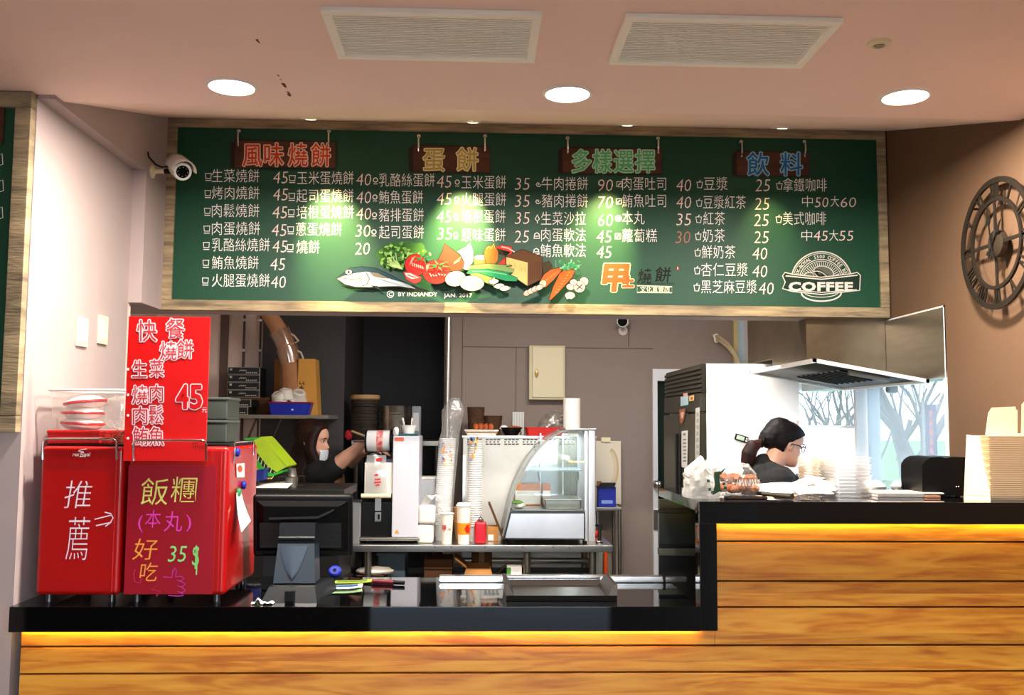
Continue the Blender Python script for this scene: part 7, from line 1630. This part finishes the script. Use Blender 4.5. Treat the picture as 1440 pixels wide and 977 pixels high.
# flat papers/bags
for i, (x0, x1, yb_, y, lab) in enumerate([(1234, 1300, 693, 2.96, 'flat stack of white bags lying right of the clear boxes'), (1230, 1262, 690, 3.08, 'crumpled white bag on the left end of the flat bags'), (1272, 1300, 688, 3.1, 'crumpled white bag beside the black dispenser')]):
    a, c = PY(x0, yb_, y), PY(x1, yb_, y); b = MB()
    if i == 0:
        t = thing('paper_bags', lab, 'bags', ((a.x+c.x)/2, y+.06, ZT)); b.box(a.x, c.x, y, y+.13, ZT, ZT+.011, bev=.002); b.build('stack', paper, t); b = MB(); b.box(a.x-.004, c.x+.06, y-.006, y+.12, ZT+.0112, ZT+.0145); b.build('top_sheet', mat('top_cream', (240, 226, 206), .7), t)
    else:
        z0 = ZT+.0146 if i == 9 else ZT; b.ell(((a.x+c.x)/2, y+.05+.06*0, z0+.016), ((c.x-a.x)/2, .035, .018), amp=.45, freq=3, seed=i); zmin = min(v.z for v in b.v); b.v = [v+V((0, .05, z0-zmin)) for v in b.v]; o = b.build('plastic_bag', paper, base=((a.x+c.x)/2, y, z0), angle=20); tag(o, lab, 'bag')
# black dispenser
a, c = PY(1297, 700, 2.98), PY(1358, 642, 2.98)
t = thing('tape_dispenser', 'rounded black dispenser on the higher counter left of the paper boxes', 'dispenser', ((a.x+c.x)/2, 3.05, ZT))
prof = [(1302, 699), (1297, 690), (1296.5, 655), (1301, 648), (1309, 643), (1322, 642), (1330, 644), (1338, 642.5), (1362, 643), (1362, 699)]
b = MB(); b.prism([(PY(x, y, 2.98).x, max(ZT+.004, PY(x, y, 2.98).z)) for x, y in prof], lambda x, z, l: V((x, 2.98+l, z)), 0, .15); b.build('body', mat('dispenser_black', (5, 5, 6), .5, spec=.2), t)
b = MB(); p0, q0 = PY(1299, 692, 2.96), PY(1318, 689, 2.96); b.box(p0.x, q0.x, 2.94, 2.99, ZT+.001, ZT+.007); b.build('copper_plate', mat('plate_copper', (214, 168, 140), .35, .6), t)
b = MB()
for (x, y) in [(1345, 684), (1348, 684)]: b.ell(PY(x, y, 2.979), (.002, .002, .002), n=8)
b.build('indicator', mat('dot_cream', (230, 214, 190), .4), t)
for x in (a.x+.02, c.x-.02): b = MB(); b.cyl((x, 3.0, ZT), (x, 3.0, ZT+.006), .008, n=10); b.cyl((x, 3.11, ZT), (x, 3.11, ZT+.006), .008, n=10); b.build('foot', black_plastic, t)
# white take-away cartons: nested stacks
tb = mat('carton_cream', (238, 214, 178), .65); 
def carton_stack(px0, px1, pxe, pt, pb, y, n_, lab, grp, dep=.12):
    a, c = PY(px0, pb, y), PY(px1, pt, y); h = (c.z-ZT)/n_; first = None; w = (c.x-a.x)
    for k in range(n_):
        base = V((a.x+w/2, y+dep/2, ZT+k*h))
        if first is None:
            b = MB(); z0, z1 = base.z+.0004, base.z+h*.95; tk = .0
            lo = [(a.x+.006, y+.004), (c.x-.006, y+.004), (c.x-.006, y+dep-.004), (a.x+.006, y+dep-.004)]; hi = [(a.x, y), (c.x, y), (c.x, y+dep), (a.x, y+dep)]
            b._add([(p[0], p[1], z0) for p in lo]+[(p[0], p[1], z1) for p in hi], [[i, (i+1) % 4, (i+1) % 4+4, i+4] for i in range(4)]+[[0, 1, 2, 3], [4, 5, 6, 7]]); first = o = b.build('paper_carton', tb, base=tuple(base))
        else: o = first.copy(); C.objects.link(o); o.location = base+V((.0012*((k*5) % 3-1), .001*((k*3) % 3-1), 0))
        tag(o, lab, 'carton', grp)
    return a, c
a, c = carton_stack(1392, 1462, 0, 613, 703, 2.84, 30, 'cream folded paper carton in the tall stack at the right edge of the counter', 'cream paper cartons in the right stack', .13)
# opened carton standing on the stack and flattened carton leaning beside it
t = thing('open_carton', 'cream paper carton with its lid flaps raised on top of the right stack', 'carton', ((a.x+c.x)/2, 2.9, c.z))
yb_ = 2.90
fq = lambda x, y, l: PY(x, y, yb_)+V((0, l, 0))
b = MB(); b.prism([(1392, 612), (1386, 611), (1390, 581), (1395, 573), (1428, 571.5), (1429, 576), (1431, 576), (1431, 612)], fq, 0, .002); b.build('lid_panel', tb, t, smooth=False)
b = MB(); b.prism([(1431, 612), (1432, 569), (1437, 563), (1438, 560), (1456, 558), (1458, 612)], fq, -.02, -.018); b.build('flap', tb, t, smooth=False)
b = MB(); b.prism([(1390, 614), (1460, 613), (1460, 608), (1420, 610), (1392, 611)], fq, -.05, -.01); b.build('tuck', tb, t, smooth=False)
t = thing('flat_carton', 'cream carton blank leaning upright left of the carton stack', 'carton', tuple(PZ(1375, 702, ZT)))
b = MB(); pp = [PY(1356, 698, 2.87), PY(1393, 702, 2.835), PY(1391, 615, 2.88), PY(1360, 611, 2.90)]; pp[0].z = ZT; pp[1].z = ZT
b._add(pp+[p+V((0, .004, 0)) for p in pp], [[0, 1, 2, 3], [7, 6, 5, 4], [0, 4, 5, 1], [1, 5, 6, 2], [2, 6, 7, 3], [3, 7, 4, 0]]); b.build('blank', tb, t)
b = MB(); p, q = pp[0].lerp(pp[1], .02)+V((0, -.0005, .03)), pp[0].lerp(pp[1], .98)+V((0, -.0005, .028)); b.tube([p, q], .0008, 4); b.build('crease', mat('crease', (206, 180, 146), .7), t)
# ================================================================== PEOPLE
RINGS = [(0.0, .32, .06, .10), (.035, .385, .0, .165), (.10, .405, -.06, .22), (.165, .385, -.12, .255), (.20, .397, -.15, .27), (.24, .385, -.19, .285), (.275, .397, -.23, .295), (.31, .382, -.27, .305), (.36, .385, -.33, .32), (.43, .372, -.39, .333), (.50, .36, -.42, .342), (.545, .375, -.435, .347), (.60, .405, -.448, .352), (.68, .402, -.457, .356), (.76, .372, -.445, .352), (.84, .31, -.405, .325), (.91, .215, -.325, .26), (.96, .11, -.22, .18), (.99, .02, -.11, .10), (1.0, -.04, -.06, .03)]
def head_pts(n=36, e=0):
    out = []
    for z, f, bk, w in RINGS:
        f, bk, w = f+e, bk-e, w+e; cx = (f+bk)/2; rx = (f-bk)/2; row = []
        for j in range(n):
            a = 2*PI*j/n; ca, sa = math.cos(a), math.sin(a); p = 2.3
            x = cx+rx*math.copysign(abs(ca)**(2/p), ca); y = w*math.copysign(abs(sa)**(2/p), sa)
            if not e:
                g = math.exp(-(y/.075)**2) if ca > 0 else 0
                nz = max(0, 1-abs(z-.345)/.075) if z < .345 else max(0, 1-(z-.345)/.22)
                x += .105*nz*g
                ey = math.exp(-((abs(y)-.155)/.075)**2-((z-.505)/.045)**2) if ca > 0 else 0
                x -= .03*ey
                lp = math.exp(-(y/.12)**2) if ca > 0 else 0
                x += .018*lp*(math.exp(-((z-.245)/.022)**2)+math.exp(-((z-.195)/.022)**2))
            row.append(V((x, y, z+(e*(z-.4)*1.2 if e else 0))))
        out.append(row)
    return out
def loft(b, rows, mt, mi=0):
    n = len(rows[0]); vs = [mt @ p for r in rows for p in r]
    b._add(vs, [[i*n+j, i*n+(j+1) % n, (i+1)*n+(j+1) % n, (i+1)*n+j] for i in range(len(rows)-1) for j in range(n)]+[list(range(n))[::-1], list(range((len(rows)-1)*n, len(rows)*n))], mi)
def limb(b, pts, rs, n=14, flat=1.0):
    b.tube(pts, rs, n, flat=flat)
    for p, r in zip(pts, rs): b.ell(p, (r*.99, r*.99, r*.99*(1 if flat == 1 else flat)), n=12)
def remeshed(o, vox, smooth=3):
    m = o.modifiers.new('merge', 'REMESH'); m.mode = 'VOXEL'; m.voxel_size = vox; m.use_smooth_shade = True
    s = o.modifiers.new('soften', 'SMOOTH'); s.iterations = smooth; s.factor = .5
def hand(b, wrist, d, up, L=.165, curl=.5):
    """palm, four unequal bent fingers and a thumb; d = pointing direction, up = back of the hand"""
    d = d.normalized(); up = (up-d*up.dot(d)).normalized(); sd = d.cross(up)
    palm = wrist+d*L*.28
    b.rbox(palm, (1, 1, 1), None) if False else None
    mt = Matrix((d, sd, up)).transposed()
    bm_ = bmesh.new(); bmesh.ops.create_cube(bm_, size=1)
    for x in bm_.verts: x.co = V((x.co.x*L*.5, x.co.y*L*.44*(1.05 if x.co.x > 0 else .8), x.co.z*L*.15))
    bmesh.ops.bevel(bm_, geom=bm_.edges[:], offset=L*.06, segments=2, affect='EDGES')
    b.bm(bm_, 0, Matrix.Translation(palm) @ mt.to_4x4())
    for i, (o_, ln) in enumerate([(-.17, .40), (-.057, .46), (.057, .43), (.17, .34)]):
        p = palm+d*L*.22+sd*(o_*L); q = p.copy(); dd = d.copy(); pts = [p]; 
        for s in range(3):
            dd = (dd*math.cos(curl*.6)-up*math.sin(curl*.6)).normalized() if False else (dd-up*curl*.35).normalized()
            q = q+dd*(ln*L/3*1.1); pts.append(q)
        limb(b, pts, [L*.052, L*.05, L*.045, L*.038], 8)
    p = palm-d*L*.10-sd*L*.2; dd = (d*.6-sd*.75-up*.25).normalized()
    pts = [p, p+dd*L*.17, p+dd*L*.17+(d*.85-sd*.3-up*.35).normalized()*L*.16, p+dd*L*.17+(d*.85-sd*.25-up*.45).normalized()*L*.27]
    limb(b, pts, [L*.07, L*.06, L*.05, L*.04], 8)

def person(lab, mtH, neck, torso, arms, shirtm, hairm, loc, flipeye=True, vox=.0045, sleeves=None, extra=None):
    t = thing('person', lab, 'person', loc)
    b = MB(); loft(b, head_pts(), mtH)
    for s in (1, -1):
        er = mtH.to_3x3(); c = mtH @ V((-.03, s*.345, .44)); S = er.col[2].length if hasattr(er, 'col') else 1
        k = (mtH @ V((0, 0, 1))-mtH @ V((0, 0, 0))).length
        rmx = er.normalized()
        pts = [mtH @ V((-.03+.055*math.cos(a)*(1 if math.sin(a) > 0 else .8), s*(.355+.02*max(0, -math.cos(a))), .44+.095*math.sin(a))) for a in [i*2*PI/14 for i in range(14)]]
        b.tube(pts, k*.022, 8, closed=True); b.ell(c, (k*.04, k*.03, k*.075), rot=rmx, n=10)
    limb(b, neck[0], neck[1]); limb(b, torso[0], torso[1], 20, flat=.72)
    for pts, rs, hd in arms:
        limb(b, pts, rs)
        if hd: hand(b, pts[-1], hd[0], hd[1], hd[2], hd[3])
    body = b.build('body', skin, t); remeshed(body, vox, 2)
    return t, body
def eyes(t, body, mtH, sides, open_=1.0):
    k = (mtH @ V((0, 0, 1))-mtH @ V((0, 0, 0))).length; rm = mtH.to_3x3().normalized()
    for s in sides:
        b = MB(); b.ell(mtH @ V((.325, s*.155, .50)), (k*.036, k*.052, k*.024*open_), rot=rm, n=14, mi=0); b.ell(mtH @ V((.348, s*.158, .50)), (k*.018, k*.024, k*.022*open_), rot=rm, n=12, mi=1)
        b.tube([mtH @ V((.352, s*(.155+q*.055), .522-.012*q*q)) for q in (-1, -.5, 0, .5, 1)], k*.007, 6, mi=2)
        b.build('eye', [mat('eye_white', (232, 226, 220), .3), mat('eye_dark', (24, 16, 12), .2), mat('lash', (20, 14, 12), .6)], t)
        b = MB(); b.tube([mtH @ V((.408-.035*abs(q), s*(.16+q*.09), .60-.018*q*q)) for q in (-1, -.5, 0, .5, 1)], [k*.006, k*.012, k*.014, k*.012, k*.006], 6); b.build('eyebrow', hair_dark, t)
    b = MB(); b.tube([mtH @ V((.405-.9*y*y, y, .222+.12*y*y)) for y in (-.11, -.06, 0, .06, .11)], [k*.007, k*.015, k*.018, k*.015, k*.007], 8); b.build('lips', mat('lips', (178, 92, 84), .5), t)

# ---------- woman at the sealing machine (facing right, mask under the nose)
WY = 5.45; s_ = WY/F
hd_h = .222
p_ear = PY(434, 619, WY)
mtA = Matrix.Translation(PY(435, 646, WY)) @ Matrix.Rotation(math.radians(-7), 4, 'Z') @ Matrix.Rotation(math.radians(7), 4, 'Y') @ Matrix.Scale(hd_h, 4)
sh = PY(446, 664, WY); chest = PY(445, 690, WY)
neckp = [mtA @ V((-.06, 0, .22)), mtA @ V((-.10, 0, -.08)), PY(438, 660, WY+.02)]
torso = ([PY(440, 655, WY+.02), PY(442, 668, WY+.02), PY(445, 690, WY+.02), PY(446, 720, WY+.02), PY(446, 770, WY+.02), PY(446, 830, WY+.02)], [.06, .115, .13, .12, .135, .14])
shR = PY(462, 664, WY-.13); elR = PY(487, 643, WY-.20); haR = PY(509, 625, WY-.24)
shL = PY(463, 664, WY+.15); elL = PY(492, 650, WY+.12); haL = PY(514, 632, WY-.05)
t, body = person('woman with long auburn hair and blue mask reaching right to the film roll', mtA, (neckp, [.052, .05, .06]), torso,
    [([shR, elR, haR], [.05, .040, .026], (V((1, -.0, .1)), V((0, -.3, 1)), .15, .7)), ([shL, elL, haL], [.05, .040, .026], (V((1, -.1, .0)), V((0, 0, 1)), .15, .8))], black_cloth, hair_red, tuple(PY(446, 960, WY)))
eyes(t, body, mtA, (1, -1))
b = MB(); limb(b, [p for p in torso[0]], [r*1.08 for r in torso[1]], 22, flat=.78)
limb(b, [PY(446, 664, WY-.09), shR, shR.lerp(elR, .42)], [.07, .066, .062]); limb(b, [PY(450, 664, WY+.1), shL, shL.lerp(elL, .75)], [.07, .066, .056])
o = b.build('t_shirt', black_cloth, t); remeshed(o, .007, 3)
# mask
b = MB()
def mk(u, v):
    a = (u-.5)*2.35; z = .02+.285*v; i = z
    f = .43+.012*math.sin(PI*v); w = .30+.05*v; return mtA @ V((-.02+(f+.02)*math.cos(a*.62)**.8+.0*u, w*math.sin(a)*1.03, z-.02*abs(a)))
b.grid(mk, 14, 8); o = b.build('face_mask', mat('mask_blue', (222, 234, 242), .8, bump=.2, bscale=50), t); so = o.modifiers.new('thickness', 'SOLIDIFY'); so.thickness = .003
b = MB(); b.tube([mtA @ V((.20, -.335, .24)), mtA @ V((.06, -.37, .36)), mtA @ V((-.06, -.37, .44))], .0022, 6); b.build('mask_loop', paper, t)
# hair: cap without the face, and a long fall down the back
rows = head_pts(36, .06); n = 36
def cap(rows, mt, hl, lim=None):
    b = MB(); vs = []
    for i, r in enumerate(rows):
        for p in r:
            q = p.copy(); f = hl(q.z)
            if q.x > f: q.x = f+(q.x-f)*.05; q.y *= .90
            vs.append(mt @ q)
    b._add(vs, [[i*n+j, i*n+(j+1) % n, (i+1)*n+(j+1) % n, (i+1)*n+j] for i in range(len(rows)-1) for j in range(n)]+[list(range(n))[::-1], list(range((len(rows)-1)*n, len(rows)*n))]); return b
hl = lambda z: .14 if z < .3 else (.16+.12*(z-.3)/.5 if z < .8 else .28+(z-.8)*1.0)
b = cap(rows, mtA, hl)
fall = [mtA @ V((-.05, 0, .55)), mtA @ V((-.16, 0, .1)), PY(428, 652, WY), PY(430, 675, WY-.02), PY(431, 700, WY-.02)]
limb(b, fall, [.08, .085, .085, .075, .05], 20)
limb(b, [mtA @ V((.10, -.33, .62)), mtA @ V((.10, -.38, .3)), PY(444, 652, WY-.09), PY(442, 664, WY-.12)], [.03, .032, .028, .012]); limb(b, [mtA @ V((.12, .33, .62)), mtA @ V((.08, .38, .3)), PY(446, 655, WY+.1)], [.03, .032, .02])
o = b.build('hair', hair_red, t); remeshed(o, .006, 2)
# tan apron sash
b = MB(); b.tube([PY(470, 660, WY-.12), PY(474, 672, WY-.13), PY(478, 688, WY-.12), PY(476, 705, WY-.12)], [.016, .024, .026, .02], 10, flat=.5); b.tube([PY(471, 660, WY-.11), PY(482, 666, WY-.11), PY(484, 680, WY-.11)], [.012, .016, .012], 8, flat=.5); b.build('apron_sash', mat('sash_tan', (104, 76, 44), .8), t)
b = MB(); limb(b, [PY(446, 790, WY+.02), PY(444, 860, WY+.02), PY(444, 905, WY+.02), PY(444, 955, WY+.02)], [.135, .11, .08, .06]); limb(b, [PY(455, 790, WY+.12), PY(455, 860, WY+.14), PY(455, 905, WY+.14), PY(455, 955, WY+.14)], [.12, .10, .075, .06]); o = b.build('trousers', mat('trouser_dark', (26, 27, 32), .9), t); remeshed(o, .01, 2)

# ---------- woman behind the higher counter (facing right, ponytail, glasses)
WY2 = 4.08
mtB = Matrix.Translation(PY(1097, 652, WY2)) @ Matrix.Rotation(math.radians(10), 4, 'Z') @ Matrix.Rotation(math.radians(16), 4, 'Y') @ Matrix.Scale(.182, 4)
neckp = [mtB @ V((-.10, 0, .25)), mtB @ V((-.17, 0, .0)), PY(1081, 668, WY2)]
torso = ([PY(1080, 664, WY2), PY(1082, 682, WY2), PY(1085, 700, WY2), PY(1086, 740, WY2), PY(1086, 800, WY2), PY(1086, 850, WY2)], [.065, .115, .13, .125, .135, .145])
sR, eR, hR = PY(1090, 679, WY2-.13), PY(1108, 708, WY2-.04), PY(1130, 680, WY2-.16)
sL, eL, hL = PY(1092, 680, WY2+.15), PY(1112, 708, WY2+.14), PY(1134, 681, WY2-.03)
t, body = person('woman with ponytail and glasses in black T-shirt looking down behind the higher counter', mtB, (neckp, [.048, .046, .056]), torso,
    [([sR, eR, hR], [.052, .042, .027], (V((1, .2, -.1)), V((0, 0, 1)), .15, .6)), ([sL, eL, hL], [.052, .042, .027], (V((1, -.3, -.1)), V((0, 0, 1)), .15, .6))], black_cloth, hair_dark, tuple(PY(1086, 1060, WY2)))
eyes(t, body, mtB, (1, -1), .5)
b = MB(); limb(b, torso[0][0:], [r*1.08 for r in torso[1]], 22, flat=.8)
limb(b, [PY(1078, 680, WY2-.10), PY(1096, 681, WY2-.15), sR.lerp(eR, .75)+V((.01, 0, 0))], [.055, .07, .066]); limb(b, [PY(1078, 680, WY2+.1), PY(1094, 681, WY2+.15), sL.lerp(eL, .75)], [.055, .07, .066])
limb(b, [PY(1070, 668, WY2-.06), PY(1074, 663, WY2), PY(1072, 668, WY2+.07)], [.05, .05, .05]); limb(b, [PY(1062, 672, WY2), PY(1064, 690, WY2)], [.06, .07]); limb(b, [PY(1075, 653, WY2), PY(1080, 661, WY2)], [.050, .064]); limb(b, [PY(1084, 663, WY2-.06), PY(1098, 673, WY2-.11), PY(1110, 688, WY2-.11)], [.045, .058, .06])
o = b.build('t_shirt', black_cloth, t); remeshed(o, .007, 3)
hl2 = lambda z: (-.14 if z < .40 else -.14+.2*(z-.40)/.2 if z < .60 else .06+.30*(z-.60)/.2 if z < .8 else .36+(z-.8)*.4)
rows2 = [r for r in head_pts(36, .05)]
for r in rows2:
    for p in r:
        if p.z < .28: p.x = max(p.x, -.28)+.0; p.z = .28-(.28-p.z)*.35
b = cap(rows2, mtB, hl2); limb(b, [mtB @ V((-.42, 0, .44)), mtB @ V((-.40, 0, .52)), mtB @ V((-.2, 0, .7))], [.02, .05, .07])
o = b.build('hair', hair_dark, t); remeshed(o, .005, 2)
b = MB(); tail = [mtB @ V((-.46, -.02, .46)), PY(1066, 624, WY2-.02), PY(1058, 628, WY2-.03), PY(1053, 638, WY2-.03), PY(1050, 650, WY2-.03), PY(1047, 660, WY2-.03)]
limb(b, tail, [.012, .020, .030, .033, .026, .008]); limb(b, [PY(1064, 622, WY2), PY(1056, 634, WY2), PY(1056, 648, WY2), PY(1051, 657, WY2)], [.014, .026, .020, .006]); o = b.build('ponytail', hair_red, t); remeshed(o, .004, 1)
b = MB(); q = PY(1071, 619.5, WY2-.015); b.tube([q+V((0, .026*math.cos(a), .024*math.sin(a))) for a in [i*PI/8 for i in range(16)]], .007, 8, closed=True); b.build('hair_tie', black_plastic, t)
b = MB(); q = mtB @ V((.10, -.14, 1.0)); b.rbox(q+V((0, 0, .004)), (.012, .02, .026), (0, .2, 0), .003); b.build('hair_clip', mat('clip_white', (236, 214, 206), .4), t)
# glasses
b = MB()
for s in (1, -1):
    c = V((.425, s*.165, .485)); pts = [mtB @ (c+V((-.05*abs(math.cos(a)) if s*math.cos(a) > 0 else 0, .125*math.cos(a), .085*math.sin(a)))) for a in [i*2*PI/20 for i in range(20)]]; b.tube(pts, .0022, 6, closed=True)
    b.tube([mtB @ V((.375, s*.29, .50)), mtB @ V((.15, s*.375, .50)), mtB @ V((-.02, s*.385, .49)), mtB @ V((-.07, s*.37, .42))], .0024, 6)
b.tube([mtB @ V((.43, -.045, .50)), mtB @ V((.46, 0, .51)), mtB @ V((.43, .045, .50))], .002, 6); b.build('glasses', mat('glasses_dark', (50, 36, 32), .35), t)
# apron strap
b = MB(); b.tube([mtB @ V((-.30, -.10, -.02)), PY(1083, 655, WY2-.05), PY(1089, 664, WY2-.09), PY(1094, 676, WY2-.12), PY(1097, 690, WY2-.18)], [.010, .011, .011, .011, .011], 8, flat=.4); b.build('apron_strap', mat('strap_dark', (44, 40, 40), .8), t)
b = MB(); limb(b, [PY(1086, 820, WY2-.08), PY(1086, 900, WY2-.08), PY(1086, 980, WY2-.08), PY(1086, 1050, WY2-.08)], [.12, .10, .075, .06]); limb(b, [PY(1090, 820, WY2+.08), PY(1090, 900, WY2+.08), PY(1090, 980, WY2+.08), PY(1090, 1050, WY2+.08)], [.12, .10, .075, .06]); o = b.build('trousers', mat('trouser_dark', (26, 27, 32), .9), t); remeshed(o, .01, 2)

# ------------------------------------------------------------------ tidy
bpy.data.objects.remove(_fo)
